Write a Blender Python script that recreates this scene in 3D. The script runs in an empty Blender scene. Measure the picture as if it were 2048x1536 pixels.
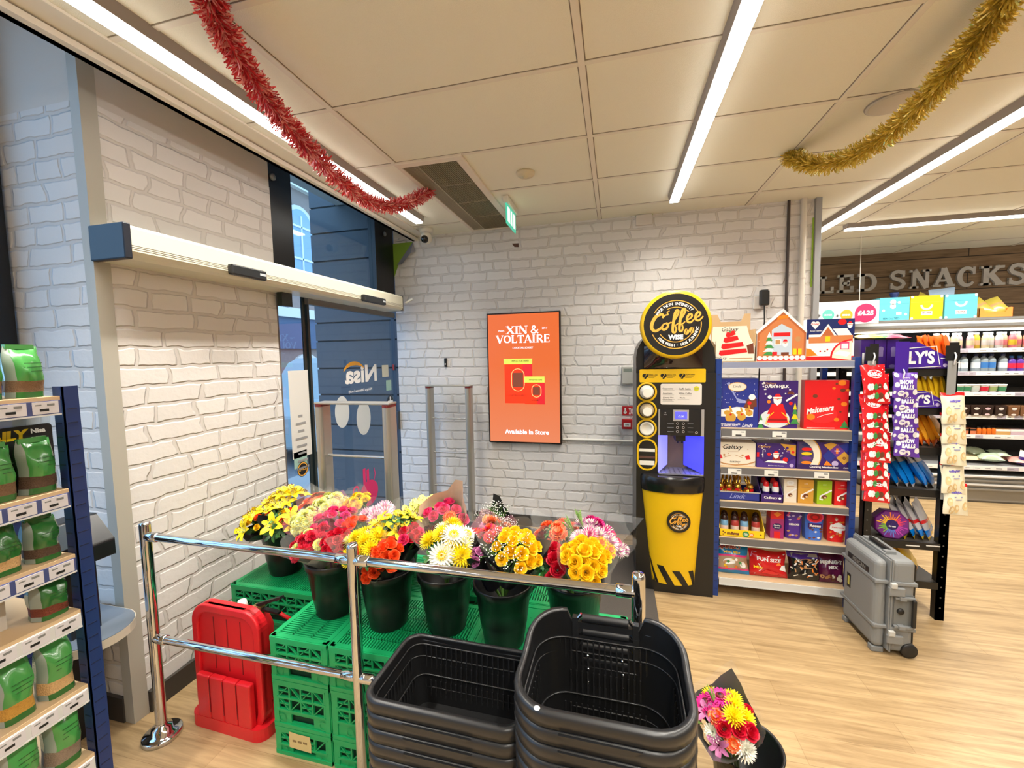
import bpy, math, random
from math import sin, cos, pi, radians
from mathutils import Vector, Matrix
R = random.Random(11)
SC = bpy.context.scene
C = SC.collection

# ---------------------------------------------------------------- camera
FPX = 832.0
CAM = Vector((0, 0, 1.7))
def _cam_axes(y, p, r):
    fw = Vector((sin(y)*cos(p), cos(y)*cos(p), sin(p)))
    rt = Vector((cos(y), -sin(y), 0)); up = rt.cross(fw)
    return cos(r)*rt + sin(r)*up, -sin(r)*rt + cos(r)*up, fw
RT, UP, FW = _cam_axes(radians(-14.0), radians(-4.1), radians(-1.1))
cam = bpy.data.cameras.new('camera'); cam.sensor_fit = 'HORIZONTAL'; cam.sensor_width = 36
cam.lens = FPX/2048*36; cam.clip_start = 0.02; cam.clip_end = 200
co = bpy.data.objects.new('camera', cam); C.objects.link(co); SC.camera = co
co.matrix_world = Matrix.Translation(CAM) @ Matrix((RT, UP, -FW)).transposed().to_4x4()
def _ray(x, y): return (x-1024)/FPX*RT - (y-768)/FPX*UP + FW
def atz(x, y, z): d = _ray(x, y); return CAM + d*((z-1.7)/d.z)     # where a sight line meets a level plane
def atx(x, y, X): d = _ray(x, y); return CAM + d*(X/d.x)           # ... a plane across the room
def aty(x, y, Y): d = _ray(x, y); return CAM + d*(Y/d.y)           # ... a plane facing the viewer

# ---------------------------------------------------------------- world and exposure
SC.view_settings.view_transform = 'Standard'; SC.view_settings.look = 'None'
SC.view_settings.gamma = 1; SC.view_settings.use_curve_mapping = False
SC.view_settings.exposure = 0.0
w = bpy.data.worlds.new('sky'); SC.world = w; w.use_nodes = True
bgn = w.node_tree.nodes['Background']
tc = w.node_tree.nodes.new('ShaderNodeTexCoord'); sx = w.node_tree.nodes.new('ShaderNodeSeparateXYZ')
rp = w.node_tree.nodes.new('ShaderNodeValToRGB')
w.node_tree.links.new(tc.outputs['Generated'], sx.inputs[0]); w.node_tree.links.new(sx.outputs[2], rp.inputs[0])
w.node_tree.links.new(rp.outputs[0], bgn.inputs[0])
rp.color_ramp.elements[0].position = 0.0; rp.color_ramp.elements[0].color = (0.36, 0.55, 0.86, 1)
rp.color_ramp.elements[1].position = 0.6; rp.color_ramp.elements[1].color = (0.33, 0.55, 0.93, 1)
bgn.inputs[1].default_value = 4.0
try:
    SC.cycles.max_bounces = 8; SC.cycles.diffuse_bounces = 4; SC.cycles.transparent_max_bounces = 16
    SC.cycles.sample_clamp_indirect = 4.0; SC.cycles.use_denoising = True
except Exception: pass

# ceiling light strips: (x0,y0,x1,y1); the lamp of each sits in its fitting
STRIPS = [('ceiling_light_strip', -1.675, -2.2, -1.645, 3.40), ('ceiling_light_strip', 0.442, -2.2, 0.442, 3.52),
          ('ceiling_light_strip', 1.98, -2.2, 1.955, 4.95), ('ceiling_light_strip', 2.18, 4.83, 6.2, 4.83)]
LZ = 2.835
LAMP_W = 17.0           # watts per metre of strip
def strip_lamp(i, x0, y0, x1, y1, power):
    L = math.hypot(x1-x0, y1-y0)
    l = bpy.data.lights.new('strip_lamp', 'AREA'); l.shape = 'RECTANGLE'; l.size = L; l.size_y = 0.045
    l.energy = power*L; l.color = (1.0, 0.955, 0.87); l.spread = radians(100 if i == 0 else 140)
    o = bpy.data.objects.new('strip_lamp', l); C.objects.link(o)
    o.location = ((x0+x1)/2, (y0+y1)/2, LZ-0.008); o.rotation_euler = (0, 0, math.atan2(y1-y0, x1-x0))
    return o
LAMPS = [strip_lamp(i, *s[1:], LAMP_W*(1.35 if i == 3 else 0.72 if i == 0 else 1.0)) for i, s in enumerate(STRIPS)]

# ---------------------------------------------------------------- materials
def lin(c):
    return tuple(((v/255)/12.92 if v/255 <= 0.04045 else ((v/255+0.055)/1.055)**2.4) for v in c)
_M = {}
def mat(name, rgb=None, rough=0.5, metal=0.0, emit=0.0, alpha=1.0, trans=0.0, coat=0.0, spec=0.5, bump=0.0, bscale=60, vary=0.0):
    if name in _M: return _M[name]
    m = bpy.data.materials.new(name); m.use_nodes = True; nt = m.node_tree; b = nt.nodes['Principled BSDF']
    c = lin(rgb); b.inputs['Base Color'].default_value = (*c, 1)
    b.inputs['Roughness'].default_value = rough; b.inputs['Metallic'].default_value = metal
    b.inputs['Coat Weight'].default_value = coat; b.inputs['Specular IOR Level'].default_value = spec
    b.inputs['Transmission Weight'].default_value = trans; b.inputs['Alpha'].default_value = alpha
    if emit:
        b.inputs['Emission Color'].default_value = (*c, 1); b.inputs['Emission Strength'].default_value = emit
    if bump or vary:
        n = nt.nodes.new('ShaderNodeTexNoise'); n.inputs['Scale'].default_value = bscale; n.inputs['Detail'].default_value = 3
        t = nt.nodes.new('ShaderNodeTexCoord'); nt.links.new(t.outputs['Object'], n.inputs['Vector'])
        if bump:
            bn = nt.nodes.new('ShaderNodeBump'); bn.inputs['Strength'].default_value = bump; bn.inputs['Distance'].default_value = 0.01
            nt.links.new(n.outputs[0], bn.inputs['Height']); nt.links.new(bn.outputs[0], b.inputs['Normal'])
        if vary:
            mx = nt.nodes.new('ShaderNodeMix'); mx.data_type = 'RGBA'
            mx.inputs[6].default_value = (*[v*(1-vary) for v in c], 1); mx.inputs[7].default_value = (*[min(1, v*(1+vary)) for v in c], 1)
            nt.links.new(n.outputs[0], mx.inputs[0]); nt.links.new(mx.outputs[2], b.inputs['Base Color'])
    _M[name] = m; return m
def film(name, rgb, alpha, rough=0.12):                      # clear wrapping film: mostly see-through with a gloss
    if name in _M: return _M[name]
    m = bpy.data.materials.new(name); m.use_nodes = True; nt = m.node_tree; nt.nodes.clear()
    o = nt.nodes.new('ShaderNodeOutputMaterial'); mx = nt.nodes.new('ShaderNodeMixShader'); tr = nt.nodes.new('ShaderNodeBsdfTransparent')
    b = nt.nodes.new('ShaderNodeBsdfPrincipled'); b.inputs['Base Color'].default_value = (*lin(rgb), 1); b.inputs['Roughness'].default_value = rough
    mx.inputs[0].default_value = alpha
    nt.links.new(tr.outputs[0], mx.inputs[1]); nt.links.new(b.outputs[0], mx.inputs[2]); nt.links.new(mx.outputs[0], o.inputs[0])
    _M[name] = m; return m
def glass(name, tint=(235, 245, 245), refl=0.06):
    if name in _M: return _M[name]
    m = bpy.data.materials.new(name); m.use_nodes = True; nt = m.node_tree; nt.nodes.clear()
    o = nt.nodes.new('ShaderNodeOutputMaterial'); mx = nt.nodes.new('ShaderNodeMixShader'); tr = nt.nodes.new('ShaderNodeBsdfTransparent')
    g = nt.nodes.new('ShaderNodeBsdfGlossy'); g.inputs['Roughness'].default_value = 0.02
    lw = nt.nodes.new('ShaderNodeLayerWeight'); pw = nt.nodes.new('ShaderNodeMath'); pw.operation = 'POWER'; pw.inputs[1].default_value = 4.0; fr = nt.nodes.new('ShaderNodeMath'); fr.operation = 'MULTIPLY_ADD'; fr.inputs[1].default_value = 0.5; fr.inputs[2].default_value = refl; nt.links.new(lw.outputs['Facing'], pw.inputs[0]); nt.links.new(pw.outputs[0], fr.inputs[0])
    tr.inputs[0].default_value = (*lin(tint), 1)
    nt.links.new(fr.outputs[0], mx.inputs[0]); nt.links.new(tr.outputs[0], mx.inputs[1]); nt.links.new(g.outputs[0], mx.inputs[2])
    nt.links.new(mx.outputs[0], o.inputs[0]); _M[name] = m; return m

# ---------------------------------------------------------------- mesh builder
def TR(x=0, y=0, z=0, rx=0, ry=0, rz=0, s=1):
    return Matrix.Translation((x, y, z)) @ Matrix.Rotation(rz, 4, 'Z') @ Matrix.Rotation(ry, 4, 'Y') @ Matrix.Rotation(rx, 4, 'X') @ Matrix.Scale(s, 4)
FRONT = Matrix(((1, 0, 0, 0), (0, 0, -1, 0), (0, 1, 0, 0), (0, 0, 0, 1)))      # u right, v up, facing -y
def fr(x, y, z, s=1, rz=0): return Matrix.Translation((x, y, z)) @ Matrix.Rotation(rz, 4, 'Z') @ FRONT @ Matrix.Scale(s, 4)
class MB:
    def __init__(s): s.v = []; s.f = []; s.m = []; s.sm = []; s.mats = []
    def mi(s, m):
        if m not in s.mats: s.mats.append(m)
        return s.mats.index(m)
    def add(s, v, f, m, M=None, smooth=False):
        k = len(s.v); i = s.mi(m)
        if M is not None: v = [M @ Vector(p) for p in v]
        s.v.extend([tuple(p) for p in v])
        for q in f: s.f.append([k+a for a in q]); s.m.append(i); s.sm.append(smooth)
        return s
    def bx(s, x0, y0, z0, x1, y1, z1, m, M=None):
        v = [(x, y, z) for z in (z0, z1) for y in (y0, y1) for x in (x0, x1)]
        return s.add(v, [(0, 2, 3, 1), (4, 5, 7, 6), (0, 1, 5, 4), (2, 6, 7, 3), (0, 4, 6, 2), (1, 3, 7, 5)], m, M)
    def loft(s, rings, m, M=None, smooth=True, cap0=True, cap1=True, closed=True):
        n = len(rings[0]); v = [p for r in rings for p in r]; f = []
        for a in range(len(rings)-1):
            for b in range(n if closed else n-1):
                c = (b+1) % n; f.append((a*n+b, a*n+c, (a+1)*n+c, (a+1)*n+b))
        s.add(v, f, m, M, smooth)
        if closed and cap0: s.add(rings[0], [tuple(range(n))[::-1]], m, M)
        if closed and cap1: s.add(rings[-1], [tuple(range(n))], m, M)
        return s
    def lathe(s, prof, m, M=None, n=24, cap0=True, cap1=True, smooth=True):
        return s.loft([[(r*cos(2*pi*i/n), r*sin(2*pi*i/n), z) for i in range(n)] for r, z in prof], m, M, smooth, cap0, cap1)
    def tube(s, pts, r, m, M=None, n=10, caps=True):
        pts = [Vector(p) for p in pts]; rings = []; N = None
        for i, p in enumerate(pts):
            t = (pts[min(i+1, len(pts)-1)]-pts[max(i-1, 0)]).normalized()
            if N is None: N = t.orthogonal().normalized()
            N = (N - t*N.dot(t)).normalized(); B = t.cross(N)
            rr = r[i] if isinstance(r, (list, tuple)) else r
            rings.append([p + rr*(cos(2*pi*k/n)*N + sin(2*pi*k/n)*B) for k in range(n)])
        return s.loft(rings, m, M, True, caps, caps)
    def bar(s, a, b, w, d, m, up=(0, 0, 1), M=None):          # rectangular bar from a to b
        a = Vector(a); b = Vector(b); t = (b-a).normalized(); u = Vector(up); sd = t.cross(u)
        if sd.length < 1e-4: sd = t.orthogonal()
        sd.normalize(); u = sd.cross(t)
        q = [sd*(w/2)*i + u*(d/2)*j for i, j in ((-1, -1), (1, -1), (1, 1), (-1, 1))]
        return s.loft([[a+k for k in q], [b+k for k in q]], m, M, False)
    def prism(s, poly, z0, z1, m, M=None, side=None):
        n = len(poly); A = [(x, y, z0) for x, y in poly]; B = [(x, y, z1) for x, y in poly]
        s.add(B, [tuple(range(n))], m, M); s.add(A, [tuple(range(n))[::-1]], m, M)
        return s.add(A+B, [(i, (i+1) % n, n+(i+1) % n, n+i) for i in range(n)], side or m, M)
    def flat(s, poly, m, M=None, z=0.0):
        return s.add([(x, y, z) for x, y in poly], [tuple(range(len(poly)))], m, M)
    def rect(s, x0, y0, x1, y1, m, M=None, z=0.0): return s.flat([(x0, y0), (x1, y0), (x1, y1), (x0, y1)], m, M, z)
    def disc(s, x, y, r, m, M=None, z=0.0, n=24, ry=None): return s.flat([(x+r*cos(2*pi*i/n), y+(ry or r)*sin(2*pi*i/n)) for i in range(n)], m, M, z)
    def ring(s, x, y, r0, r1, m, M=None, z=0.0, n=40, a0=0, a1=2*pi):
        v = []; f = []
        for i in range(n+1):
            a = a0+(a1-a0)*i/n; v += [(x+r0*cos(a), y+r0*sin(a), z), (x+r1*cos(a), y+r1*sin(a), z)]
            if i: f.append((2*i-2, 2*i-1, 2*i+1, 2*i))
        return s.add(v, f, m, M)
    def ribbon(s, pts, wd, m, M=None, z=0.0, depth=0):
        pts = [Vector((p[0], p[1])) for p in pts]; L = []; Rr = []
        for i, p in enumerate(pts):
            t = (pts[min(i+1, len(pts)-1)]-pts[max(i-1, 0)]); t = t.normalized() if t.length > 1e-9 else Vector((1, 0)); n = Vector((-t.y, t.x))
            ww = (wd[i] if isinstance(wd, (list, tuple)) else wd)/2
            L.append(p+n*ww); Rr.append(p-n*ww)
        k = len(pts); v = [(a.x, a.y, z+1.5e-5*i) for i, a in enumerate(L)]+[(a.x, a.y, z+1.5e-5*i) for i, a in enumerate(Rr)]
        f = [(k+i, k+i+1, i+1, i) for i in range(k-1)]
        if depth:
            v2 = v+[(a, b, z-depth) for a, b, c in v]; n2 = 2*k
            f2 = f+[(i+1+n2, i+n2, i, i+1) for i in range(k-1)]+[(k+i+n2, k+i+1+n2, k+i+1, k+i) for i in range(k-1)]+[(n2, n2+k, k, 0), (n2+2*k-1, n2+k-1, k-1, 2*k-1)]
            return s.add(v2, f2, m, M)
        return s.add(v, f, m, M)
    def text(s, body, x, y, size, m, M=None, z=0.0, bold=0.0, w=None, shear=0.0, align='CENTER', flip=False, h=None):
        v, f, (x0, x1, y0, y1) = _glyphs(body, bold, shear)
        kx = ky = size
        if w: kx = w/(x1-x0); ky = kx if h is None else h/(y1-y0)
        ox = {'CENTER': (x0+x1)/2, 'LEFT': x0, 'RIGHT': x1}[align]; oy = (y0+y1)/2; fx = -1 if flip else 1
        return s.add([(x+fx*(a-ox)*kx, y+(b-oy)*ky, z) for a, b in v], [q[::fx] for q in f], m, M)
    def obj(s, name, parent=None, loc=None, rz=0.0, bevel=0.0, seg=2, rot=None, sub=0):
        me = bpy.data.meshes.new(name); me.from_pydata(s.v, [], s.f)
        for m in s.mats: me.materials.append(m)
        me.polygons.foreach_set('material_index', s.m); me.polygons.foreach_set('use_smooth', s.sm); me.update()
        o = bpy.data.objects.new(name, me); C.objects.link(o)
        if parent is not None: o.parent = parent
        if loc is not None: o.location = loc
        o.rotation_euler = rot if rot else (0, 0, rz)
        if bevel:
            b = o.modifiers.new('bevel', 'BEVEL'); b.width = bevel; b.segments = seg; b.limit_method = 'ANGLE'; b.angle_limit = radians(40); b.use_clamp_overlap = True
        if sub:
            q = o.modifiers.new('sub', 'SUBSURF'); q.levels = sub; q.render_levels = sub
        return o
_G = {}
def _glyphs(body, bold=0.0, shear=0.0):
    k = (body, bold, shear)
    if k not in _G:
        cu = bpy.data.curves.new('t', 'FONT'); cu.body = body; cu.size = 1; cu.offset = bold; cu.shear = shear; cu.resolution_u = 3; cu.space_line = 0.85; cu.align_x = 'CENTER'
        ob = bpy.data.objects.new('t', cu); me = ob.to_mesh()
        v = [(p.co.x, p.co.y) for p in me.vertices]; f = [list(p.vertices) for p in me.polygons]
        ob.to_mesh_clear(); bpy.data.objects.remove(ob); bpy.data.curves.remove(cu)
        xs = [p[0] for p in v] or [0, 1]; ys = [p[1] for p in v] or [0, 1]
        _G[k] = (v, f, (min(xs), max(xs), min(ys), max(ys)))
    return _G[k]

# ---------------------------------------------------------------- things and tags
def tag(o, label, cat, group=None, kind=None):
    o['label'] = label; o['category'] = cat
    if group: o['group'] = group
    if kind: o['kind'] = kind
    return o
def thing(name, label, cat, loc=(0, 0, 0), rz=0.0, group=None, rot=None):
    o = bpy.data.objects.new(name, None); C.objects.link(o); o.location = loc; o.rotation_euler = rot if rot else (0, 0, rz); o.empty_display_size = 0.05
    return tag(o, label, cat, group)
def struct(name, mb, **k):
    o = mb.obj(name, **k); o['kind'] = 'structure'; return o
def dup(root, loc=None, rot=None, label=None, group=None, rz=None):
    def cp(o, par):
        c = o.copy(); C.objects.link(c)
        if par is not None: c.parent = par
        for ch in KIDS.get(o.name, []): cp(ch, c)
        return c
    KIDS = {}
    for a in root.children_recursive: KIDS.setdefault(a.parent.name, []).append(a)
    r = cp(root, None)
    if loc is not None: r.location = loc
    if rot is not None: r.rotation_euler = rot
    if rz is not None: r.rotation_euler = (0, 0, rz)
    if label: r['label'] = label
    if group: r['group'] = group
    return r
def rrect(x0, y0, x1, y1, r, n=5):
    p = []
    for cx, cy, a in ((x1-r, y1-r, 0), (x0+r, y1-r, pi/2), (x0+r, y0+r, pi), (x1-r, y0+r, 3*pi/2)):
        p += [(cx+r*cos(a+pi/2*i/n), cy+r*sin(a+pi/2*i/n)) for i in range(n+1)]
    return p
W = mat('white_print', (245, 243, 240), 0.5); BLK = mat('black_print', (16, 16, 17), 0.5)
CHROME = mat('polished_chrome', (220, 222, 226), 0.06, 1.0)
# ================================================================ materials of the shell
def nodes_mat(name):
    m = bpy.data.materials.new(name); m.use_nodes = True; nt = m.node_tree
    return m, nt, nt.nodes['Principled BSDF']
def N(nt, t, **k):
    n = nt.nodes.new(t)
    for a, b in k.items(): setattr(n, a, b)
    return n
def brick_paper():
    m, nt, b = nodes_mat('white_brick_wallpaper'); L = nt.links.new
    g = N(nt, 'ShaderNodeNewGeometry'); s = N(nt, 'ShaderNodeSeparateXYZ'); L(g.outputs['Position'], s.inputs[0])
    ns = N(nt, 'ShaderNodeSeparateXYZ'); L(g.outputs['True Normal'], ns.inputs[0])
    ab = N(nt, 'ShaderNodeMath', operation='ABSOLUTE'); L(ns.outputs[0], ab.inputs[0])
    gt = N(nt, 'ShaderNodeMath', operation='GREATER_THAN'); L(ab.outputs[0], gt.inputs[0]); gt.inputs[1].default_value = 0.6
    mx = N(nt, 'ShaderNodeMix'); L(gt.outputs[0], mx.inputs[0]); L(s.outputs[0], mx.inputs[2]); L(s.outputs[1], mx.inputs[3])
    cb = N(nt, 'ShaderNodeCombineXYZ'); L(mx.outputs[0], cb.inputs[0]); L(s.outputs[2], cb.inputs[1])
    nz = N(nt, 'ShaderNodeTexNoise'); nz.inputs['Scale'].default_value = 13; nz.inputs['Detail'].default_value = 2; L(cb.outputs[0], nz.inputs['Vector'])
    sb = N(nt, 'ShaderNodeVectorMath', operation='SUBTRACT'); L(nz.outputs['Color'], sb.inputs[0]); sb.inputs[1].default_value = (.5, .5, .5)
    sc = N(nt, 'ShaderNodeVectorMath', operation='SCALE'); L(sb.outputs[0], sc.inputs[0]); sc.inputs['Scale'].default_value = 0.026
    # uneven brick lengths: shift every course along by a slow noise
    n2 = N(nt, 'ShaderNodeTexNoise'); n2.inputs['Scale'].default_value = 2.3; L(cb.outputs[0], n2.inputs['Vector'])
    n2s = N(nt, 'ShaderNodeVectorMath', operation='MULTIPLY'); L(n2.outputs['Color'], n2s.inputs[0]); n2s.inputs[1].default_value = (0.22, 0, 0)
    ad = N(nt, 'ShaderNodeVectorMath', operation='ADD'); L(cb.outputs[0], ad.inputs[0]); L(sc.outputs[0], ad.inputs[1])
    ad2 = N(nt, 'ShaderNodeVectorMath', operation='ADD'); L(ad.outputs[0], ad2.inputs[0]); L(n2s.outputs[0], ad2.inputs[1])
    br = N(nt, 'ShaderNodeTexBrick'); br.inputs['Scale'].default_value = 1; br.inputs['Brick Width'].default_value = 0.25; br.inputs['Row Height'].default_value = 0.0928
    br.inputs['Mortar Size'].default_value = 0.012; br.inputs['Mortar Smooth'].default_value = 0.55; br.offset = 0.43; br.squash = 0.68; br.squash_frequency = 3
    L(ad2.outputs[0], br.inputs['Vector'])
    br.inputs['Color1'].default_value = (*lin((228, 224, 220)), 1); br.inputs['Color2'].default_value = (*lin((220, 216, 212)), 1); br.inputs['Mortar'].default_value = (*lin((210, 205, 200)), 1)
    L(br.outputs[0], b.inputs['Base Color']); b.inputs['Roughness'].default_value = 0.7
    fn = N(nt, 'ShaderNodeTexNoise'); fn.inputs['Scale'].default_value = 28; fn.inputs['Detail'].default_value = 5; L(cb.outputs[0], fn.inputs['Vector'])
    iv = N(nt, 'ShaderNodeMath', operation='MULTIPLY_ADD'); L(fn.outputs[0], iv.inputs[0]); iv.inputs[1].default_value = 0.30
    mi = N(nt, 'ShaderNodeMath', operation='SUBTRACT'); mi.inputs[0].default_value = 1; L(br.outputs['Fac'], mi.inputs[1]); L(mi.outputs[0], iv.inputs[2])
    bp = N(nt, 'ShaderNodeBump'); bp.inputs['Strength'].default_value = 0.62; bp.inputs['Distance'].default_value = 0.010; L(iv.outputs[0], bp.inputs['Height']); L(bp.outputs[0], b.inputs['Normal'])
    return m
BRICK = brick_paper()
def plank_mat(name, c1, c2, seam, rowh, width, axis='XY', streak=0.35, rough=0.42, seamw=0.0012):
    m, nt, b = nodes_mat(name); L = nt.links.new
    g = N(nt, 'ShaderNodeNewGeometry'); s = N(nt, 'ShaderNodeSeparateXYZ'); L(g.outputs['Position'], s.inputs[0])
    cb = N(nt, 'ShaderNodeCombineXYZ'); L(s.outputs[0], cb.inputs[0]); L(s.outputs[1 if axis == 'XY' else 2], cb.inputs[1])
    br = N(nt, 'ShaderNodeTexBrick'); br.inputs['Scale'].default_value = 1; br.inputs['Brick Width'].default_value = width; br.inputs['Row Height'].default_value = rowh
    br.inputs['Mortar Size'].default_value = seamw; br.inputs['Mortar Smooth'].default_value = 0.3; br.offset = 0.37
    br.inputs['Color1'].default_value = (*lin(c1), 1); br.inputs['Color2'].default_value = (*lin(c2), 1); br.inputs['Mortar'].default_value = (*lin(seam), 1)
    L(cb.outputs[0], br.inputs['Vector'])
    mp = N(nt, 'ShaderNodeMapping'); mp.inputs['Scale'].default_value = (1.6, 22, 1); L(cb.outputs[0], mp.inputs[0])
    nz = N(nt, 'ShaderNodeTexNoise'); nz.inputs['Scale'].default_value = 1.5; nz.inputs['Detail'].default_value = 6; nz.inputs['Roughness'].default_value = 0.62; nz.inputs['Distortion'].default_value = 0.7; L(mp.outputs[0], nz.inputs['Vector'])
    rp = N(nt, 'ShaderNodeValToRGB'); rp.color_ramp.elements[0].position = 0.32; rp.color_ramp.elements[1].position = 0.62
    k = 1-streak; rp.color_ramp.elements[0].color = (k, k*0.93, k*0.82, 1); rp.color_ramp.elements[1].color = (1, 1, 1, 1); L(nz.outputs[0], rp.inputs[0])
    ml = N(nt, 'ShaderNodeMix', data_type='RGBA', blend_type='MULTIPLY'); ml.inputs[0].default_value = 1; L(br.outputs[0], ml.inputs[6]); L(rp.outputs[0], ml.inputs[7])
    L(ml.outputs[2], b.inputs['Base Color']); b.inputs['Roughness'].default_value = rough
    bp = N(nt, 'ShaderNodeBump'); bp.inputs['Strength'].default_value = 0.12; bp.inputs['Distance'].default_value = 0.003; L(nz.outputs[0], bp.inputs['Height']); L(bp.outputs[0], b.inputs['Normal'])
    return m
FLOORM = plank_mat('oak_vinyl_planks', (190, 162, 120), (179, 151, 110), (154, 127, 90), 0.152, 1.22, 'XY', 0.42, 0.36)
WOODW = plank_mat('dark_timber_boards', (142, 116, 86), (126, 102, 76), (38, 28, 20), 0.20, 2.6, 'XZ', 0.45, 0.6, 0.006)
CEILM = mat('ceiling_tile', (238, 234, 216), 0.9, bump=0.25, bscale=260, vary=0.03)
GAPM = mat('tile_shadow_gap', (136, 124, 108), 0.9)  # grey strips along the grid bars, painted as their shadow gaps
GRIDM = mat('ceiling_grid_white', (230, 222, 206), 0.6)
PLAIN = mat('grey_white_paint', (214, 208, 200), 0.85)
TRIMG = mat('grey_corner_trim', (176, 172, 160), 0.45)
GREYP = mat('grey_post', (150, 150, 150), 0.5)
DARKS = mat('dark_skirting', (58, 52, 47), 0.6)
BLACKF = mat('black_frame', (17, 19, 24), 0.35)
GLASS = glass('clear_glass')

# ================================================================ the shell
XW = -2.2; YB = 3.93; ZC = 2.9; XS = -1.955; YS = 1.356
struct('floor', MB().bx(-2.76, -3, -0.1, 6.6, 6.6, 0, FLOORM))
struct('ceiling', MB().bx(XS, -3, ZC, 6.6, 6.6, ZC+0.1, CEILM))
mb = MB(); mb.bx(XS-0.03, -3, ZC-0.045, XS, YB, 3.35, PLAIN); mb.bx(XS-0.03, -3, ZC-0.045, XS+0.03, YB, ZC-0.02, GRIDM); mb.bx(XS-0.03, -3, ZC-0.012, XS+0.13, YB, ZC-0.001, GRIDM)
struct('trim_1', mb)                                                    # soffit edge beside the shop front
struct('ceiling_upper', MB().bx(-2.95, -3, 3.35, XS, YB+0.2, 3.45, PLAIN))
mb = MB()                                                               # ceiling grid
for i in range(-1, 6):
    x = -1.335+1.2*i if i >= 0 else None
    if x is not None: mb.bx(x-0.014, -3, ZC-0.006, x+0.014, 6.5, ZC+0.001, GRIDM).bx(x+.014, -3, ZC-0.0012, x+.0185, 6.5, ZC+.001, GAPM).bx(x-.0185, -3, ZC-0.0012, x-.014, 6.5, ZC+.001, GAPM)
for j in range(-8, 8):
    y = 1.84+0.6*j
    if y < 6.5: mb.bx(XS, y-0.012, ZC-0.004, 6.5, y+0.012, ZC+0.001, GRIDM).bx(XS, y-.0165, ZC-0.0012, 6.5, y-.012, ZC+.001, GAPM)
struct('trim_2', mb)
struct('wall_left', MB().bx(-2.76, YS, 0, XW, 2.352, 2.82, BRICK).bx(-2.76, YS, 2.82, XW-0.004, 2.352, 3.35, PLAIN))
struct('wall_back', MB().bx(XW, YB, 0, 1.555, YB+0.18, ZC, BRICK).bx(XW, YB, ZC, XS, YB+0.18, 3.35, PLAIN))
struct('wall_snacks', MB().bx(1.0, 6.45, 0, 6.6, 6.6, ZC, WOODW))
struct('wall_inner', MB().bx(0.9, YB+0.18, 0, 1.0, 6.6, ZC, PLAIN))
struct('wall_right', MB().bx(6.6, -3, 0, 6.7, 6.6, ZC, PLAIN))
struct('wall_rear', MB().bx(-2.76, -3.1, 0, 6.6, -3, 3.35, PLAIN))
struct('trim_3', MB().bx(1.555, YB-0.03, 0, 1.60, YB+0.2, ZC, GREYP).bx(1.543, YB-0.01, 2.2, 1.555, YB-0.001, 2.75, mat('lime_paint', (150, 190, 60), 0.6)), bevel=0.003)
mb = MB(); mb.bx(XW-0.002, YS-0.0085, 0.0, XW+0.006, YS+0.055, 3.3, TRIMG); mb.bx(XW-0.05, YS-0.0085, 0.0, XW-0.002, YS+0.001, 3.3, TRIMG)
struct('trim_4', mb)                                                    # metal angle on the wall corner
struct('baseboard_left', MB().bx(XW, YS+0.06, 0, XW+0.018, 2.352, 0.105, DARKS))
struct('baseboard_back', MB().bx(XW, YB-0.018, 0, 1.555, YB, 0.11, DARKS))
struct('baseboard_bay', MB().bx(-2.76, YS-0.016, 0, XW-0.05, YS, 0.12, DARKS))
# shop window at far left
mb = MB(); mb.bx(-2.82, -3, 0, -2.70, YS-0.01, 0.55, PLAIN); struct('wall_bay', mb)
mb = MB()
for y0, y1 in ((1.24, 1.345), (-0.3, -0.22), (-1.9, -1.82), (-3, -2.95)): mb.bx(-2.80, y0, 0.55, -2.72, y1, 3.35, BLACKF)
mb.bx(-2.80, -3, 0.55, -2.72, 1.345, 0.62, BLACKF); mb.bx(-2.80, -3, 3.27, -2.72, 1.345, 3.35, BLACKF)
o = struct('window_1', mb)
p = MB().bx(-2.765, -2.95, 0.62, -2.757, 1.24, 3.27, GLASS).obj('window_pane', o)
# transom over the door
y0 = atx(533, 340, XW).y; y1 = atx(585, 420, XW).y; y2 = atx(752, 500, XW).y
mb = MB(); zt = 2.25
mb.bx(XW-0.08, 2.352, zt, XW-0.005, y1, 3.35, BLACKF); mb.bx(XW-0.08, y2, zt, XW-0.005, YB-0.001, 3.35, BLACKF)
mb.bx(XW-0.08, y1, zt, XW-0.005, y2, zt+0.075, BLACKF); mb.bx(XW-0.08, y1, 3.27, XW-0.005, y2, 3.35, BLACKF)
o = struct('window_2', mb)
MB().bx(XW-0.05, y1, zt+0.075, XW-0.042, y2, 3.27, GLASS).obj('window_pane', o)
for yy, zz in ((atx(545, 354, XW).y, atx(545, 354, XW).z), (atx(769, 468, XW).y, atx(769, 468, XW).z)):
    MB().lathe([(0.0, 0), (0.022, 0), (0.022, 0.010), (0.018, 0.014), (0, 0.014)], mat('fixing_disc', (120, 128, 132), 0.4), TR(XW-0.004, yy, zz, ry=pi/2), cap0=False, cap1=False).obj('fixing_disc', o)

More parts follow.
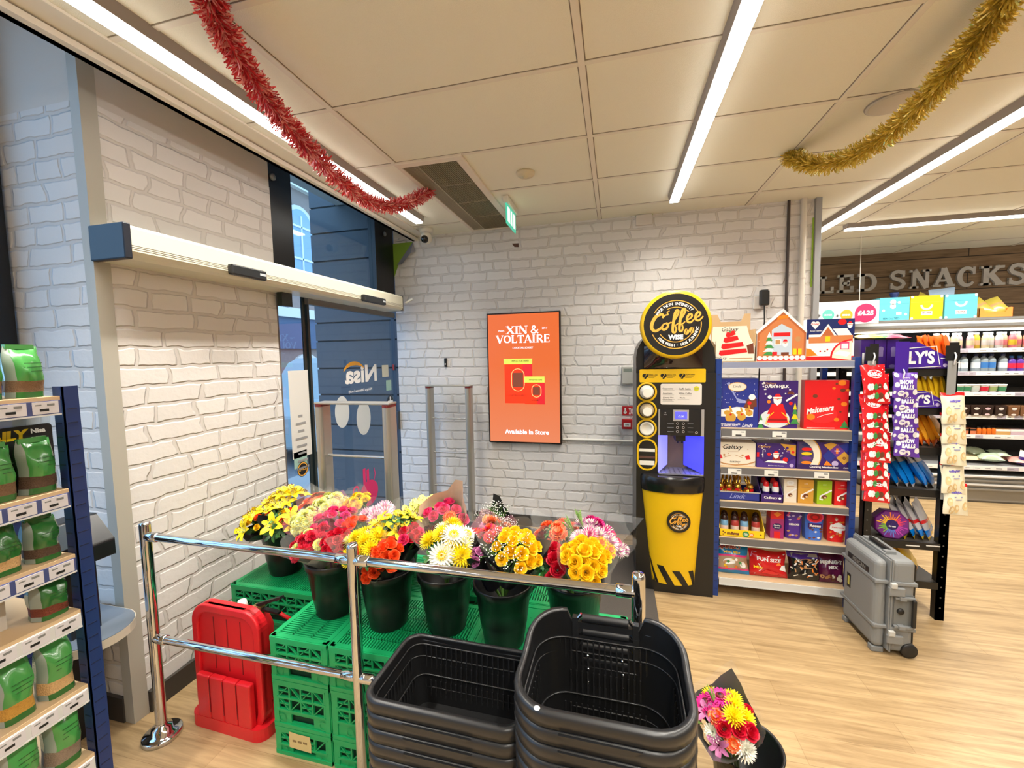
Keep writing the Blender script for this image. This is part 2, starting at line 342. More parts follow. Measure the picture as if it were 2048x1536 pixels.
# ================================================================ outside
NAVY = mat('navy_painted_render', (84, 87, 92), 0.7, vary=0.06, bscale=3)
mb = MB(); z = -0.2; gl = [0.22, 0.72, 1.03, 1.36, 1.72, 2.05, 2.40, 2.73, 3.06, 3.40, 3.75, 4.1, 4.5, 4.9]
gl = [-0.2]+[atx(700, yy, 0).z if False else aty(690, yy, 4.05).z for yy in (1042, 990, 900, 850, 790, 737, 682, 645, 590, 520, 463, 410, 360)]+[3.6, 4.0, 4.4, 4.8]
gl = sorted(gl)
for a, b in zip(gl[:-1], gl[1:]):
    if b-a < 0.05: continue
    mb.bx(-3.28, 4.05, a+0.012, -2.21, 4.9, b-0.006, NAVY)
mb.bx(-3.27, 4.065, -0.2, -2.22, 4.9, 4.8, mat('navy_groove', (34, 36, 40), 0.8)); 
o = struct('wall_outside', mb)
struct('ground', MB().bx(-30, -20, -0.25, -2.85, 40, -0.15, mat('street_asphalt', (120, 122, 124), 0.9, vary=0.1, bscale=4)))
struct('pavement', MB().bx(-4.6, -20, -0.15, -2.85, 40, -0.04, mat('pavement_stone', (165, 163, 158), 0.9)))
# terrace across the street
ST = mat('cream_stone', (226, 216, 200), 0.8); BRB = mat('street_brick', (150, 128, 116), 0.9, vary=0.15, bscale=12); WGL = mat('street_window_glass', (150, 175, 200), 0.15); DKB = mat('slate_blue_fascia', (70, 88, 112), 0.6)
bd = thing('building', 'brick and cream stone terrace with arched windows across the street', 'building', (-8.2, 8.5, -0.15))
MB().bx(-2, -6, 0, 0, 14, 14, BRB).obj('facade', bd)
mb = MB().bx(-0.05, -6, 2.9, 0.18, 14, 3.15, ST).bx(-0.05, -6, 6.3, 0.16, 14, 6.5, ST).bx(-0.05, -6, 9.6, 0.16, 14, 9.8, ST); mb.obj('stone_band', bd)
MB().bx(-0.02, -6, 2.1, 0.1, 14, 2.9, DKB).obj('shop_fascia', bd)
def arch_pts(w, h, n=10): return [(-w/2, 0), (w/2, 0), (w/2, h)]+[(w/2*cos(a), h+w/2*sin(a)) for a in [pi*i/n for i in range(1, n)]]+[(-w/2, h)]
def yzm(x, y, z): return Matrix.Translation((x, y, z)) @ Matrix(((0, 0, 1, 0), (1, 0, 0, 0), (0, 1, 0, 0), (0, 0, 0, 1)))
for fl, (z0, h) in enumerate(((3.6, 1.7), (6.9, 1.7), (10.1, 1.6), (0.1, 1.3))):
    for k in range(9):
        y = -5+k*2.05
        wi = MB().prism(arch_pts(1.15, h), 0.0, 0.08, ST, yzm(0, y, z0)).obj('window', bd)
        MB().prism(arch_pts(0.8, h-0.05), 0.05, 0.10, WGL, yzm(0, y, z0+0.12)).bx(0.09, y-0.02, z0+.12, 0.13, y+0.02, z0+h+.3, W).bx(0.09, y-0.4, z0+h/2, 0.13, y+0.4, z0+h/2+0.05, W).bx(0.09, y-0.4, z0+h-.02, 0.13, y+0.4, z0+h+0.03, W).obj('sash', wi)
# parked van
vn = thing('van', 'pale parked van at the kerb beyond the glass door', 'van', (-5.6, 8.0, -0.15))
VP = mat('pale_van_paint', (168, 180, 180), 0.3); VW = mat('van_glass', (60, 80, 92), 0.15); TY = mat('tyre', (25, 25, 26), 0.8)
prof = [(-2.1, 0.3), (2.2, 0.3), (2.25, 0.9), (1.5, 1.1), (0.95, 1.75), (0.7, 1.85), (-2.0, 1.85), (-2.1, 1.6)]
XZ = Matrix(((0, 0, 1, 0), (-1, 0, 0, 0), (0, 1, 0, 0), (0, 0, 0, 1)))
MB().prism(prof, -0.8, 0.8, VP, XZ).obj('body', vn, bevel=0.06)
MB().prism([(0.2, 1.15), (1.3, 1.15), (0.85, 1.65), (0.2, 1.7)], 0.8, 0.815, VW, XZ).prism([(-1.2, 1.15), (0.05, 1.15), (0.05, 1.7), (-1.2, 1.7)], 0.8, 0.815, VW, XZ).obj('side_window', vn)
for px in (-1.35, 1.45):
    for sx_ in (-0.72, 0.72): MB().lathe([(0, -.1), (.33, -.1), (.35, 0), (.33, .1), (0, .1)], TY, TR(sx_, -px, 0.35, ry=pi/2), cap0=False, cap1=False).obj('wheel', vn)
# ================================================================ ceiling fittings
LEDM = mat('lit_led_lens', (255, 252, 246), 0.4, emit=5.0)
_nt = LEDM.node_tree; _b = _nt.nodes['Principled BSDF']; _tc = _nt.nodes.new('ShaderNodeTexCoord'); _mp = _nt.nodes.new('ShaderNodeMapping'); _vo = _nt.nodes.new('ShaderNodeTexVoronoi'); _rp = _nt.nodes.new('ShaderNodeMapRange')
_mp.inputs['Scale'].default_value = (1, 1.25, 0); _vo.inputs['Scale'].default_value = 42; _vo.inputs['Randomness'].default_value = 0.0          # rows of lens facets, darker where facets meet
_nt.links.new(_tc.outputs['Object'], _mp.inputs[0]); _nt.links.new(_mp.outputs[0], _vo.inputs['Vector']); _nt.links.new(_vo.outputs['Distance'], _rp.inputs[0])
_rp.inputs[1].default_value = 0.52; _rp.inputs[2].default_value = 0.68; _rp.inputs[3].default_value = 10.0; _rp.inputs[4].default_value = 0.4; _nt.links.new(_rp.outputs[0], _b.inputs['Emission Strength'])
FITM = mat('grey_light_body', (150, 142, 138), 0.45)
LEDS = ['long white light strip over the shop door along the window side', 'middle light strip in the ceiling running towards the coffee machine',
        'light strip at right running back past the end of the brick wall', 'light strip running crosswise in front of the snack wall']
for (nm, x0, y0, x1, y1), lb in zip(STRIPS, LEDS):
    t = thing(nm, lb, 'ceiling light', (x0, y0, ZC), math.atan2(y1-y0, x1-x0)); L = math.hypot(x1-x0, y1-y0)
    MB().prism([(-0.045, 0), (0.045, 0), (0.035, -0.045), (-0.035, -0.045)], 0, L, FITM, Matrix(((0, 0, 1, 0), (1, 0, 0, 0), (0, 1, 0, 0), (0, 0, 0, 1)))).obj('housing', t)
    mb = MB(); n = max(1, round(L/1.45)); s = L/n
    for k in range(n): mb.bx(k*s+0.006, -0.032, -0.058, (k+1)*s-0.006, 0.032, -0.045, LEDM)
    mb.obj('diffuser', t)
# air conditioning cassette
vt = thing('ceiling_vent', 'long louvred air vent with white frame set in the ceiling by the back wall', 'vent', (-1.335, 2.425, ZC))
VF = mat('vent_frame_white', (226, 214, 198), 0.5); VS = mat('vent_slat', (150, 138, 112), 0.45); VD = mat('vent_dark', (52, 46, 36), 0.8)
w_, l_ = 0.445, 1.47
MB().bx(0, 0, -0.018, w_, 0.05, 0, VF).bx(0, l_-0.04, -0.018, w_, l_, 0, VF).bx(0, 0.05, -0.018, 0.03, l_-0.04, 0, VF).bx(w_-0.05, 0.05, -0.018, w_, l_-0.04, 0, VF).obj('frame', vt, bevel=0.003)
MB().bx(0.03, 0.05, -0.004, w_-0.05, l_-0.04, -0.001, VD).obj('backing', vt)
mb = MB()
for k in range(11): mb.bx(0.034+k*0.0085, 0.05, -0.014, 0.039+k*0.0085, l_-0.04, -0.004, VS)
mb.bx(0.128, 0.05, -0.016, 0.140, l_-0.04, -0.004, VS)
for k in range(23): mb.bx(0.145+k*0.0111, 0.05, -0.014, 0.1485+k*0.0111, l_-0.04, -0.004, VS)
for k in range(4): mb.bx(0.14, 0.05+0.345*k+.34, -0.0155, w_-0.05, 0.05+0.345*k+.346, -0.006, VS)
mb.obj('louvre', vt)
d = MB().lathe([(0, 0), (0.062, 0), (0.062, -0.012), (0.05, -0.024), (0.02, -0.026), (0.018, -0.034), (0.012, -0.036), (0, -0.036)], mat('detector_white', (214, 200, 168), 0.4), cap0=False, cap1=False).obj('smoke_detector', loc=atz(1051, 345, ZC))
tag(d, 'round white smoke detector on the ceiling beside the air vent', 'smoke detector')
sp = thing('ceiling_speaker', 'round grey speaker grille in the ceiling behind the gold tinsel', 'speaker', atz(1785, 205, ZC))
MB().lathe([(0, 0), (0.105, 0), (0.105, -0.008), (0.09, -0.010), (0, -0.010)], mat('speaker_grille', (204, 196, 180), 0.6), cap0=False, cap1=False).obj('grille', sp)
MB().lathe([(0.092, -0.006), (0.108, -0.006), (0.11, -0.002), (0.108, -0.0), (0.092, -0.01)], mat('speaker_rim', (150, 140, 126), 0.5), cap0=False, cap1=False).obj('rim', sp)
# hanging exit sign
pe = atz(1012, 392, ZC)
ex = thing('exit_sign', 'small green and white exit sign hanging from the ceiling past the air vent', 'exit sign', pe)
EW = mat('exit_sign_body', (230, 226, 214), 0.4); EG = mat('exit_sign_green', (70, 190, 160), 0.4, emit=0.8); EL = mat('exit_sign_lit', (235, 250, 245), 0.4, emit=0.9)
MB().bx(-0.022, -0.02, -0.05, 0.022, 0.30, 0, EW).obj('body', ex, bevel=0.005)
mb = MB().bx(-0.005, -0.0, -0.20, 0.005, 0.29, -0.05, EG)
for a, b in ((0.02, 0.09), (0.12, 0.16), (0.2, 0.26)): mb.bx(-0.007, a, -0.18, 0.007, b, -0.07, EL)
mb.obj('panel', ex)
# dome camera
pc = aty(853, 470, 3.72)
cm = thing('security_camera', 'white dome security camera with black eye under the soffit in the corner', 'security camera', (pc.x, 3.72, ZC))
MB().lathe([(0, 0), (0.065, 0), (0.065, -0.03), (0.058, -0.04), (0, -0.04)], EW, cap0=False, cap1=False).obj('base', cm)
MB().lathe([(0.0, 0.052), (0.03, 0.045), (0.05, 0.02), (0.052, 0), (0.048, -0.03), (0.036, -0.05), (0, -0.05)], EW, TR(0, -0.01, -0.085, rx=radians(60)), cap0=False, cap1=False).obj('ball', cm)
MB().lathe([(0.0, 0.028), (0.02, 0.024), (0.034, 0.008), (0.036, -0.002)], mat('camera_lens', (22, 20, 18), 0.08), TR(0.004, -0.052, -0.112, rx=radians(112)), cap0=False, cap1=False).obj('lens', cm)
# tinsel
def tinsel(name, label, path, rad, n, c1, c2, core, seed, wide=1.0):
    rr = random.Random(seed); t = thing(name, label, 'tinsel garland', path[0])
    P = [Vector(p)-Vector(path[0]) for p in path]; mb = MB()
    def at(u):
        k = min(int(u*(len(P)-1)), len(P)-2); f = u*(len(P)-1)-k
        a = P[max(k-1, 0)]; b = P[k]; c = P[k+1]; d = P[min(k+2, len(P)-1)]
        return 0.5*((2*b)+(c-a)*f+(2*a-5*b+4*c-d)*f*f+(3*b-3*c+d-a)*f**3)
    for i in range(n):
        u = rr.random(); p = at(u); tn = (at(min(u+.01, 1))-at(max(u-.01, 0))).normalized()
        d = Vector((rr.gauss(0, 1), rr.gauss(0, 1), rr.gauss(0, 1))); d = (d-tn*d.dot(tn)); d.normalize(); d = (d+tn*rr.uniform(-.5, .7)).normalized()
        ln = rad*rr.uniform(.65, 1.1); s = d.cross(Vector((rr.gauss(0, 1), rr.gauss(0, 1), rr.gauss(0, 1)))).normalized()*0.0028*wide
        m1 = p+d*ln*.55+s*rr.uniform(-1, 1)*2; e = p+d*ln+s*rr.uniform(-2, 2)
        mb.add([p-s*.5, p+s*.5, m1+s, m1-s, e-s*.8, e+s*.8], [(0, 1, 2, 3), (3, 2, 5, 4)], c1 if rr.random() < .62 else c2)
    o = mb.obj('strands', t); o['kind'] = 'stuff'
    MB().tube([at(k/40) for k in range(41)], rad*.16, core, n=6).obj('cord', t)
    return t
TR1 = mat('red_tinsel', (214, 62, 70), 0.3, 0.3); TR2 = mat('pale_red_tinsel', (250, 176, 168), 0.3, 0.3)
TG1 = mat('gold_tinsel', (224, 196, 84), 0.25, 0.4); TG2 = mat('pale_gold_tinsel', (250, 232, 150), 0.18, 0.8)
pth = [atz(415, -60, 2.87), atz(424, 15, 2.82), atz(480, 120, 2.76), atz(548, 218, 2.71), atz(620, 300, 2.66), atz(690, 370, 2.64), atz(752, 408, 2.66), atz(810, 408, 2.74), atz(858, 382, 2.885)]
tinsel('tinsel_garland', 'red tinsel garland sagging below the light strip to the air vent', pth, 0.056, 5200, TR1, TR2, TR2, 3)
pth = [atz(2040, -60, 2.86), atz(1985, 40, 2.80), atz(1920, 120, 2.76), atz(1850, 200, 2.72), atz(1780, 265, 2.70), atz(1700, 315, 2.70), atz(1630, 330, 2.76), atz(1578, 312, 2.885)]
tinsel('tinsel_garland', 'gold tinsel garland drooping from the ceiling at right', pth, 0.060, 5600, TG1, TG2, TG1, 4)
# ================================================================ door, operator, railing, gates
WALLX = Matrix(((0, 0, 1, 0), (1, 0, 0, 0), (0, 1, 0, 0), (0, 0, 0, 1)))      # u along the door wall, v up, facing into the shop
def wx(X): return Matrix.Translation((X, 0, 0)) @ WALLX
DF = mat('door_rail_grey', (112, 106, 98), 0.4); DE = mat('door_edge_dark', (34, 44, 42), 0.3); STK = mat('frosted_sticker', (206, 212, 214), 0.7)
XD = XW-0.045
def dy(x, y): p = atx(x, y, XD); return p.y, p.z
dr = MB()
yl = dy(556, 700)[0]; ym0 = dy(614, 700)[0]; ym1 = dy(636, 700)[0]; yr = dy(787, 700)[0]
dr.bx(XD-0.02, 2.352, 0, XD+0.02, yl, 2.15, DF).bx(XD-0.02, yr, 0, XD+0.02, YB-0.001, 2.15, mat('door_frame_navy', (50, 62, 80), 0.4))
dr.bx(XD-0.02, yl, 0, XD+0.02, yr, 0.06, DF)
door = struct('door_1', dr)
MB().bx(XD-0.012, ym0-0.03, 0.02, XD+0.0, ym0+0.0, 2.15, DE).bx(XD-0.012, ym0+0.006, 0.02, XD+0.012, ym0+0.03, 2.15, DE).obj('door_edge', door)
z0 = dy(700, 618)[1]
MB().bx(XD-0.01, ym0, z0-0.02, XD+0.03, yr, 2.15, DF).obj('door_top_rail', door)
MB().rect(yl, 0.06, ym0-0.03, 2.15, GLASS, wx(XD-0.005)).obj('side_pane', door)
lf = MB().rect(ym0+0.03, 0.06, yr, z0-0.02, GLASS, wx(XD)).obj('sliding_leaf', door)
q = wx(XD+0.003); mb = MB()
ya, za = dy(690, 771); yb_, zb = dy(752, 727)
mb.text('Nisa', (ya+yb_)/2, (za+zb)/2, 1, W, q, bold=0.035, w=yb_-ya, flip=True, h=(zb-za)*0.92)
cy_, cz_ = dy(709, 738); mb.ribbon([(cy_+0.17*cos(a), cz_-0.055+0.105*sin(a)) for a in [radians(35+125*i/14) for i in range(15)]], [0.006+0.030*sin(pi*i/14) for i in range(15)], mat('logo_amber', (240, 170, 30), 0.5), q)
yc, zc = dy(721, 781); mb.text('Making a Difference Locally', yc, zc, 1, W, q, bold=0.01, w=0.36, flip=True)
mb.obj('lettering', lf)
mb = MB(); a, b = dy(684, 824); mb.disc(a, b, 0.095, STK, q, ry=0.135, n=32); a, b = dy(727, 836); mb.disc(a, b, 0.11, STK, q, z=.0004, ry=0.155, n=32); mb.obj('sticker', lf)
mb = MB(); a, b = dy(770, 742); mb.rect(a-.06, b-.06, a+.06, b+.06, mat('cream_paper', (206, 204, 186), .8), q); a, b = dy(777, 770); mb.rect(a-.05, b-.055, a+.05, b+.05, mat('pale_green_paper', (160, 196, 184), .8), q)
a, b = dy(780, 803); mb.disc(a, b, .062, mat('dark_sticker', (28, 32, 34), .5), q, z=.001); mb.rect(a-.012, b-.05, a+.012, b+.05, W, q, z=.002); mb.rect(a-.05, b-.012, a+.05, b+.012, W, q, z=.0024)
a, b = dy(787, 735); mb.rect(a-.02, b-.03, a+.0, b+.03, mat('red_sticker', (200, 70, 60), .6), q); mb.rect(a+.002, b-.03, a+.02, b+.03, mat('lilac_sticker', (150, 150, 200), .6), q)
mb.obj('small_sticker', lf)
PK = mat('pink_decal', (226, 40, 110), 0.6); mb = MB(); a, b = dy(738, 986)
mb.disc(a, b, .15, PK, q, ry=.12, n=28); mb.rect(a-.085, b+.08, a-.045, b+.25, PK, q, .0004); mb.rect(a-.03, b+.08, a+.01, b+.23, PK, q, .0005); mb.ring(a-.2, b+.08, .03, .05, PK, q, .0006); mb.ribbon([(a+.09, b+.1), (a+.11, b+.16), (a+.09, b+.22)], .012, PK, q, .0007)
mb.obj('decal', lf)
MB().bx(XD, dy(792, 838)[0]-.03, dy(792, 858)[1], XD+.045, dy(792, 838)[0]+.05, dy(792, 822)[1], mat('lock_box', (60, 66, 74), .4)).obj('lock', door, bevel=.004)
# notice taped to the side pane
a, b = dy(573, 742); c_, d_ = dy(612, 900)
nt_ = MB(); PAPER = mat('white_paper', (222, 220, 214), 0.8); PRT = mat('faded_print', (150, 150, 150), .8)
nt_.rect(a+.005, d_-.04, a+.20, b, PAPER, wx(XD+.006))
for k, s in enumerate((.02, .05, .03, .06, .05, .04, .05, .06)): nt_.rect(a+.10-s, b-.34-.055*k, a+.10+s, b-.325-.055*k, PRT, wx(XD+.008))
tag(nt_.obj('paper_notice'), 'long white paper notice stuck on the narrow glass pane beside the door', 'notice')
mb = MB(); a, b = dy(601, 918); mb.rect(a-.07, b-.06, a+.06, b+.06, mat('pale_green_paper'), wx(XD+.006)); tag(mb.obj('green_sticker'), 'small pale green paper stuck under the white notice on the glass', 'sticker')
mb = MB(); a, b = dy(604, 938); mb.disc(a, b, .055, BLK, wx(XD+.007)); mb.ring(a, b, .042, .05, mat('logo_gold', (240, 176, 70), .5), wx(XD+.008)); mb.text('COFFEE', a, b, .028, mat('logo_gold'), wx(XD+.008), bold=.01, flip=True)
tag(mb.obj('coffee_sticker'), 'round dark sticker with gold ring low on the narrow glass pane', 'sticker')
# operator housing over the door
op = thing('door_operator', 'long cream sliding door operator housing along the left wall above the door', 'door operator', (XW, 1.34, 2.14))
OPM = mat('operator_cream', (226, 222, 200), 0.35); OPD = mat('operator_cap_dark', (24, 30, 42), 0.4); SENS = mat('sensor_dark', (40, 42, 44), 0.25)
prof = [(0.001, 0), (0.17, 0), (0.19, 0.012), (0.20, 0.03), (0.20, 0.125), (0.19, 0.14), (0.001, 0.14)]
YP = Matrix(((1, 0, 0, 0), (0, 0, 1, 0), (0, 1, 0, 0), (0, 0, 0, 1)))
MB().prism(prof[::-1], 0.03, 2.365, OPM, YP).obj('housing', op)
mb = MB()
for k in range(3): mb.bx(0.1995, 0.03, 0.038+k*0.008, 0.2008, 2.365, 0.040+k*0.008, DF)
mb.obj('groove', op)
MB().bx(0.0, 0, -0.005, 0.204, 0.03, 0.146, OPD).obj('end_cap', op, bevel=0.006)
MB().bx(0.0, 2.365, -0.002, 0.203, 2.378, 0.143, DF).obj('end_cap', op, bevel=0.004)
for (x0, x1) in ((455, 525), (722, 766)):
    a = atx(x0, 538 if x0 < 600 else 593, XW+.2).y-1.34; b = atx(x1, 545 if x0 < 600 else 602, XW+.2).y-1.34
    s_ = MB().bx(0.198, a, 0.012, 0.232, b, 0.068, SENS).obj('motion_sensor', op, bevel=0.008)
    MB().bx(0.231, b-.05, 0.035, 0.234, b-.012, 0.048, mat('sensor_mark', (190, 196, 200), .4)).obj('lens', s_)
MB().bx(0.02, 1.00, -0.09, 0.06, 1.09, 0.0, DE).obj('bracket', op)
p = aty(812, 606, 3.74); ct = MB().bar(p, p+Vector((0.075, 0, 0.035)), .022, .018, EW)
tag(ct.obj('door_contact', bevel=.002), 'small white stick shaped door contact at the end of the operator housing', 'sensor')

rl = thing('guard_rail', 'polished chrome guard rail with three posts in front of the flower stand', 'guard rail', (-0.965, 1.33, 0))
PX = [-2.0+.965, 0.0, .07+.965]
for i, x in enumerate(PX):
    p = MB().lathe([(0.0215, 0.03), (0.0215, 0.985), (0.020, 0.995), (0.016, 0.999), (0, 1.0)], CHROME, TR(x, 0, 0), n=28, cap0=False, cap1=False).obj('post', rl)
    if i == 0: MB().lathe([(0, 0), (0.075, 0), (0.075, 0.018), (0.07, 0.022), (0.042, 0.024), (0.038, 0.05), (0.024, 0.055), (0.022, 0.07)], CHROME, TR(x, 0, 0), n=32, cap0=False, cap1=False).obj('base_flange', p)
for z in (0.935, 0.468):
    for a, b in ((PX[0], PX[1]), (PX[1], PX[2])):
        r_ = MB().tube([(a+.02, 0, z), (b-.02, 0, z)], 0.0165, CHROME, n=20, caps=False).obj('rail', rl)
        for x, s in ((a, 1), (b, -1)): MB().tube([(x+s*.012, 0, z), (x+s*.03, 0, z), (x+s*.032, 0, z), (x+s*.068, 0, z), (x+s*.07, 0, z)], [.019, .021, .0205, .0205, .017], CHROME, n=20).obj('collar', r_)
AL = mat('satin_aluminium', (178, 174, 166), 0.32, 0.65); DR = mat('dark_red_cap', (110, 34, 34), 0.4)
def gate(label, x0, x1, y, h, rungs):
    t = thing('security_gate', label, 'security gate', ((x0+x1)/2, y, 0)); hw = (x1-x0)/2
    for s in (-1, 1):
        p = MB().prism(rrect(-.026, -.055, .026, .055, .022), 0, h-.02, AL, TR(s*(hw-.026), 0, 0)).obj('post', t)
        MB().prism(rrect(-.027, -.056, .027, .056, .022), h-.02, h-.005, DR, TR(s*(hw-.026), 0, 0)).obj('cap', p)
    MB().bx(-hw, -.05, h-.005, hw, .05, h+.008, AL).obj('top_bar', t, bevel=.004)
    for z in rungs: MB().tube([(-hw+.05, 0, z), (hw-.05, 0, z)], .009, mat('rung_steel', (206, 206, 204), .25, .8), n=12).obj('rung', t)
    MB().bx(-hw-.01, -.07, 0, hw+.01, .07, .02, AL).obj('foot_plate', t, bevel=.006)
gate('aluminium security gate standing in front of the glass door, behind the lilies', -1.865, -1.335, 2.3, 1.41, [aty(720, 913, 2.3).z])
gate('slim aluminium security gate against the brick wall left of the orange screen', -1.80, -1.34, 3.76, 1.405, [aty(900, y, 3.76).z for y in (837, 905, 971)])

# ================================================================ on the back wall
p0 = aty(973, 633, YB-.05); p1 = aty(1125, 889, YB-.05)
def ramp_screen():
    m, nt, b = nodes_mat('screen_orange'); t = N(nt, 'ShaderNodeTexCoord'); s = N(nt, 'ShaderNodeSeparateXYZ'); r = N(nt, 'ShaderNodeValToRGB')
    nt.links.new(t.outputs['Generated'], s.inputs[0]); nt.links.new(s.outputs[2], r.inputs[0])
    r.color_ramp.elements[0].color = (*lin((246, 140, 96)), 1); r.color_ramp.elements[1].color = (*lin((246, 112, 44)), 1); r.color_ramp.elements[1].position = .6
    b.inputs['Base Color'].default_value = (.02, .02, .02, 1); b.inputs['Roughness'].default_value = .25
    nt.links.new(r.outputs[0], b.inputs['Emission Color']); b.inputs['Emission Strength'].default_value = 0.95; return m
TVW, TVH = .715, 1.255
tv = thing('wall_screen', 'portrait screen on the brick wall showing an orange advert for two tubs', 'screen', (p0.x, YB-.055, p1.z))
MB().bx(0, 0, 0, TVW, .05, TVH, mat('screen_bezel', (30, 16, 14), .35)).obj('frame', tv, bevel=.004)
mb = MB().bx(.014, -.001, .014, TVW-.014, .004, TVH-.014, ramp_screen())
def em(n, c, e=.9): return mat(n, c, .4, emit=e)
SW = em('lit_white', (250, 240, 250), 1.0); CO = em('lit_can_orange', (226, 50, 16)); CD = em('lit_can_red', (200, 30, 40)); CG = em('lit_lime', (196, 206, 84)); CB = em('lit_brown', (120, 62, 44), .7); CP = em('lit_cream', (246, 190, 120))
q = fr(0, -.002, 0)
def tvp(x, y): return (x-75)/(785-75)*TVW+.0, TVH*(1-(y-150)/(1425-150))
def trect(x0, y0, x1, y1, m, z=.001): a = tvp(x0, y1); b = tvp(x1, y0); mb.rect(a[0], a[1], b[0], b[1], m, q, z)
trect(245, 640, 515, 1030, CO); trect(420, 640, 515, 780, CD, .0012); trect(238, 595, 515, 648, CG, .0014)
trect(440, 815, 632, 1038, CO, .0016); trect(560, 815, 632, 1038, CD, .0018); trect(437, 768, 632, 828, CG, .002)
for (x0, y0, x1, y1, z) in ((310, 690, 455, 912, .0021), (505, 845, 600, 972, .0024)):
    if x1 == 455: x1 = 440
    a = tvp(x0, y1); b = tvp(x1, y0); rr_ = min((b[0]-a[0])/2*.98, .07); mb.flat(rrect(a[0], a[1], b[0], b[1], rr_), CP, q, z)
    mb.flat(rrect(a[0]+.006, a[1]+.006, b[0]-.006, b[1]-.006, rr_-.006), CO, q, z+.0002); mb.rect(a[0]+.014, a[1]+.04*(1 if x1 == 440 else .6), b[0]-.014, b[1]-.04*(1 if x1 == 440 else .6), CB, q, z+.0004)
DKT = em('lit_dark_text', (90, 40, 20), .5)
for s, x, y, w_ in (('XIN & VOLTAIRE', 400, 617, .17), ('XIN & VOLTAIRE', 545, 800, .13), ('NATURAL SORBET', 372, 950, .15), ('SORBET', 545, 998, .08)): a = tvp(x, y); mb.text(s, a[0], a[1], 1, DKT, q, z=.0032, w=w_)
# serif lettering built from strokes
SL = {'X': [((.05, 0), (.75, 1), .09), ((.08, 1), (.72, 0), .2)], 'I': [((.25, 0), (.25, 1), .2)], 'N': [((.12, 0), (.12, 1), .09), ((.12, 1), (.78, 0), .2), ((.78, 0), (.78, 1), .09)],
      'V': [((.08, 1), (.42, 0), .2), ((.42, 0), (.76, 1), .09)], 'L': [((.2, 0), (.2, 1), .2), ((.1, .04), (.68, .04), .08), ((.65, .0), (.65, .25), .07)], 'T': [((.4, 0), (.4, 1), .2), ((.04, .95), (.76, .95), .09), ((.06, .74), (.06, .97), .07), ((.74, .74), (.74, .97), .07)],
      'A': [((.08, 0), (.42, 1), .09), ((.42, 1), (.78, 0), .2), ((.2, .33), (.62, .33), .07)], 'R': [((.2, 0), (.2, 1), .2), ((.45, .5), (.78, 0), .2)], 'E': [((.2, 0), (.2, 1), .2), ((.1, .04), (.68, .04), .08), ((.1, .96), (.66, .96), .08), ((.2, .52), (.55, .52), .08), ((.66, 0), (.66, .25), .06), ((.64, .75), (.64, 1), .06), ((.54, .4), (.54, .64), .06)],
      'O': [], '&': [], ' ': []}
SF = {'X': [(.08, 0), (.75, 0), (.08, 1), (.72, 1)], 'I': [(.25, 0), (.25, 1)], 'N': [(.12, 0), (.1, 1), (.78, 1)], 'V': [(.08, 1), (.76, 1)], 'L': [(.2, 1)], 'T': [(.4, 0)], 'A': [(.08, 0), (.78, 0)], 'R': [(.2, 0), (.82, 0)], 'O': [], 'E': [], '&': [], ' ': []}
SWD = {'X': .84, 'I': .5, 'N': .92, 'V': .84, 'L': .74, 'T': .8, 'A': .86, 'R': .86, 'E': .76, 'O': .9, '&': .9, ' ': .3}
def serif_line(mb, s, cx, cy, w_, h, m, M, z):
    tot = sum(SWD[c] for c in s); k = w_/tot; x = cx-w_/2
    for c in s:
        P = lambda a: (x+a[0]*k, cy-h/2+a[1]*h)
        for i, (a, b, t) in enumerate(SL[c]): mb.ribbon([P(a), P(b)], t*k, m, M, z+.00005*i)
        for a in SF[c]: pa = P(a); mb.rect(pa[0]-.17*k, pa[1]-(0 if a[1] == 0 else .055*h), pa[0]+.17*k, pa[1]+(.055*h if a[1] == 0 else 0), m, M, z+.0003)
        if c == 'O': mb.ribbon([(x+(.45+.34*cos(a))*k, cy+.43*h*sin(a)) for a in [2*pi*i/28 for i in range(29)]], [(.09+.11*abs(cos(2*pi*i/28)))*k for i in range(29)], m, M, z)
        if c == 'R': mb.ribbon([(x+.2*k, cy+.46*h)]+[(x+(.46+.22*cos(a))*k, cy+.23*h+.22*h*sin(a)) for a in [pi/2-pi*i/10 for i in range(11)]]+[(x+.2*k, cy+.01*h)], .1*k, m, M, z+.0001)
        if c == '&': mb.ribbon([(x+a*k, cy+(b-.5)*h) for a, b in ((.85, .0), (.6, .25), (.3, .6), (.22, .8), (.32, .95), (.46, .95), (.54, .8), (.45, .64), (.2, .42), (.1, .22), (.2, .05), (.4, .02), (.6, .12), (.74, .32), (.8, .5))], .12*k, m, M, z)
        x += SWD[c]*k
a = tvp(428, 318); serif_line(mb, 'XIN &', a[0], a[1], .31, .072, SW, q, .003)
a = tvp(430, 405); serif_line(mb, 'VOLTAIRE', a[0], a[1], .52, .074, SW, q, .003)
for s, x, y, w_, bd_ in (('PARIS', 222, 325, .058, .01), ('2017', 638, 308, .05, .01), ('COCKTAIL SORBET', 428, 490, .20, .01), ('Available In Store', 452, 1310, .43, .025)): a = tvp(x, y); mb.text(s, a[0], a[1], 1, SW, q, z=.003, w=w_, bold=bd_)
mb.obj('display', tv)

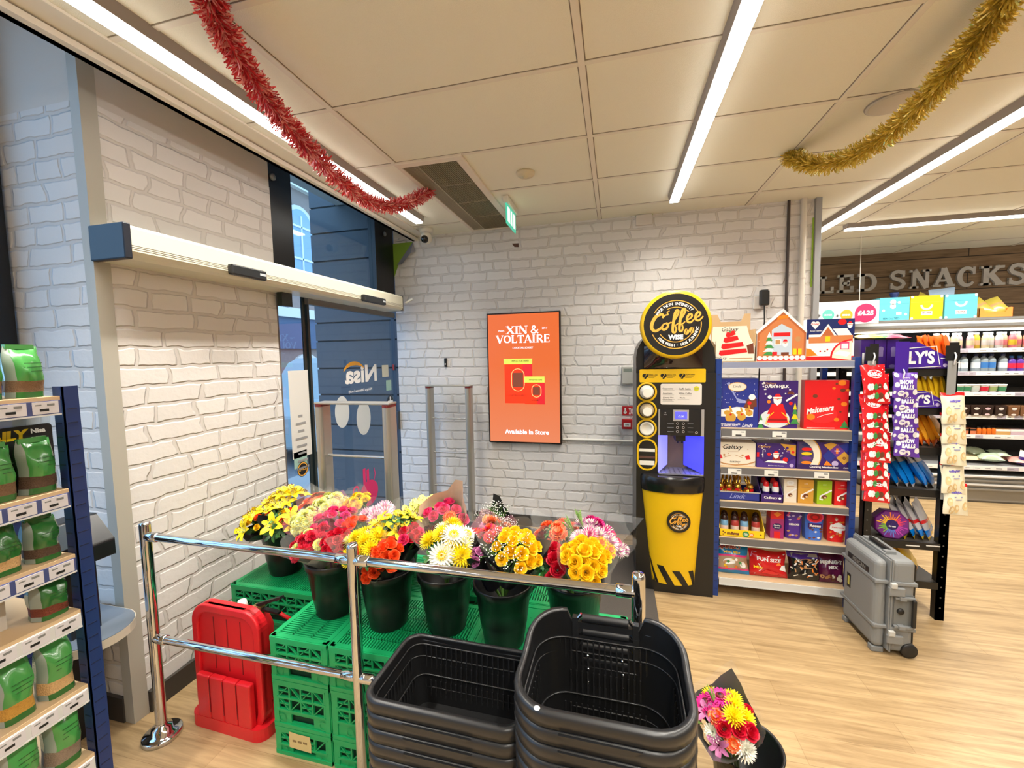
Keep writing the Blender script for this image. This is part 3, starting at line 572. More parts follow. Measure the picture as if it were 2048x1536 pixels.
def wall_at(x, y): p = aty(x, y, YB); return p.x, p.z
DKP = mat('dark_plastic', (26, 27, 28), 0.35); WP = mat('white_plastic', (222, 218, 210), 0.4); CREAMP = mat('cream_pipe_paint', (214, 206, 192), 0.45); REDP = mat('alarm_red', (186, 26, 34), 0.4)
x, z = wall_at(892, 725); t = MB().bx(-.014, -.018, -.045, .014, 0, .045, DKP).disc(0, -.015, .007, WP, fr(0, -.0185, 0)).obj('push_button', loc=(x, YB, z), bevel=.005)
tag(t, 'small black push button on the brick wall left of the orange screen', 'button')
z = wall_at(1200, 880)[1]; x0 = p0.x+TVW+.01
t = MB().tube([(x0, YB-.014, z), (.50, YB-.014, z)], .0125, WP, n=12); tag(t.obj('cable_conduit'), 'thin white horizontal conduit between the screen and the coffee machine', 'conduit')
x, z = wall_at(1255, 750); t = thing('control_box', 'grey wall box with a small display beside the coffee machine', 'wall box', (x, YB, z))
MB().bx(-.05, -.035, -.08, .05, 0, .08, mat('grey_plastic', (176, 174, 166), .4)).obj('case', t, bevel=.006); MB().bx(-.036, -.037, .03, .036, -.035, .06, mat('lcd_grey', (120, 128, 118), .3)).obj('display', t)
x, z = wall_at(1256, 822); t = MB().bx(-.052, -.004, -.04, .052, 0, .045, REDP); q = fr(0, -.0045, 0)
t.disc(-.025, -.012, .014, W, q); t.rect(-.031, -.01, -.019, .03, W, q); 
for k in range(3): t.ribbon([(.01+k*.012, -.03), (.018+k*.012, 0), (.008+k*.012, .03)], .006, W, q)
tag(t.obj('fire_action_sign', loc=(x, YB, z)), 'small red and white fire point sign with a pressing hand', 'sign')
x, z = wall_at(1254, 847); t = thing('fire_call_point', 'red break glass fire call point under its sign by the coffee machine', 'fire alarm', (x, YB, z))
MB().bx(-.045, -.045, -.045, .045, 0, .045, REDP).obj('case', t, bevel=.005); MB().bx(-.03, -.047, -.022, .03, -.045, .012, W).text('FIRE', 0, -.004, .018, BLK, fr(0, -.0475, 0), bold=.02).obj('glass_panel', t)
p = aty(1288, 441, YB); t = MB().bx(-.07, -.03, -.045, .07, 0, .045, mat('box_white', (216, 208, 200), .5)).disc(0, .0, .02, mat('box_white'), fr(0, -.032, 0)).obj('junction_box', loc=(p.x, YB, p.z), bevel=.005); tag(t, 'small white junction box on the brick wall just under the ceiling', 'junction box')
t = MB().bx(-.075, -.003, -.02, .075, -.001, .035, mat('lime_paint')).obj('wallpaper_tear', loc=(p.x, YB, p.z+.06)); tag(t, 'patch of lime paint showing through the torn wallpaper over the junction box', 'torn patch')
# plug and adapter
x, z = wall_at(1520, 605); t = MB().bx(-.055, -.03, -.055, .035, 0, .05, WP).obj('wall_socket', loc=(x, YB, z), bevel=.006); tag(t, 'white wall socket behind the black plug adapter above the chocolate shelves', 'socket')
x, z = wall_at(1524, 597); t = thing('plug_adapter', 'black plug adapter with a hanging cable above the chocolate shelves', 'plug adapter', (x, YB-.03, z))
MB().bx(-.035, -.05, -.065, .035, 0, .065, DKP).obj('body', t, bevel=.012); MB().tube([(0, -.03, -.06), (.004, -.03, -.2), (-.02, -.02, -.5), (-.03, -.01, -1.0)], .0055, DKP, n=8).obj('cable', t)
DP = mat('dark_brown_pipe', (62, 50, 44), .5)
x = wall_at(1574, 500)[0]; t = MB().tube([(x, YB-.016, .05), (x, YB-.016, ZC)], .011, DP, n=12); tag(t.obj('pipe'), 'thin dark brown vertical pipe on the brick wall behind the chocolate shelves', 'pipe')
x = wall_at(1602, 500)[0]; t = thing('pipe', 'thick cream vertical pipe beside the end of the brick wall', 'pipe', (x, YB-.03, 0))
MB().tube([(0, 0, .02), (0, 0, ZC)], .022, CREAMP, n=16).obj('tube', t); zc = wall_at(1600, 555)[1]; MB().tube([(0, 0, zc-.012), (0, 0, zc+.012)], .026, CREAMP, n=16).obj('collar', t)
# peeling wallpaper corner by the shop front
LIME = mat('lime_wall_paint', (126, 160, 48), .7); UND = mat('wallpaper_back', (150, 150, 158), .8)
c1 = Vector((XW+.012, YB-.006, aty(783, 482, YB).z)); pA = wall_at(783, 488); pB = wall_at(826, 484); pC = wall_at(797, 530); pD = wall_at(784, 555)
t = thing('peeling_wallpaper', 'corner of wallpaper peeling off to show lime paint beside the shop front', 'peeling wallpaper', (0, YB, 0))
MB().flat([(pA[0], pA[1]), (pD[0], pD[1]-.16), (pD[0]+.03, pD[1]), (pC[0], pC[1]), (pB[0], pB[1])][::1], LIME, fr(0, -.003, 0)).obj('bare_patch', t)
MB().add([(pB[0], -.004, pB[1]), (pC[0]-.01, -.01, pC[1]), (pC[0]+.06, -.05, pC[1]-.01), (pB[0]+.0, -.055, pB[1]-.12), (pB[0]+.03, -.012, pB[1]-.1)], [(0, 1, 2, 3), (0, 3, 4)], UND).obj('curled_flap', t)
x, z = wall_at(1030, 491); t = MB().flat([(-.03, .02), (-.005, -.014), (.035, -.018), (.035, .018)], mat('brown_scrap', (92, 62, 50), .8), fr(0, -.002, 0)).obj('wall_scrap', loc=(x, YB, z)); tag(t, 'small brown scrap on the upper brick wall below the exit sign', 'scrap')
# entrance mat
t = MB().bx(-2.18, 2.385, 0, .264, 3.68, .012, mat('entrance_mat_fibre', (78, 72, 66), .95, bump=.5, bscale=300, vary=.25)).obj('entrance_mat', bevel=.003); tag(t, 'dark grey brown entrance mat on the floor behind the flower stand', 'mat')
# ================================================================ coffee machine
CY = 3.0
def c3(x, y, Y=CY-.005): p = aty(x, y, Y); return p.x, p.z
CBK = mat('machine_black', (24, 23, 22), .35); CYL = mat('machine_yellow', (232, 186, 10), .4); GOLD = mat('logo_gold', (240, 176, 70), .5)
GOLD.node_tree.nodes['Principled BSDF'].inputs['Base Color'].default_value = (*lin((244, 178, 66)), 1)
X0, X1 = .141, .650
cf = thing('coffee_machine', 'tall black and yellow coffee vending machine with a round logo sign on top', 'coffee machine', (0, 0, 0))
n0, nz1 = c3(1316, 868); n1, _ = c3(1408, 868); _, nz0 = c3(1360, 948)
mb = MB(); mb.bx(X0, CY+.16, 0, X1, CY+.62, 1.55, CBK).bx(X0, CY, 0, n0, CY+.16, 1.55, CBK).bx(n1, CY, 0, X1, CY+.16, 1.55, CBK).bx(n0, CY, 0, n1, CY+.16, nz0, CBK).bx(n0, CY, nz1, n1, CY+.16, 1.55, CBK)
mb.prism([(X0, 1.55), (X1, 1.55)]+[((X0+X1)/2+(X1-X0)/2*cos(a), 1.66+.22*sin(a)) for a in [pi*i/12 for i in range(13)]], -CY-.5, -CY-.04, CBK, Matrix(((1, 0, 0, 0), (0, 0, -1, 0), (0, 1, 0, 0), (0, 0, 0, 1))))
mb.obj('cabinet', cf)
# round sign
def script_coffee(mb, cx, cy, s, m, M, z, bold=1.0):
    cnt = [0]
    def st(pts, wd):
        cnt[0] += 1; mb.ribbon([(cx+a*s, cy+b*s*.86) for a, b in pts], [wd*s*bold*(.5+.5*sin(pi*i/(len(pts)-1))) for i in range(len(pts))], m, M, z+.00012*cnt[0])
    def sm(ctrl, n=7):
        o = []; c = [ctrl[0]]+ctrl+[ctrl[-1]]
        for k in range(len(ctrl)-1):
            a, b, d, e = c[k:k+4]
            for i in range(n):
                f = i/n; o.append(tuple(.5*((2*b[j])+(d[j]-a[j])*f+(2*a[j]-5*b[j]+4*d[j]-e[j])*f*f+(3*b[j]-3*d[j]+e[j]-a[j])*f**3) for j in (0, 1)))
        return o+[ctrl[-1]]
    st(sm([(-.50, .20), (-.48, .32), (-.58, .36), (-.74, .26), (-.86, .02), (-.88, -.22), (-.76, -.34), (-.60, -.26), (-.50, -.12)]), .12)
    st(sm([(-.38, -.02), (-.48, -.08), (-.52, -.22), (-.46, -.30), (-.36, -.24), (-.31, -.10), (-.37, -.02), (-.30, -.04), (-.20, .02)]), .08)
    for dx, dyy in ((-.02, 0), (.21, .05)):
        st(sm([(-.16+dx, -.02+dyy), (-.06+dx, .12+dyy), (.05+dx, .36+dyy), (.06+dx, .48+dyy), (-.0+dx, .50+dyy), (-.06+dx, .34+dyy), (-.10+dx, .06+dyy), (-.13+dx, -.24+dyy), (-.12+dx, -.40+dyy), (-.05+dx, -.42+dyy), (-.01+dx, -.28+dyy), (-.06+dx, -.12+dyy)]), .095)
        st(sm([(-.06+dx, -.12+dyy), (.0+dx, -.10+dyy), (.07+dx, -.02+dyy)]), .05)
    for dx, dyy in ((.40, .08), (.68, .15)):
        st(sm([(-.10+dx, .0+dyy), (.02+dx, .05+dyy), (.10+dx, .15+dyy), (.08+dx, .24+dyy), (.0+dx, .22+dyy), (-.06+dx, .08+dyy), (-.04+dx, -.06+dyy), (.05+dx, -.10+dyy), (.14+dx, -.02+dyy), (.20+dx, .07+dyy)]), .082)
    st(sm([(-.46, .24), (-.40, .32), (-.32, .34), (-.34, .44), (-.26, .50)]), .05)
def arc_text(mb, s, cx, cy, r, a0, a1, size, m, M, z, inside=False):
    n = len(s)
    for i, ch in enumerate(s):
        if ch == ' ': continue
        a = a0+(a1-a0)*(i+.5)/n; rot = a-pi/2 if not inside else a+pi/2
        Mq = M @ Matrix.Translation((cx+r*cos(a), cy+r*sin(a), z)) @ Matrix.Rotation(rot, 4, 'Z')
        mb.text(ch, 0, 0, size, m, Mq, bold=.04)
def logo(mb, cx, cy, r, M, z, mini=False):
    mb.ring(cx, cy, r*.755, r*.78, GOLD, M, z, 56); mb.ring(cx, cy, r*.545, r*.57, GOLD, M, z, 48)
    mb.flat([(cx-r*.86, cy-.30*r), (cx-r*.5, cy-.30*r), (cx+r*.6, cy-.10*r), (cx+r*.62, cy+.04*r), (cx+r*.86, cy+.08*r), (cx+r*.84, cy+.36*r), (cx+r*.4, cy+.40*r), (cx-r*.30, cy+.50*r), (cx-r*.86, cy+.34*r)], CBK, M, z+.0004)
    
    arc_text(mb, 'MADE WITH INTENSITY', cx, cy, r*.665, radians(150), radians(42), r*.118, W, M, z+.003)
    arc_text(mb, '100% FRESH - 100% AUTHENTIC', cx, cy, r*.665, radians(217), radians(352), r*.118, W, M, z+.003, True)
    script_coffee(mb, cx+.04*r, cy+.07*r, r*.88, GOLD, M, z+.0008)
    mb.text('WISE', cx, cy-.40*r, 1, W, M, z+.003, bold=.06, w=r*.46)
    for s_ in (-1, 1): mb.disc(cx+(.40+.075*s_)*r, cy-.22*r+.02*s_*r, r*.08, GOLD, M, z+.003+.0002*s_, 14, r*.10).ribbon([(cx+(.40+.075*s_-.03)*r, cy-.30*r), (cx+(.40+.075*s_+.03)*r, cy-.13*r)], r*.02, CBK, M, z+.0036)
DX, DZ = .382, 1.872; RD = .222
sg = MB().loft([[(DX+r_*cos(2*pi*i/48), CY+y_, DZ+r_*sin(2*pi*i/48)) for i in range(48)] for r_, y_ in ((.20, .0), (RD-.006, -.004), (RD, -.02), (RD, -.075), (RD-.008, -.088), (RD-.022, -.09))], CYL, cap1=False, cap0=True).obj('sign_rim', cf)
mb = MB().disc(DX, DZ, RD-.02, CBK, fr(0, CY-.0885, 0), n=48); logo(mb, DX, DZ, RD-.02, fr(0, CY-.0885, 0), .001); mb.obj('sign_face', sg)
# bean hopper below the sign
a0, b0 = c3(1282, 742); a1, b1 = c3(1412, 690); HP = mat('hopper_gloss', (46, 30, 26), .08, coat=.6)
MB().loft([[(a0+.02+(a1-a0-.04)*i/10, CY+.0-.05*sin(pi*i/10)*k, z) for i in range(11)] for z, k in ((b0+.02, .2), (b0+.05, .8), (b1, 1.0))], HP, closed=False).obj('bean_hopper', cf)
q = fr(0, CY-.004, 0)
a0, b0 = c3(1279, 765); a1, b1 = c3(1412, 737.5); mb = MB().prism(rrect(a0, b0, a1, b1, .008), 0, .003, CYL, fr(0, CY, 0)); w_ = a1-a0
for k in range(3):
    ux = a0+w_*(.09+.28*k); uz = (b0+b1)/2-.002
    mb.disc(ux-.007, uz+.004, .013, CBK, q, .0002, 12).disc(ux+.008, uz+.004, .013, CBK, q, .0003, 12).flat([(ux-.019, uz), (ux+.02, uz), (ux, uz-.022)], CBK, q, .0004).ribbon([(ux-.006, uz-.012), (ux+.008, uz+.014)], .003, CYL, q, .0006)
    mb.text(('Select a cup', 'Select a drink', 'Pay & collect')[k], ux+w_*.12, uz+.009, 1, CBK, q, .0006, bold=.02, w=w_*.14); mb.rect(ux+w_*.05, uz-.004, ux+w_*.17, uz-.002, mat('dim_print', (120, 96, 20), .6), q, .0005).rect(ux+w_*.05, uz-.012, ux+w_*.14, uz-.010, mat('dim_print'), q, .0005)
mb.obj('instruction_strip', cf)
a0, b0 = c3(1321, 809); a1, b1 = c3(1404, 767.5); LGP = mat('menu_cream', (224, 216, 206), .5); w_ = a1-a0; h_ = b1-b0
mb = MB().prism(rrect(a0, b0, a1, b1, .012), 0, .003, LGP, fr(0, CY, 0)); GT = mat('menu_text', (110, 104, 98), .6)
for s, u, v in (('Cappuccino', .18, .76), ('Americano', .17, .54), ('Creamy Hot', .19, .33), ('Chocolate', .17, .24), ('Caffè Latte', .59, .76), ('White Coffee', .6, .54), ('Mocha', .54, .33)):
    mb.text(s, a0+w_*u, b0+h_*v, 1, GT, q, bold=.02, w=w_*.026*len(s)); mb.rect(a0+w_*(u-.12), b0+h_*(v-.085), a0+w_*(u+.16), b0+h_*(v-.07), mat('menu_line', (176, 168, 160), .6), q, .0002)
mb.disc(a0+w_*.87, b0+h_*.77, .017, mat('price_lime', (214, 208, 40), .5), q, .0004, 18).text('£2.50', a0+w_*.87, b0+h_*.77, .011, GT, q, .0008, bold=.02); mb.obj('menu_panel', cf)
# cup dispensers
CUPW = mat('paper_cup', (232, 226, 212), .6); CUPB = mat('paper_cup_kraft', (176, 160, 130), .6)
for k, (px, py) in enumerate(((1293.5, 784), (1293.5, 820.5), (1293.5, 857))):
    ax, az = c3(px, py); t = MB().ring(ax, az, .0, .056, CBK, fr(0, CY-.001, 0)).loft([[(ax+r_*cos(2*pi*i/36), CY+y_, az+r_*sin(2*pi*i/36)) for i in range(36)] for r_, y_ in ((.067, 0), (.067, -.008), (.058, -.010), (.054, -.002))], CYL, cap0=False, cap1=False).obj('cup_dispenser', cf)
    if k < 2: mb = MB().loft([[(ax+dx+r_*cos(2*pi*i/28), CY+y_, az+dz+r_*sin(2*pi*i/28)) for i in range(28)] for r_, y_, dx, dz in ((.047, -.004, 0, .0), (.045, -.02, 0, 0), (.031, -.075, 0, 0), (.028, -.077, 0, 0))], CUPB if k else CUPW, cap1=False).disc(ax, az, .03, CUPW, fr(0, CY-.0775, 0))
    else: mb = MB().loft([[(ax+r_*cos(2*pi*i/28), CY+y_, az+r_*sin(2*pi*i/28)) for i in range(28)] for r_, y_ in ((.047, -.004), (.047, -.014), (.036, -.016), (.034, -.010), (.0, -.010))], CUPW, cap1=False)
    mb.obj('paper_cup', t)
ax, az = c3(1294, 909); aw = .067; ah = .06
def stad(w, h, n=10): return [(ax+w*cos(a), az+h+w*sin(a)) for a in [pi*i/n for i in range(n+1)]]+[(ax+w*cos(a), az-h+w*sin(a)) for a in [pi+pi*i/n for i in range(n+1)]]
o_ = stad(aw, .046); i_ = stad(aw-.012, .046); n = len(o_); mb = MB()
q2 = fr(0, CY-.006, 0); mb.add([(x, z, .0) for x, z in o_]+[(x, z, 0) for x, z in i_], [(k, (k+1) % n, n+(k+1) % n, n+k) for k in range(n)], CYL, q2); mb.add([(x, z, .0) for x, z in o_]+[(x, z, -.006) for x, z in o_], [(n+k, n+(k+1) % n, (k+1) % n, k) for k in range(n)], CYL, q2)
t = mb.obj('lid_dispenser', cf)
mb = MB().flat(i_, CBK, fr(0, CY-.001, 0)).bx(ax-.05, CY-.004, az-.075, ax+.05, CY-.001, az-.045, CUPW).bx(ax-.052, CY-.005, az-.028, ax+.052, CY-.001, az-.012, mat('sachet_brown', (92, 60, 50), .6)).bx(ax-.052, CY-.005, az+.02, ax+.052, CY-.001, az+.04, CUPW); mb.obj('sachet', t)
# control panel
a0, b0 = c3(1316, 869.5); a1, b1 = c3(1409, 819); w_ = a1-a0; h_ = b1-b0
mb = MB().bx(a0, CY-.015, b0, a1, CY, b1, mat('control_black', (20, 20, 22), .2)); q = fr(0, CY-.0155, 0); SILV = mat('silver_edge', (190, 190, 194), .3, .7)
mb.bx(a0+.0, CY-.02, b0, a0+.010, CY, b1, SILV).bx(a1-.022, CY-.022, b0, a1-.004, CY, b1, SILV)
for r_ in range(3):
    for c_ in range(2): mb.ring(a0+w_*(.42+.13*c_), b0+h_*(.46-.155*r_), .006, .0085, SILV, q, 0, 14).rect(a0+w_*(.2+.44*c_), b0+h_*(.45-.155*r_), a0+w_*(.34+.42*c_), b0+h_*(.47-.155*r_), mat('panel_grey_text', (120, 120, 124), .6), q)
mb.ring(a0+w_*.83, b0+h_*.13, .004, .009, SILV, q, 0, 14); mb.rect(a0+w_*.12, b0+h_*.78, a0+w_*.19, b0+h_*.80, SILV, q).ring(a0+w_*.155, b0+h_*.86, .002, .005, SILV, q, 0, 8)
t = mb.obj('control_panel', cf)
s0, t0 = c3(1350, 838, CY-.017); s1, t1 = c3(1374, 824, CY-.017)
MB().bx(s0-.012, CY-.018, t0-.014, s1+.012, CY-.015, t1+.014, SILV).rect(s0, t0, s1, t1, mat('blue_lcd', (70, 70, 255), .3, emit=1.6), fr(0, CY-.019, 0)).text('£2.50', (s0+s1)/2, (t0+t1)/2-.006, .016, mat('lcd_text', (210, 215, 255), .3, emit=1.0), fr(0, CY-.0195, 0)).obj('display', t)
# lit cup niche
BL = mat('blue_lit_panel', (60, 60, 255), .3, emit=1.7); BL2 = mat('pale_blue_lit_panel', (140, 140, 255), .3, emit=1.1)
t = MB().bx(n0, CY+.15, nz0, n1, CY+.16, nz1, mat('niche_back', (120, 104, 92), .3, .3)).bx(n0, CY, nz1-.004, n1, CY+.15, nz1, CBK).obj('cup_niche', cf); w_ = n1-n0
MB().add([(n0+.001, CY-.012, nz0+.005), (n0+w_*.27, CY+.14, nz0+.03), (n0+w_*.27, CY+.14, nz1-.006), (n0+.001, CY-.012, nz1-.004)], [(0, 1, 2, 3)], BL2).obj('lit_panel', t)
MB().add([(n1-.001, CY-.012, nz0+.005), (n1-w_*.36, CY+.14, nz0+.03), (n1-w_*.36, CY+.14, nz1-.006), (n1-.001, CY-.012, nz1-.004)], [(3, 2, 1, 0)], BL).obj('lit_panel', t)
MB().bx(n0+w_*.4, CY+.02, nz1-.05, n0+w_*.62, CY+.12, nz1-.004, CBK).tube([(n0+w_*.46, CY+.05, nz1-.05), (n0+w_*.46, CY+.05, nz1-.07)], .006, CBK).tube([(n0+w_*.56, CY+.05, nz1-.05), (n0+w_*.56, CY+.05, nz1-.07)], .006, CBK).obj('spout', t)
mb = MB().bx(n0+.004, CY-.03, nz0-.002, n1-.004, CY+.15, nz0+.006, mat('drip_grille', (150, 150, 160), .3, .5))
for i in range(9):
    for j in range(6): mb.disc(n0+.02+i*(w_-.04)/8, CY-.015+j*.027, .006, CBK, Matrix.Translation((0, 0, nz0+.0066)), 0, 8)
mb.obj('drip_tray', t)
# cup shaped front
tl = c3(1284, 968)[0]; trr = c3(1406.5, 968)[0]; zt_ = c3(1340, 985, CY-.08)[1]; bl = c3(1304, 1165)[0]; brr = c3(1388, 1165)[0]; zb_ = c3(1345, 1170, CY-.06)[1]; zl_ = c3(1345, 953, CY-.04)[1]
def cup_pt(u, v, off=0.0):      # u across 0..1, v down 0..1
    xl = tl+(bl-tl)*v; xr = trr+(brr-trr)*v; b = (.085*(1-v)+.065*v); a = pi*(u)
    return ((xl+xr)/2-(xr-xl)/2*cos(a), CY+.002-(b+off)*sin(a), zt_+(zb_-zt_)*v)
def cup_patch(mb, poly_rows, m, off):
    v = [cup_pt(u, vv, off) for row in poly_rows for u, vv in row]; k = len(poly_rows[0]); f = [(r*k+i+1, r*k+i, (r+1)*k+i, (r+1)*k+i+1) for r in range(len(poly_rows)-1) for i in range(k-1)]
    mb.add(v, f, m, smooth=True)
mb = MB(); cup_patch(mb, [[(i/24, j/8) for i in range(25)] for j in range(9)], CYL, 0)
mb.add([cup_pt(i/24, 1) for i in range(25)], [tuple(range(25))], CYL)
cup = mb.obj('cup_front', cf)
mb = MB()
for k, (u0, v0) in enumerate(((.02, .74), (.24, .80), (.47, .84), (.72, .84))):
    rows = []
    for j in range(7):
        v = v0+(1.0-v0)*j/6; sh = (.16 if k < 3 else .13)*j/6; wd_ = .11 if k else .07
        rows.append([(min(1, u0+sh+wd_*i/4), v) for i in range(5)])
    cup_patch(mb, rows, CBK, .0025)
cup_patch(mb, [[(u, .70+.0*u+.0 if u < .5 else .70) for u in (0, .015, .03)], [(u, 1.0) for u in (0, .10, .17)]], CBK, .0028)
mb.obj('stripe', cup)
lg = MB(); LM = Matrix.Translation((DX+.03, CY-.088, c3(1350, 1034)[1])) @ FRONT
lg.prism([(.067*1.12*cos(2*pi*i/36), .067*1.12*sin(2*pi*i/36)) for i in range(36)], -.008, 0, CBK, LM); logo(lg, 0, 0, .074, LM, .0006); lg.obj('logo_disc', cup)
mb = MB(); rows = []
for z, e in ((zt_-.004, .006), (zt_+.03, .010), (zl_-.01, .010), (zl_+.004, .0)):
    rows.append([((tl+trr)/2-((trr-tl)/2+e)*cos(pi*i/24), CY+.002-(.088+e)*sin(pi*i/24), z) for i in range(25)])
mb.loft(rows, mat('lid_black', (22, 21, 21), .2), closed=False); mb.add(rows[-1], [tuple(range(25))], mat('lid_gloss', (34, 30, 30), .06, coat=.5)); mb.obj('cup_lid', cf)
# ================================================================ chocolate shelf unit
SY = 3.03
BLUEP = mat('blue_rack_post', (22, 56, 128), .4); LIPG = mat('shelf_lip_grey', (104, 102, 102), .4); CHIP = mat('chipboard', (206, 176, 136), .8); LIPB = mat('shelf_lip_silver', (150, 158, 184), .3, .3); LIPW = mat('shelf_lip_white', (206, 206, 204), .4); TICK = mat('price_ticket', (226, 224, 216), .7)
lx0 = .655; lx1 = aty(1722.5, 740, SY).x
def sz(x, y, Y=SY): return aty(x, y, Y).z
LIPS = [(724, 737), (856, 873), (933, 947), (1001, 1013), (1073, 1087), (1153, 1167)]
ZL = [(sz(1432, a), sz(1432, b)) for a, b in LIPS]
su = thing('shelf_unit', 'blue post shelf unit of boxed chocolates beside the coffee machine', 'shelves', (lx0, SY, 0))
sw = lx1-lx0; DEP = .42
for x in (0, sw):
    for y in (0, DEP):
        o = x-.034 if x else x
        p = MB().bx(o, y, 0, o+.034, y+.038, ZL[0][0]+.02, BLUEP); 
        for k in range(28): p.bx(o+.008, y-.0012, .05+k*.055, o+.027, y+.001, .056+k*.055, mat('blue_slot', (14, 36, 90), .5))
        p.obj('post', su, bevel=.002)
for k, (a, b) in enumerate(ZL):
    s_ = MB().bx(.005, .004, a-.016, sw-.005, DEP+.03, a, CHIP).bx(.038, -.004, b, sw-.038, .006, a-.003, (LIPB, LIPG, LIPG, LIPG, LIPG, LIPW)[k]).bx(.038, -.006, b-.002, sw-.038, .004, b+.003, LIPW).obj('shelf', su)
    for px in {1: (1477, 1558), 2: (1470, 1544, 1645)}.get(k, ()):
        x = aty(px, 870, SY).x-lx0
        tk = MB().bx(x-.041, -.008, (a+b)/2-.022, x+.041, -.005, (a+b)/2+.016, TICK).rect(x-.02, (a+b)/2-.018, x+.016, (a+b)/2-.010, BLK, fr(0, -.0085, 0)).rect(x+.012, (a+b)/2+.004, x+.034, (a+b)/2+.010, mat('ticket_grey', (120, 120, 118), .7), fr(0, -.0085, 0)).obj('price_ticket', s_)
CREAM = mat('pack_cream', (238, 228, 208), .4); KRAFT = mat('pack_kraft', (196, 164, 120), .7); PRED = mat('pack_red', (220, 24, 30), .35); PPUR = mat('pack_purple', (58, 28, 110), .35); PPUR2 = mat('pack_mid_purple', (104, 52, 140), .35); PBLU = mat('pack_blue', (34, 50, 140), .35); PNAV = mat('pack_night_blue', (26, 40, 100), .35)
PGOLD = mat('pack_gold', (222, 170, 70), .3, .35); PGRN = mat('pack_green', (60, 140, 70), .4); POR = mat('pack_orange', (240, 130, 30), .35); PBRN = mat('pack_brown', (112, 56, 34), .4); PTAN = mat('pack_tan', (190, 140, 90), .4); PLIM = mat('pack_lime', (160, 196, 30), .35); PLB = mat('pack_light_blue', (70, 120, 220), .35); PGIN = mat('pack_gingerbread', (186, 100, 54), .4); PYEL = mat('pack_yellow', (246, 206, 24), .4); PPNK = mat('pack_pink', (230, 70, 120), .4); FLESH = mat('pack_peach', (236, 184, 150), .5); PGRY = mat('pack_silver', (196, 196, 200), .25, .5)
# bright strip of light reaches packs from above; each pack is its own thing
def pack(name, label, cat, x0, x1, yt, k, Y, depth, m, art=None, group=None, lean=0.0, rz=0.0, side=None, zz=None):
    a = aty(x0, yt, Y); b = aty(x1, yt, Y); z0 = ZL[k][0] if zz is None else zz; w_ = b.x-a.x; h_ = (a.z+b.z)/2-z0
    mb = MB().bx(0, 0, 0, w_, depth, h_, side or m)
    if side: mb.rect(0, 0, w_, h_, m, fr(0, -.0004, 0))
    q = fr(0, -.001, 0)
    if art: art(mb, w_, h_, q)
    o = mb.obj(name, loc=(a.x, Y, z0+.0005), rot=(-lean, 0, rz)); return tag(o, label, cat, group)
def dots(mb, w_, h_, q, n, m, seed, r0=.003, r1=.006, y0=.5):
    rr = random.Random(seed)
    for _ in range(n): mb.disc(rr.uniform(.04, .96)*w_, rr.uniform(y0, .96)*h_, rr.uniform(r0, r1), m, q, .0002, 8)
def xmas_tree(mb, x, y, w_, h_, q, m, m2, n=4, z=.0008):
    for i in range(n):
        t = i/n; ww = w_*(1-t*.75); yy = y+h_*t
        mb.flat([(x-ww/2, yy), (x+ww/2, yy), (x, yy+h_/n*1.5)], m if i % 2 == 0 else m2, q, z+.0001*i)
def santa(mb, x, y, s, q, z=.001):
    mb.disc(x, y, s, FLESH, q, z, 16); mb.flat([(x-s*1.1, y+s*.35), (x+s*1.1, y+s*.35), (x+s*.5, y+s*1.5), (x-s*.4, y+s*1.5)], PRED, q, z+.0002); mb.rect(x-s*1.2, y+s*.3, x+s*1.2, y+s*.6, W, q, z+.0003)
    mb.flat([(x-s*1.1, y+s*.1), (x-s*.5, y-s*.1), (x+s*.5, y-s*.1), (x+s*1.1, y+s*.1), (x+s*.9, y-s*1.1), (x, y-s*1.9), (x-s*.9, y-s*1.1)], W, q, z+.0004); mb.disc(x, y-.05*s, s*.2, mat('pack_nose', (220, 120, 110), .5), q, z+.0005, 8)
    for e in (-.35, .35): mb.disc(x+e*s, y+s*.1, s*.09, BLK, q, z+.0005, 6)
# --- top of the unit
Y1 = 3.08
a = aty(1424, 640, Y1); b = aty(1512, 640, Y1); w_ = b.x-a.x; hb = aty(1450, 629, Y1+.12).z-ZL[0][0]; hf = aty(1450, 653, Y1).z-ZL[0][0]
t = thing('display_carton', 'cream display carton with a red ribbon tree on the top shelf beside the round sign', 'carton', (a.x, Y1, ZL[0][0]))
q = fr(0, -.001, 0)
fp = [(.08*w_, 0), (w_, 0), (w_, .40*hf), (.86*w_, .72*hf), (.80*w_, hf), (.03*w_, hf), (0, .62*hf), (.10*w_, .46*hf)]
mb = MB().prism(fp, -.004, 0, CREAM, fr(0, 0, 0))
mb.text('Galaxy', .42*w_, hf*.90, 1, BLK, q, w=w_*.38, shear=.35); mb.text('Galaxy', .22*w_, hf*.09, 1, BLK, q, w=w_*.28, shear=.35); mb.rect(w_*.42, hf*.08, w_*.94, hf*.10, PTAN, q)
for i, (x0_, x1_, y_) in enumerate(((.17, .82, .22), (.22, .74, .40), (.27, .62, .58), (.32, .55, .73))): mb.flat([(x0_*w_, y_*hf), (x0_*w_+.05*w_, (y_-.05)*hf), (x1_*w_, (y_+.04)*hf), (x1_*w_-.03*w_, (y_+.15)*hf), (x0_*w_+.02*w_, (y_+.10)*hf)], PRED, q, .0003+.0002*i)
mb.flat([(.84*w_, .22*hf), (.97*w_, .22*hf), (.95*w_, .52*hf), (.80*w_, .45*hf)], PBRN, q, .0004); mb.disc(.42*w_, .84*hf, .006, PGRN, q, .001, 6); mb.obj('front_panel', t)
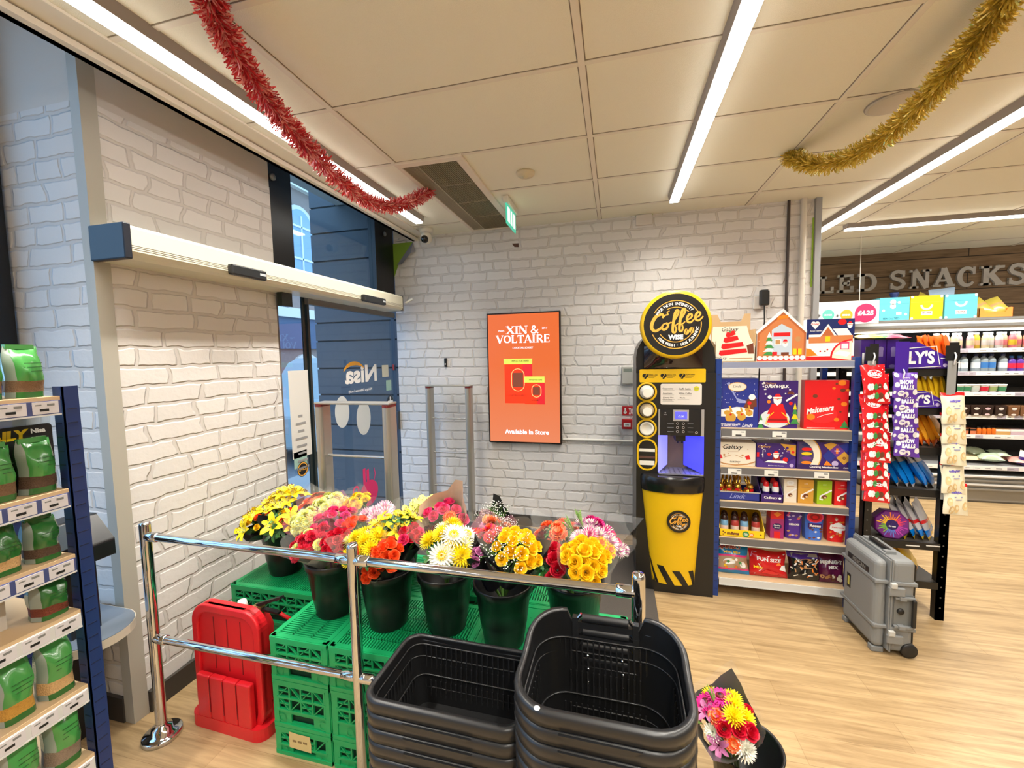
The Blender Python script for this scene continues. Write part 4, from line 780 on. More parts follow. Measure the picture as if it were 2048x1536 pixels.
MB().prism([(.1*w_, 0), (w_, 0), (w_, hb), (.86*w_, hb), (.78*w_, hb*.84), (.30*w_, hb*.84), (.22*w_, hb), (.06*w_, hb), (.06*w_, hb*.7)], 0, .004, KRAFT, fr(0, .12, 0)).bx(.09*w_, 0, 0, .10*w_, .12, hf*.6, KRAFT).bx(w_-.004, 0, 0, w_, .12, hf*.9, KRAFT).bx(.09*w_, 0, 0, w_, .12, .003, KRAFT).obj('back_panel', t)
a = aty(1514, 700, Y1); b = aty(1611, 700, Y1); w_ = b.x-a.x; h1 = aty(1563, 664, Y1).z-ZL[0][0]; h2 = aty(1564, 620, Y1).z-ZL[0][0]
mb = MB().prism([(0, 0), (w_, 0), (w_, h1), (.53*w_, h2), (0, h1)], -.055, 0, PGIN, fr(0, 0, 0), side=W)
mb.flat([(-.005, h1-.012), (.53*w_, h2-.014), (w_+.005, h1-.012), (w_+.005, h1+.008), (.53*w_, h2+.008), (-.005, h1+.008)], W, q, .0003)
mb.rect(0, 0, w_, h1*.10, PRED, q, .0003)
for i in range(9): mb.disc((i+.5)/9*w_, h1*.11, w_*.055, W, q, .0004, 10)
mb.flat([(.04*w_, h1*.18), (.96*w_, h1*.18), (.96*w_, h1*.93), (.53*w_, h2*.91), (.04*w_, h1*.93)], mat('pack_ginger_light', (206, 126, 74), .4), q, .0005)
mb.flat([(.3*w_, h1*.2), (.72*w_, h1*.2), (.72*w_, h1*1.08), (.5*w_, h1*1.28), (.3*w_, h1*1.08)], mat('pack_pale_blue', (190, 206, 220), .4), q, .0006)
mb.rect(.34*w_, h1*.85, .68*w_, h1*.98, PRED, q, .0007); xmas_tree(mb, .25*w_, h1*.2, .28*w_, h1*.75, q, PGRN, W, 6, .0009)
santa(mb, .58*w_, h1*.62, w_*.055, q, .0012); mb.rect(.36*w_, h1*.55, .5*w_, h1*.76, W, q, .001).rect(.38*w_, h1*.58, .48*w_, h1*.73, PTAN, q, .0011)
mb.flat([(.4*w_, h2*.8), (.64*w_, h2*.84), (.62*w_, h2*.90), (.42*w_, h2*.88)], POR, q, .001); mb.rect(.74*w_, h1*.22, .92*w_, h1*.42, PYEL, q, .001).rect(.82*w_, h1*.22, .845*w_, h1*.42, PRED, q, .0012).disc(.84*w_, h1*.75, w_*.06, PTAN, q, .001, 12); mb.rect(.32*w_, h1*.2, .42*w_, h1*.32, PRED, q, .0014).rect(.5*w_, h1*.2, .66*w_, h1*.3, PBRN, q, .0014)
dots(mb, w_, h1, q, 26, W, 5, .002, .005, .15); dots(mb, w_, h1, q, 14, PRED, 6, .003, .007, .2)
tag(mb.obj('advent_calendar', loc=(a.x, Y1, ZL[0][0])), 'gingerbread house shaped advent calendar with snowy roof on the top shelf', 'advent calendar')
def art(mb, w_, h_, q):
    mb.rect(0, .52*h_, w_, h_, PNAV, q, .0001); mb.rect(0, .0, w_, .1*h_, PRED, q, .0003); mb.rect(0, .1*h_, w_, .45*h_, W, q, .0002); mb.flat([(0, .1*h_), (.25*w_, .12*h_), (.1*w_, .28*h_), (0, .3*h_)], POR, q, .0004)
    mb.rect(.05*w_, .42*h_, .97*w_, .6*h_, mat('pack_ginger_light'), q, .0004); mb.flat([(.27*w_, .6*h_), (.45*w_, .88*h_), (.63*w_, .6*h_)], W, q, .0005).flat([(.32*w_, .6*h_), (.45*w_, .81*h_), (.58*w_, .6*h_)], PGIN, q, .0006).flat([(.55*w_, .76*h_), (.85*w_, .76*h_), (.95*w_, .6*h_), (.66*w_, .6*h_)], W, q, .0007).rect(.05*w_, .57*h_, .3*w_, .63*h_, W, q, .0007)
    mb.rect(.40*w_, .46*h_, .5*w_, .58*h_, PYEL, q, .0007); mb.ring(.95*w_, .06*h_, .40*w_, .44*w_, PRED, q, .0008, 20, pi/2, pi); mb.flat([(.95*w_+.4*w_*cos(t_), .06*h_+.4*w_*sin(t_)) for t_ in [pi/2+pi/2*i/8 for i in range(9)]]+[(.95*w_, 0)], CREAM, q, .0009)
    mb.flat([(.58*w_, .15*h_), (.86*w_, .08*h_), (.95*w_, .18*h_), (.7*w_, .24*h_)], W, q, .0011).rect(.72*w_, .26*h_, .9*w_, .44*h_, PPNK, q, .0011).rect(.74*w_, .28*h_, .88*w_, .40*h_, W, q, .0012)
    mb.disc(.14*w_, .9*h_, .05*w_, W, q, .0008, 12).disc(.22*w_, .9*h_, .05*w_, W, q, .0009, 12).flat([(.08*w_, .89*h_), (.28*w_, .89*h_), (.18*w_, .76*h_)], W, q, .00085).text('Kinder', .18*w_, .89*h_, 1, PRED, q, .0014, bold=.02, w=.16*w_); mb.text('Advent Calendar', .2*w_, .72*h_, 1, W, q, .001, bold=.02, w=.26*w_)
    mb.disc(.74*w_, .92*h_, .09*w_, PRED, q, .0009, 14, .07*h_); santa(mb, .9*w_, .85*h_, .05*w_, q)
    for i in range(5): mb.disc((.3+.05*i)*w_, (.22+.04*(i % 2))*h_, .02*w_, (PRED, W, PBRN)[i % 3], q, .001, 8)
pack('advent_calendar', 'dark blue advent calendar showing a snowy house, right end of the top shelf', 'advent calendar', 1614, 1710, 638, 0, Y1, .05, W, art)
# --- second shelf
Y2 = 3.075
def art(mb, w_, h_, q):
    dots(mb, w_, h_, q, 40, W, 8, .001, .003, .5); mb.flat([(.25*w_, .9*h_), (.32*w_, .93*h_), (.5*w_, .6*h_), (.9*w_, .5*h_), (.55*w_, .5*h_)], mat('pack_moonlight', (150, 160, 210), .4), q, .0002)
    mb.disc(.51*w_, .83*h_, .22*w_, PGOLD, q, .0006, 24, .095*h_).disc(.51*w_, .83*h_, .205*w_, CREAM, q, .0008, 24, .083*h_).text('Lindt', .5*w_, .84*h_, 1, mat('pack_antique', (90, 80, 60), .5), q, .001, w=.2*w_, shear=.4)
    xmas_tree(mb, .06*w_, .42*h_, .1*w_, .33*h_, q, W, mat('pack_moonlight')); mb.flat([(.1*w_, .22*h_), (.9*w_, .22*h_), (.92*w_, .4*h_), (.5*w_, .42*h_), (.1*w_, .36*h_)], W, q, .0005)
    mb.flat([(.66*w_, .4*h_), (.98*w_, .35*h_), (.96*w_, .6*h_), (.75*w_, .58*h_)], PBRN, q, .0006).disc(.86*w_, .62*h_, .08*w_, W, q, .0007, 12).disc(.8*w_, .5*h_, .05*w_, PRED, q, .0007, 10)
    for x, y, s in ((.36, .2, 1.0), (.62, .22, .8), (.8, .3, .65)):
        mb.disc(x*w_, y*h_, .13*s*w_, PGOLD, q, .0009, 14, .10*s*h_).disc((x-.08*s)*w_, (y+.10*s)*h_, .085*s*w_, PGOLD, q, .001, 12, .05*s*h_).flat([((x-.02*s)*w_, (y+.12*s)*h_), ((x+.05*s)*w_, (y+.11*s)*h_), ((x+.0*s)*w_, (y+.24*s)*h_), ((x-.05*s)*w_, (y+.24*s)*h_)], PGOLD, q, .0011).disc(x*w_, (y+.06*s)*h_, .03*s*w_, PRED, q, .0013, 8)
    mb.flat([(0, 0), (w_, 0), (w_, .43*h_), (.9*w_, .42*h_), (.88*w_, .12*h_), (.12*w_, .12*h_), (.08*w_, .40*h_), (0, .43*h_)], PBLU, q, .0016)
    mb.text('MILK CHOCOLATE', .36*w_, .065*h_, 1, W, q, .0018, bold=.02, w=.46*w_).text('& HAZELNUT', .34*w_, .035*h_, 1, W, q, .0018, bold=.02, w=.4*w_).text('Lindt', .76*w_, .045*h_, 1, W, q, .0018, w=.26*w_, shear=.4, bold=.01)
pack('chocolate_box', 'night blue chocolate box with gold bunnies in snow on the second shelf', 'chocolate box', 1432.5, 1517, 757, 1, Y2, .09, PBLU, art)
def art(mb, w_, h_, q):
    dots(mb, w_, h_, q, 14, W, 12, .004, .008, .72); mb.text('Cadbury', .3*w_, .945*h_, 1, PTAN, q, .0006, bold=.01, w=.3*w_, shear=.4).text('DAIRY MILK', .46*w_, .885*h_, 1, W, q, .0006, bold=.03, w=.62*w_)
    mb.disc(.42*w_, .2*h_, .38*w_, mat('pack_snow', (214, 222, 226), .4), q, .0003, 26, .2*h_); xmas_tree(mb, .93*w_, .1*h_, .22*w_, .4*h_, q, PGRN, PYEL, 4); xmas_tree(mb, .06*w_, .0*h_, .18*w_, .25*h_, q, PGRN, W, 3)
    mb.flat([(.22*w_, .3*h_), (.72*w_, .3*h_), (.62*w_, .52*h_), (.34*w_, .52*h_)], PRED, q, .0007); santa(mb, .48*w_, .62*h_, .1*w_, q, .0012); mb.flat([(.22*w_, .12*h_), (.76*w_, .12*h_), (.7*w_, .32*h_), (.3*w_, .32*h_)], PRED, q, .0024).flat([(.24*w_, .16*h_), (.74*w_, .16*h_), (.72*w_, .2*h_), (.26*w_, .2*h_)], mat('pack_dark_red', (150, 16, 22), .4), q, .0026)
    for s in (-1, 1): mb.ribbon([((.49+.1*s)*w_, .34*h_), ((.49+.26*s)*w_, .22*h_), ((.49+.3*s)*w_, .1*h_), ((.49+.22*s)*w_, .07*h_)], .02*w_, PYEL, q, .0028)
    mb.disc(.28*w_, .66*h_, .055*w_, W, q, .001, 12).disc(.26*w_, .56*h_, .05*w_, POR, q, .001, 10); mb.ribbon([(.7*w_, .58*h_), (.98*w_, .72*h_)], .05*w_, W, q, .001); mb.disc(.82*w_, .53*h_, .05*w_, PRED, q, .0012, 10); mb.flat([(.72*w_, .72*h_), (.92*w_, .72*h_), (.86*w_, .78*h_), (.76*w_, .78*h_)], PBRN, q, .001)
pack('advent_calendar', 'purple advent calendar with a white bearded sleigh rider on the second shelf', 'advent calendar', 1518.5, 1597, 762, 1, Y2, .03, PPUR, art)
def art(mb, w_, h_, q):
    for x, y, r, m in ((.15, .25, .1, POR), (.9, .52, .07, POR), (.74, .2, .06, POR), (.84, .95, .09, POR), (.86, .8, .06, PBRN), (.72, .93, .03, PBRN), (.78, .62, .04, PBRN), (.24, .68, .06, PBRN), (.82, .36, .03, PBRN), (.66, .84, .04, POR), (.97, .8, .04, POR)): mb.disc(x*w_, y*h_, r*w_, m, q, .0004, 14, r*w_*.8)
    mb.disc(.4*w_, .3*h_, .36*w_, mat('pack_bright_red', (236, 40, 44), .35), q, .0002, 24, .18*h_); xmas_tree(mb, .92*w_, .03*h_, .22*w_, .12*h_, q, PGRN, PGRN, 2); mb.rect(.06*w_, .02*h_, .7*w_, .03*h_, W, q, .0004)
    v, f, bb = _glyphs('Maltesers', .03, .15)
    k = .62*w_/(bb[1]-bb[0]); mb.add([(.36*w_+(x-(bb[0]+bb[1])/2)*k, .33*h_+(y-.2)*k*1.3+.10*h_*((x-bb[0])/(bb[1]-bb[0]))**.8, .001) for x, y in v], f, W, q); mb.ribbon([(.3*w_, .24*h_), (.48*w_, .3*h_), (.66*w_, .33*h_)], .012*w_, W, q, .001)
pack('chocolate_box', 'bright red chocolate box with white slanted lettering at the right of the second shelf', 'chocolate box', 1610.5, 1699, 761, 1, Y2, .06, PRED, art)
# --- third shelf
def art(mb, w_, h_, q):
    mb.text('Galaxy', .44*w_, .78*h_, 1, BLK, q, .0004, w=.5*w_, shear=.35, bold=.01).rect(.3*w_, .6*h_, .58*w_, .61*h_, PTAN, q, .0004).text('Galaxy', .5*w_, .17*h_, 1, BLK, q, .0008, w=.26*w_, shear=.35)
    for x, s in ((.1, 1), (.8, -1)): mb.flat([((x-.06)*w_, .42*h_), ((x+.04)*w_, .48*h_), ((x+.08)*w_, .30*h_), ((x-.02)*w_, .28*h_)], PRED, q, .0005).disc((x+.12*s)*w_, .45*h_, .03*w_, PTAN, q, .0004, 8).ribbon([((x+.12*s)*w_, .35*h_), ((x+.3*s)*w_, .46*h_)], .012*w_, PTAN, q, .0005)
    mb.ribbon([(0, .22*h_), (.2*w_, .08*h_), (.5*w_, .03*h_), (.8*w_, .08*h_), (w_, .2*h_)], .05*h_, PTAN, q, .0006); dots(mb, w_, h_, q, 10, PTAN, 3, .002, .004, .5)
pack('chocolate_box', 'cream chocolate box with black script and red foil sweets on the third shelf', 'chocolate box', 1431.5, 1511.5, 885, 2, Y2, .12, CREAM, art)
def art(mb, w_, h_, q):
    dots(mb, w_, h_, q, 16, W, 14, .002, .005, .4); mb.text('Cadbury', .2*w_, .85*h_, 1, PGOLD, q, .0006, w=.34*w_, shear=.4, bold=.015); mb.flat([(.6*w_, h_), (w_, .95*h_), (w_, .5*h_), (.9*w_, .55*h_)], PGOLD, q, .0004)
    for x, y, m in ((.78, .82, PPUR), (.9, .8, POR), (.82, .68, PPUR2), (.93, .66, PRED)): mb.disc(x*w_, y*h_, .04*w_, m, q, .0006, 10)
    mb.flat([(.38*w_, .2*h_), (.64*w_, .2*h_), (.58*w_, .5*h_), (.44*w_, .5*h_)], mat('pack_dark_red'), q, .0006); santa(mb, .5*w_, .55*h_, .07*w_, q, .001); mb.flat([(.2*w_, .22*h_), (.8*w_, .2*h_), (.7*w_, .3*h_), (.3*w_, .3*h_)], W, q, .0018); mb.disc(.74*w_, .35*h_, .07*w_, PRED, q, .0012, 10); mb.ribbon([(.16*w_, .42*h_), (.16*w_, .72*h_), (.2*w_, .76*h_), (.22*w_, .7*h_)], .018*w_, W, q, .001); mb.disc(.32*w_, .55*h_, .05*w_, PRED, q, .001, 10); mb.rect(.0, .42*h_, .06*w_, .62*h_, PRED, q, .001)
    mb.flat([(0, 0), (w_, 0), (w_, .42*h_), (.85*w_, .3*h_), (.78*w_, .2*h_), (.2*w_, .2*h_), (.14*w_, .3*h_), (0, .42*h_)], mat('pack_tray_purple', (72, 44, 132), .4), q, .002).text('Milk Chocolate Selection', .5*w_, .09*h_, 1, W, q, .0022, w=.4*w_, bold=.01).disc(.9*w_, .12*h_, .055*w_, mat('pack_lilac', (186, 170, 214), .5), q, .0022, 12)
pack('chocolate_box', 'purple selection box with a bearded figure in its tray on the third shelf', 'chocolate box', 1514, 1592, 887, 2, Y2-.012, .12, PPUR, art)
def art(mb, w_, h_, q):
    for i, m in enumerate((PNAV, PRED, PYEL, PPUR2, POR)): mb.disc(.18*w_, (.9-.165*i)*h_, .1*w_, m, q, .0006, 14, .06*h_)
    mb.rect(.03*w_, .1*h_, .30*w_, .98*h_, mat('pack_window', (70, 60, 100), .3), q, .0003); mb.ring(-.02*w_, .5*h_, .33*w_, .45*w_, CREAM, q, .0008, 26, -pi/2.6, pi/2.6).ring(-.02*w_, .5*h_, .45*w_, .47*w_, PGOLD, q, .0009, 26, -pi/2.6, pi/2.6)
    for zi, (x, y, m) in enumerate(((.62, .92, PGOLD), (.73, .70, PPUR2), (.86, .45, PGOLD), (.58, .5, PBLU), (.9, .9, PBLU), (.55, .1, POR))):
        r_ = .14*w_; mb.flat([(max(.47*w_, x*w_-r_), y*h_), (x*w_, max(0, y*h_-r_)), (min(w_, x*w_+r_), y*h_), (x*w_, min(h_, y*h_+r_))], m, q, .001+.00006*zi)
    mb.ring(.86*w_, .45*h_, .015*w_, .03*w_, PBRN, q, .0016, 14); mb.rect(.71*w_, .6*h_, .75*w_, .8*h_, POR, q, .0016).rect(.68*w_, .69*h_, .78*w_, .72*h_, W, q, .0018)
    mb.rect(0, 0, w_, .17*h_, mat('pack_deep_purple', (44, 22, 90), .4), q, .0022).text('Chunking Selection Box', .5*w_, .09*h_, 1, W, q, .0026, w=.52*w_, bold=.03).text('Cadbury', .92*w_, .09*h_, 1, W, q, .0026, w=.14*w_, shear=.4).disc(.7*w_, .24*h_, .06*w_, mat('pack_lilac'), q, .0015, 14)
pack('chocolate_box', 'wide purple selection box with yellow diamond squares at the right of the third shelf', 'chocolate box', 1594.5, 1705, 885, 2, Y2-.012, .12, PPUR, art)
# --- fourth shelf: foil bunnies in a tray, wrapped figures, four cartons
FOIL = mat('gold_foil', (226, 176, 70), .22, .85)
a = aty(1432, 985, SY+.03); b = aty(1520, 985, SY+.03); w_ = b.x-a.x; zt4 = ZL[3][0]
t = MB().bx(0, 0, 0, w_, .004, .058, PBLU).bx(0, .2, 0, w_, .204, .05, PBLU).bx(0, 0, 0, .004, .2, .055, PBLU).bx(w_-.004, 0, 0, w_, .2, .055, PBLU).bx(0, 0, 0, w_, .2, .004, PBLU).bx(-.001, -.003, .055, w_+.001, .0, .062, PGRY); t.text('Lindt', w_*.5, .03, 1, mat('pack_moonlight'), fr(0, -.0005, 0), w=.1, shear=.4)
tag(t.obj('display_tray', loc=(a.x, SY+.03, zt4)), 'low blue tray holding gold foil bunnies on the fourth shelf', 'tray')
def bunny(name='foil_bunny'):
    t = thing(name, '', 'chocolate bunny', (0, 0, 0))
    MB().lathe([(.0, 0), (.028, .001), (.033, .02), (.03, .05), (.02, .07), (.0, .076)], FOIL, cap0=False, cap1=False, n=16).loft([[(.022*cos(2*pi*i/12)*s, -.012+y+.02*cos(0)*0+.026*sin(2*pi*i/12)*s, z) for i in range(12)] for s, y, z in ((.2, .0, .062), (.9, -.004, .072), (1.0, -.006, .086), (.7, -.002, .1), (.2, .0, .104))], FOIL).obj('body', t)
    for s in (-1, 1): MB().tube([(s*.008, .0, .098), (s*.011, .012, .118), (s*.012, .02, .136), (s*.011, .022, .146)], [.006, .009, .008, .002], FOIL, n=8).obj('ear', t)
    MB().lathe([(.021, .062), (.025, .066), (.021, .07)], PRED, n=14, cap0=False, cap1=False).bx(-.012, -.038, .055, .012, -.03, .07, PRED).obj('bow', t); return t
b0 = bunny(); spots = [(1441, 'leftmost in the blue tray'), (1457, 'second from left in the blue tray'), (1475, 'third from left in the blue tray'), (1496, 'rightmost in the blue tray')]
for i, (px, s) in enumerate(spots):
    p = aty(px, 965, SY+.09); o = b0 if i == 0 else dup(b0)
    o.location = (p.x, SY+.085, zt4+.005); o.rotation_euler = (0, 0, (-.3, -.2, -.3, .35)[i]); o['label'] = 'gold foil chocolate bunny with red bow, '+s; o['group'] = 'foil bunnies in the blue tray'
o = dup(b0); o.location = (aty(1449, 955, SY+.16).x, SY+.155, zt4+.005); o['label'] = 'gold foil bunny in the back row of the blue tray, behind the left pair'
o = dup(b0); o.location = (aty(1470, 955, SY+.16).x, SY+.155, zt4+.005); o['label'] = 'gold foil bunny in the back row of the blue tray, behind the right pair'
a = aty(1521, 985, SY+.03); b = aty(1567, 985, SY+.03); w_ = b.x-a.x; hb = aty(1540, 953, SY+.03).z-zt4
t = MB().bx(0, 0, 0, w_, .004, .055, PPUR).bx(0, .2, 0, w_, .204, hb, PPUR).prism([(0, 0), (.2, 0), (.2, hb), (.12, hb), (0, .055)], 0, .004, PPUR, Matrix(((0, 0, 1, 0), (1, 0, 0, 0), (0, 1, 0, 0), (0, 0, 0, 1)))).prism([(0, 0), (.2, 0), (.2, hb), (.12, hb), (0, .055)], w_-.004, w_, PPUR, Matrix(((0, 0, 1, 0), (1, 0, 0, 0), (0, 1, 0, 0), (0, 0, 0, 1)))).bx(0, 0, 0, w_, .2, .003, PPUR); t.text('Cadbury', w_*.45, .03, 1, W, fr(0, -.001, 0), w=.08, bold=.02).disc(w_*.85, .03, .008, W, fr(0, -.001, 0))
tag(t.obj('display_tray', loc=(a.x, SY+.03, zt4)), 'purple tray holding red wrapped chocolate figures on the fourth shelf', 'tray')
def figure(mt, cap, band, label, name='chocolate_figure', h=.135, r_=.021):
    t = thing(name, label, 'chocolate figure', (0, 0, 0))
    MB().lathe([(0, 0), (r_*.9, .001), (r_, .02), (r_, h*.45)], mt, n=14, cap0=False, cap1=False).obj('wrapper', t)
    MB().lathe([(r_, h*.45), (r_*1.02, h*.5), (r_*.95, h*.68), (r_*.8, h*.72)], band, n=14, cap0=False, cap1=False).obj('beard', t)
    MB().lathe([(r_*.82, h*.70), (r_*.86, h*.78), (r_*.66, h*.93), (r_*.3, h*.985), (0, h)], cap, n=14, cap0=False, cap1=False).obj('hat', t); return t
f0 = figure(PPUR, PRED, W, '')
for i, (px, dy_, s) in enumerate(((1532, .04, 'front left in the purple tray'), (1551, .04, 'front right in the purple tray'), (1527, .11, 'back left in the purple tray'), (1546, .11, 'back right in the purple tray'))):
    o = f0 if i == 0 else dup(f0); o.location = (aty(px, 965, SY+.03+dy_).x, SY+.03+dy_, zt4+.004); o['label'] = 'red and white wrapped chocolate figure, '+s; o['group'] = 'figures in the purple tray'
def carton_art(acc, acc2):
    def art(mb, w_, h_, q):
        mb.disc(w_*.5, h_*.84, w_*.3, acc, q, .0003, 18, h_*.09).text('Lindt', w_*.5, h_*.84, 1, BLK if acc is W else W, q, .0006, w=w_*.24, shear=.4); mb.rect(w_*.2, h_*.68, w_*.8, h_*.70, acc2, q, .0003).ribbon([(w_*.98, h_*.62), (w_*.6, h_*.48), (w_*.22, h_*.34), (w_*.2, h_*.22), (w_*.4, h_*.2)], w_*.12, W, q, .0004)
        mb.disc(w_*.5, h_*.32, w_*.17, PBRN, q, .0006, 14).disc(w_*.55, h_*.29, w_*.08, mat('pack_ball', (226, 196, 150), .4), q, .0008, 10)
    return art
for px0, px1, yt, m, ac, lb in ((1568.5, 1594, 958, CREAM, W, 'white'), (1597, 1628, 960, PGOLD, PGOLD, 'gold'), (1635, 1664.5, 962, PLIM, PLIM, 'lime green'), (1670, 1701, 963, PRED, PRED, 'red')):
    pack('chocolate_carton', lb+' upright truffle carton on the fourth shelf', 'chocolate carton', px0, px1, yt, 3, SY+.05, .075, m, carton_art(ac, PTAN), 'truffle cartons on the fourth shelf')
# --- fifth shelf
zt5 = ZL[4][0]; a = aty(1439, 1070, SY+.02); b = aty(1530, 1070, SY+.02); w_ = b.x-a.x; hb = aty(1435, 1016, SY+.15).z-zt5
YZ0 = Matrix(((0, 0, 1, 0), (1, 0, 0, 0), (0, 1, 0, 0), (0, 0, 0, 1)))
t = MB().bx(0, 0, 0, w_, .004, .05, PYEL).bx(0, .22, 0, w_, .224, hb, PYEL).prism([(0, 0), (.22, 0), (.22, hb), (.1, hb), (0, .05)], 0, .004, PYEL, YZ0).prism([(0, 0), (.22, 0), (.22, hb), (.1, hb), (0, .05)], w_-.004, w_, PYEL, YZ0).bx(0, 0, 0, w_, .22, .003, PYEL)
q = fr(0, -.001, 0); t.text('m&ms', w_*.3, .024, 1, PBRN, q, w=.075, bold=.05).disc(w_*.58, .024, .021, PGRN, q, .0003, 16).text('m', w_*.58, .024, .03, W, q, .0006, bold=.03).disc(w_*.71, .022, .014, POR, q, .0003, 14).text('m', w_*.71, .022, .02, W, q, .0006, bold=.03)
for dx_, dz_ in ((.08, .034), (.08, .014), (.12, .026), (.91, .026)): t.disc(w_*dx_, dz_, .005, PBRN, q, .0003, 8)
tag(t.obj('display_tray', loc=(a.x, SY+.02, zt5)), 'yellow display tray with sloping sides on the fifth shelf', 'tray')
HB = mat('wrap_pale_blue', (120, 170, 206), .35); HR = mat('wrap_rust', (176, 56, 48), .35); BRW = mat('wrap_dark_brown', (60, 32, 24), .3); WPK = mat('wrap_peach_white', (232, 206, 190), .4)
for i, px in enumerate((1449, 1470, 1489, 1512)):
    for j in range(2):
        o = figure(WPK, BRW, (HB, HR)[i % 2], '', 'chocolate_figure', .135, .026) if (i < 2 and j == 0) else dup(fg[(i % 2)])
        if i < 2 and j == 0: fg = (fg if i else [])+[o]
        o.location = (aty(px, 1050, SY+.06+.07*j).x, SY+.06+.07*j, zt5+.004); o.rotation_euler = (-.12, 0, 0)
        o['label'] = ('blue banded' if i % 2 == 0 else 'rust banded')+' wrapped figure in the yellow tray, '+('front' if j == 0 else 'back')+' row, '+('left' if i < 2 else 'right')+' half'; o['group'] = 'figures in the yellow tray'
def art(mb, w_, h_, q):
    mb.flat([(w_*(.5+.36*cos(t_)), h_*(.62+.17*sin(t_))) for t_ in [2*pi*i/8+pi/8 for i in range(8)]], mat('pack_deep_purple'), q, .0003); mb.text('Quality', w_*.5, h_*.66, 1, W, q, .0006, w=w_*.5, bold=.02).text('Street', w_*.5, h_*.56, 1, W, q, .0006, w=w_*.4, bold=.02).rect(w_*.28, 0, w_*.75, h_*.36, PRED, q, .0004)
pack('chocolate_carton', 'magenta sweet carton under a red box on the fifth shelf', 'chocolate carton', 1541, 1568, 1038, 4, SY+.05, .08, mat('pack_magenta', (160, 40, 110), .35), art)
zt = aty(1550, 1038, SY+.05).z
pack('chocolate_carton', 'small red box stacked on the magenta sweet carton', 'chocolate carton', 1542, 1568.5, 1018.5, 4, SY+.05, .08, PRED, lambda mb, w_, h_, q: mb.flat([(w_*.2, h_*.5), (w_*.5, h_*.2), (w_*.8, h_*.5), (w_*.5, h_*.75)], POR, q, .0004), zz=zt+.001)
def tub(label, x0, x1, yt, m, art, text):
    Y = SY+.055; a = aty(x0, yt, Y); b = aty(x1, yt, Y); w_ = b.x-a.x; h_ = a.z-zt5; k = .8; mb = MB()
    def rg(s, z): 
        ww = w_/2*s; c = ww*.35; dd = .045*s; return [(-ww+c, -dd, z), (ww-c, -dd, z), (ww, -dd+c, z), (ww, dd, z), (-ww, dd, z), (-ww, -dd+c, z)]
    mb.loft([rg(k, 0), rg(1, h_*.97), rg(.95, h_)], m, smooth=False)
    q = Matrix.Translation((0, -.045*k-.0008, 0)) @ Matrix.Rotation(math.atan2(.045*(1-k), h_*.97), 4, 'X') @ FRONT
    art(mb, w_*.6, h_, q @ Matrix.Translation((-w_*.3, 0, 0))); mb.text(text, 0, h_*.52, 1, W, q, .0012, bold=.05, w=w_*.56)
    tag(mb.obj('chocolate_carton', loc=((a.x+b.x)/2, Y+.045, zt5+.001)), label, 'chocolate carton', 'tapered sweet cartons on the fifth shelf')
def sprinkle(ms, seed, n=14):
    def art(mb, w_, h_, q):
        rr = random.Random(seed)
        for i in range(n): x = rr.uniform(-.1, 1.1)*w_; y = rr.choice((rr.uniform(.08, .4), rr.uniform(.65, .92)))*h_; mb.flat([(x-.011, y), (x, y-.007), (x+.011, y+.002), (x, y+.008)], ms[i % len(ms)], q, .0003+.00005*i)
    return art
tub('purple tapered sweet carton with white capitals on the fifth shelf', 1571, 1608, 1021, PPUR2 if False else mat('pack_violet', (82, 46, 150), .35), sprinkle((PTAN, mat('pack_lilac'), PPNK), 4), 'HEROES')
def art(mb, w_, h_, q):
    for r_, m in ((.05, PPNK), (.04, PRED), (.028, mat('pack_dark_red')), (.016, PRED)): mb.disc(w_*.45, h_*.82, r_, m, q, .0002+(.06-r_)*.01, 18, r_*.8)
    mb.rect(w_*-.12, h_*.44, w_*1.05, h_*.6, PPUR, q, .0009); sprinkle((PBRN, PBRN, W), 9, 8)(mb, w_, h_*.45, q)
tub('light blue tapered sweet carton with a red rose on the fifth shelf', 1612, 1652, 1023, PLB, art, 'Roses')
def art(mb, w_, h_, q): mb.flat([(-.15*w_, .46*h_), (.0, .42*h_), (w_, .42*h_), (1.15*w_, .46*h_), (1.1*w_, .6*h_), (0, .62*h_), (-.1*w_, .6*h_)], W, q, .0004); mb.text('Celebrations', w_*.5, h_*.52, 1, PRED, q, .0014, w=w_*.95, bold=.03); sprinkle((PTAN, W, POR, PGOLD), 12, 16)(mb, w_, h_, q)
tub('red tapered sweet carton with a white banner at the end of the fifth shelf', 1656, 1699, 1027, PRED, art, ' . ')
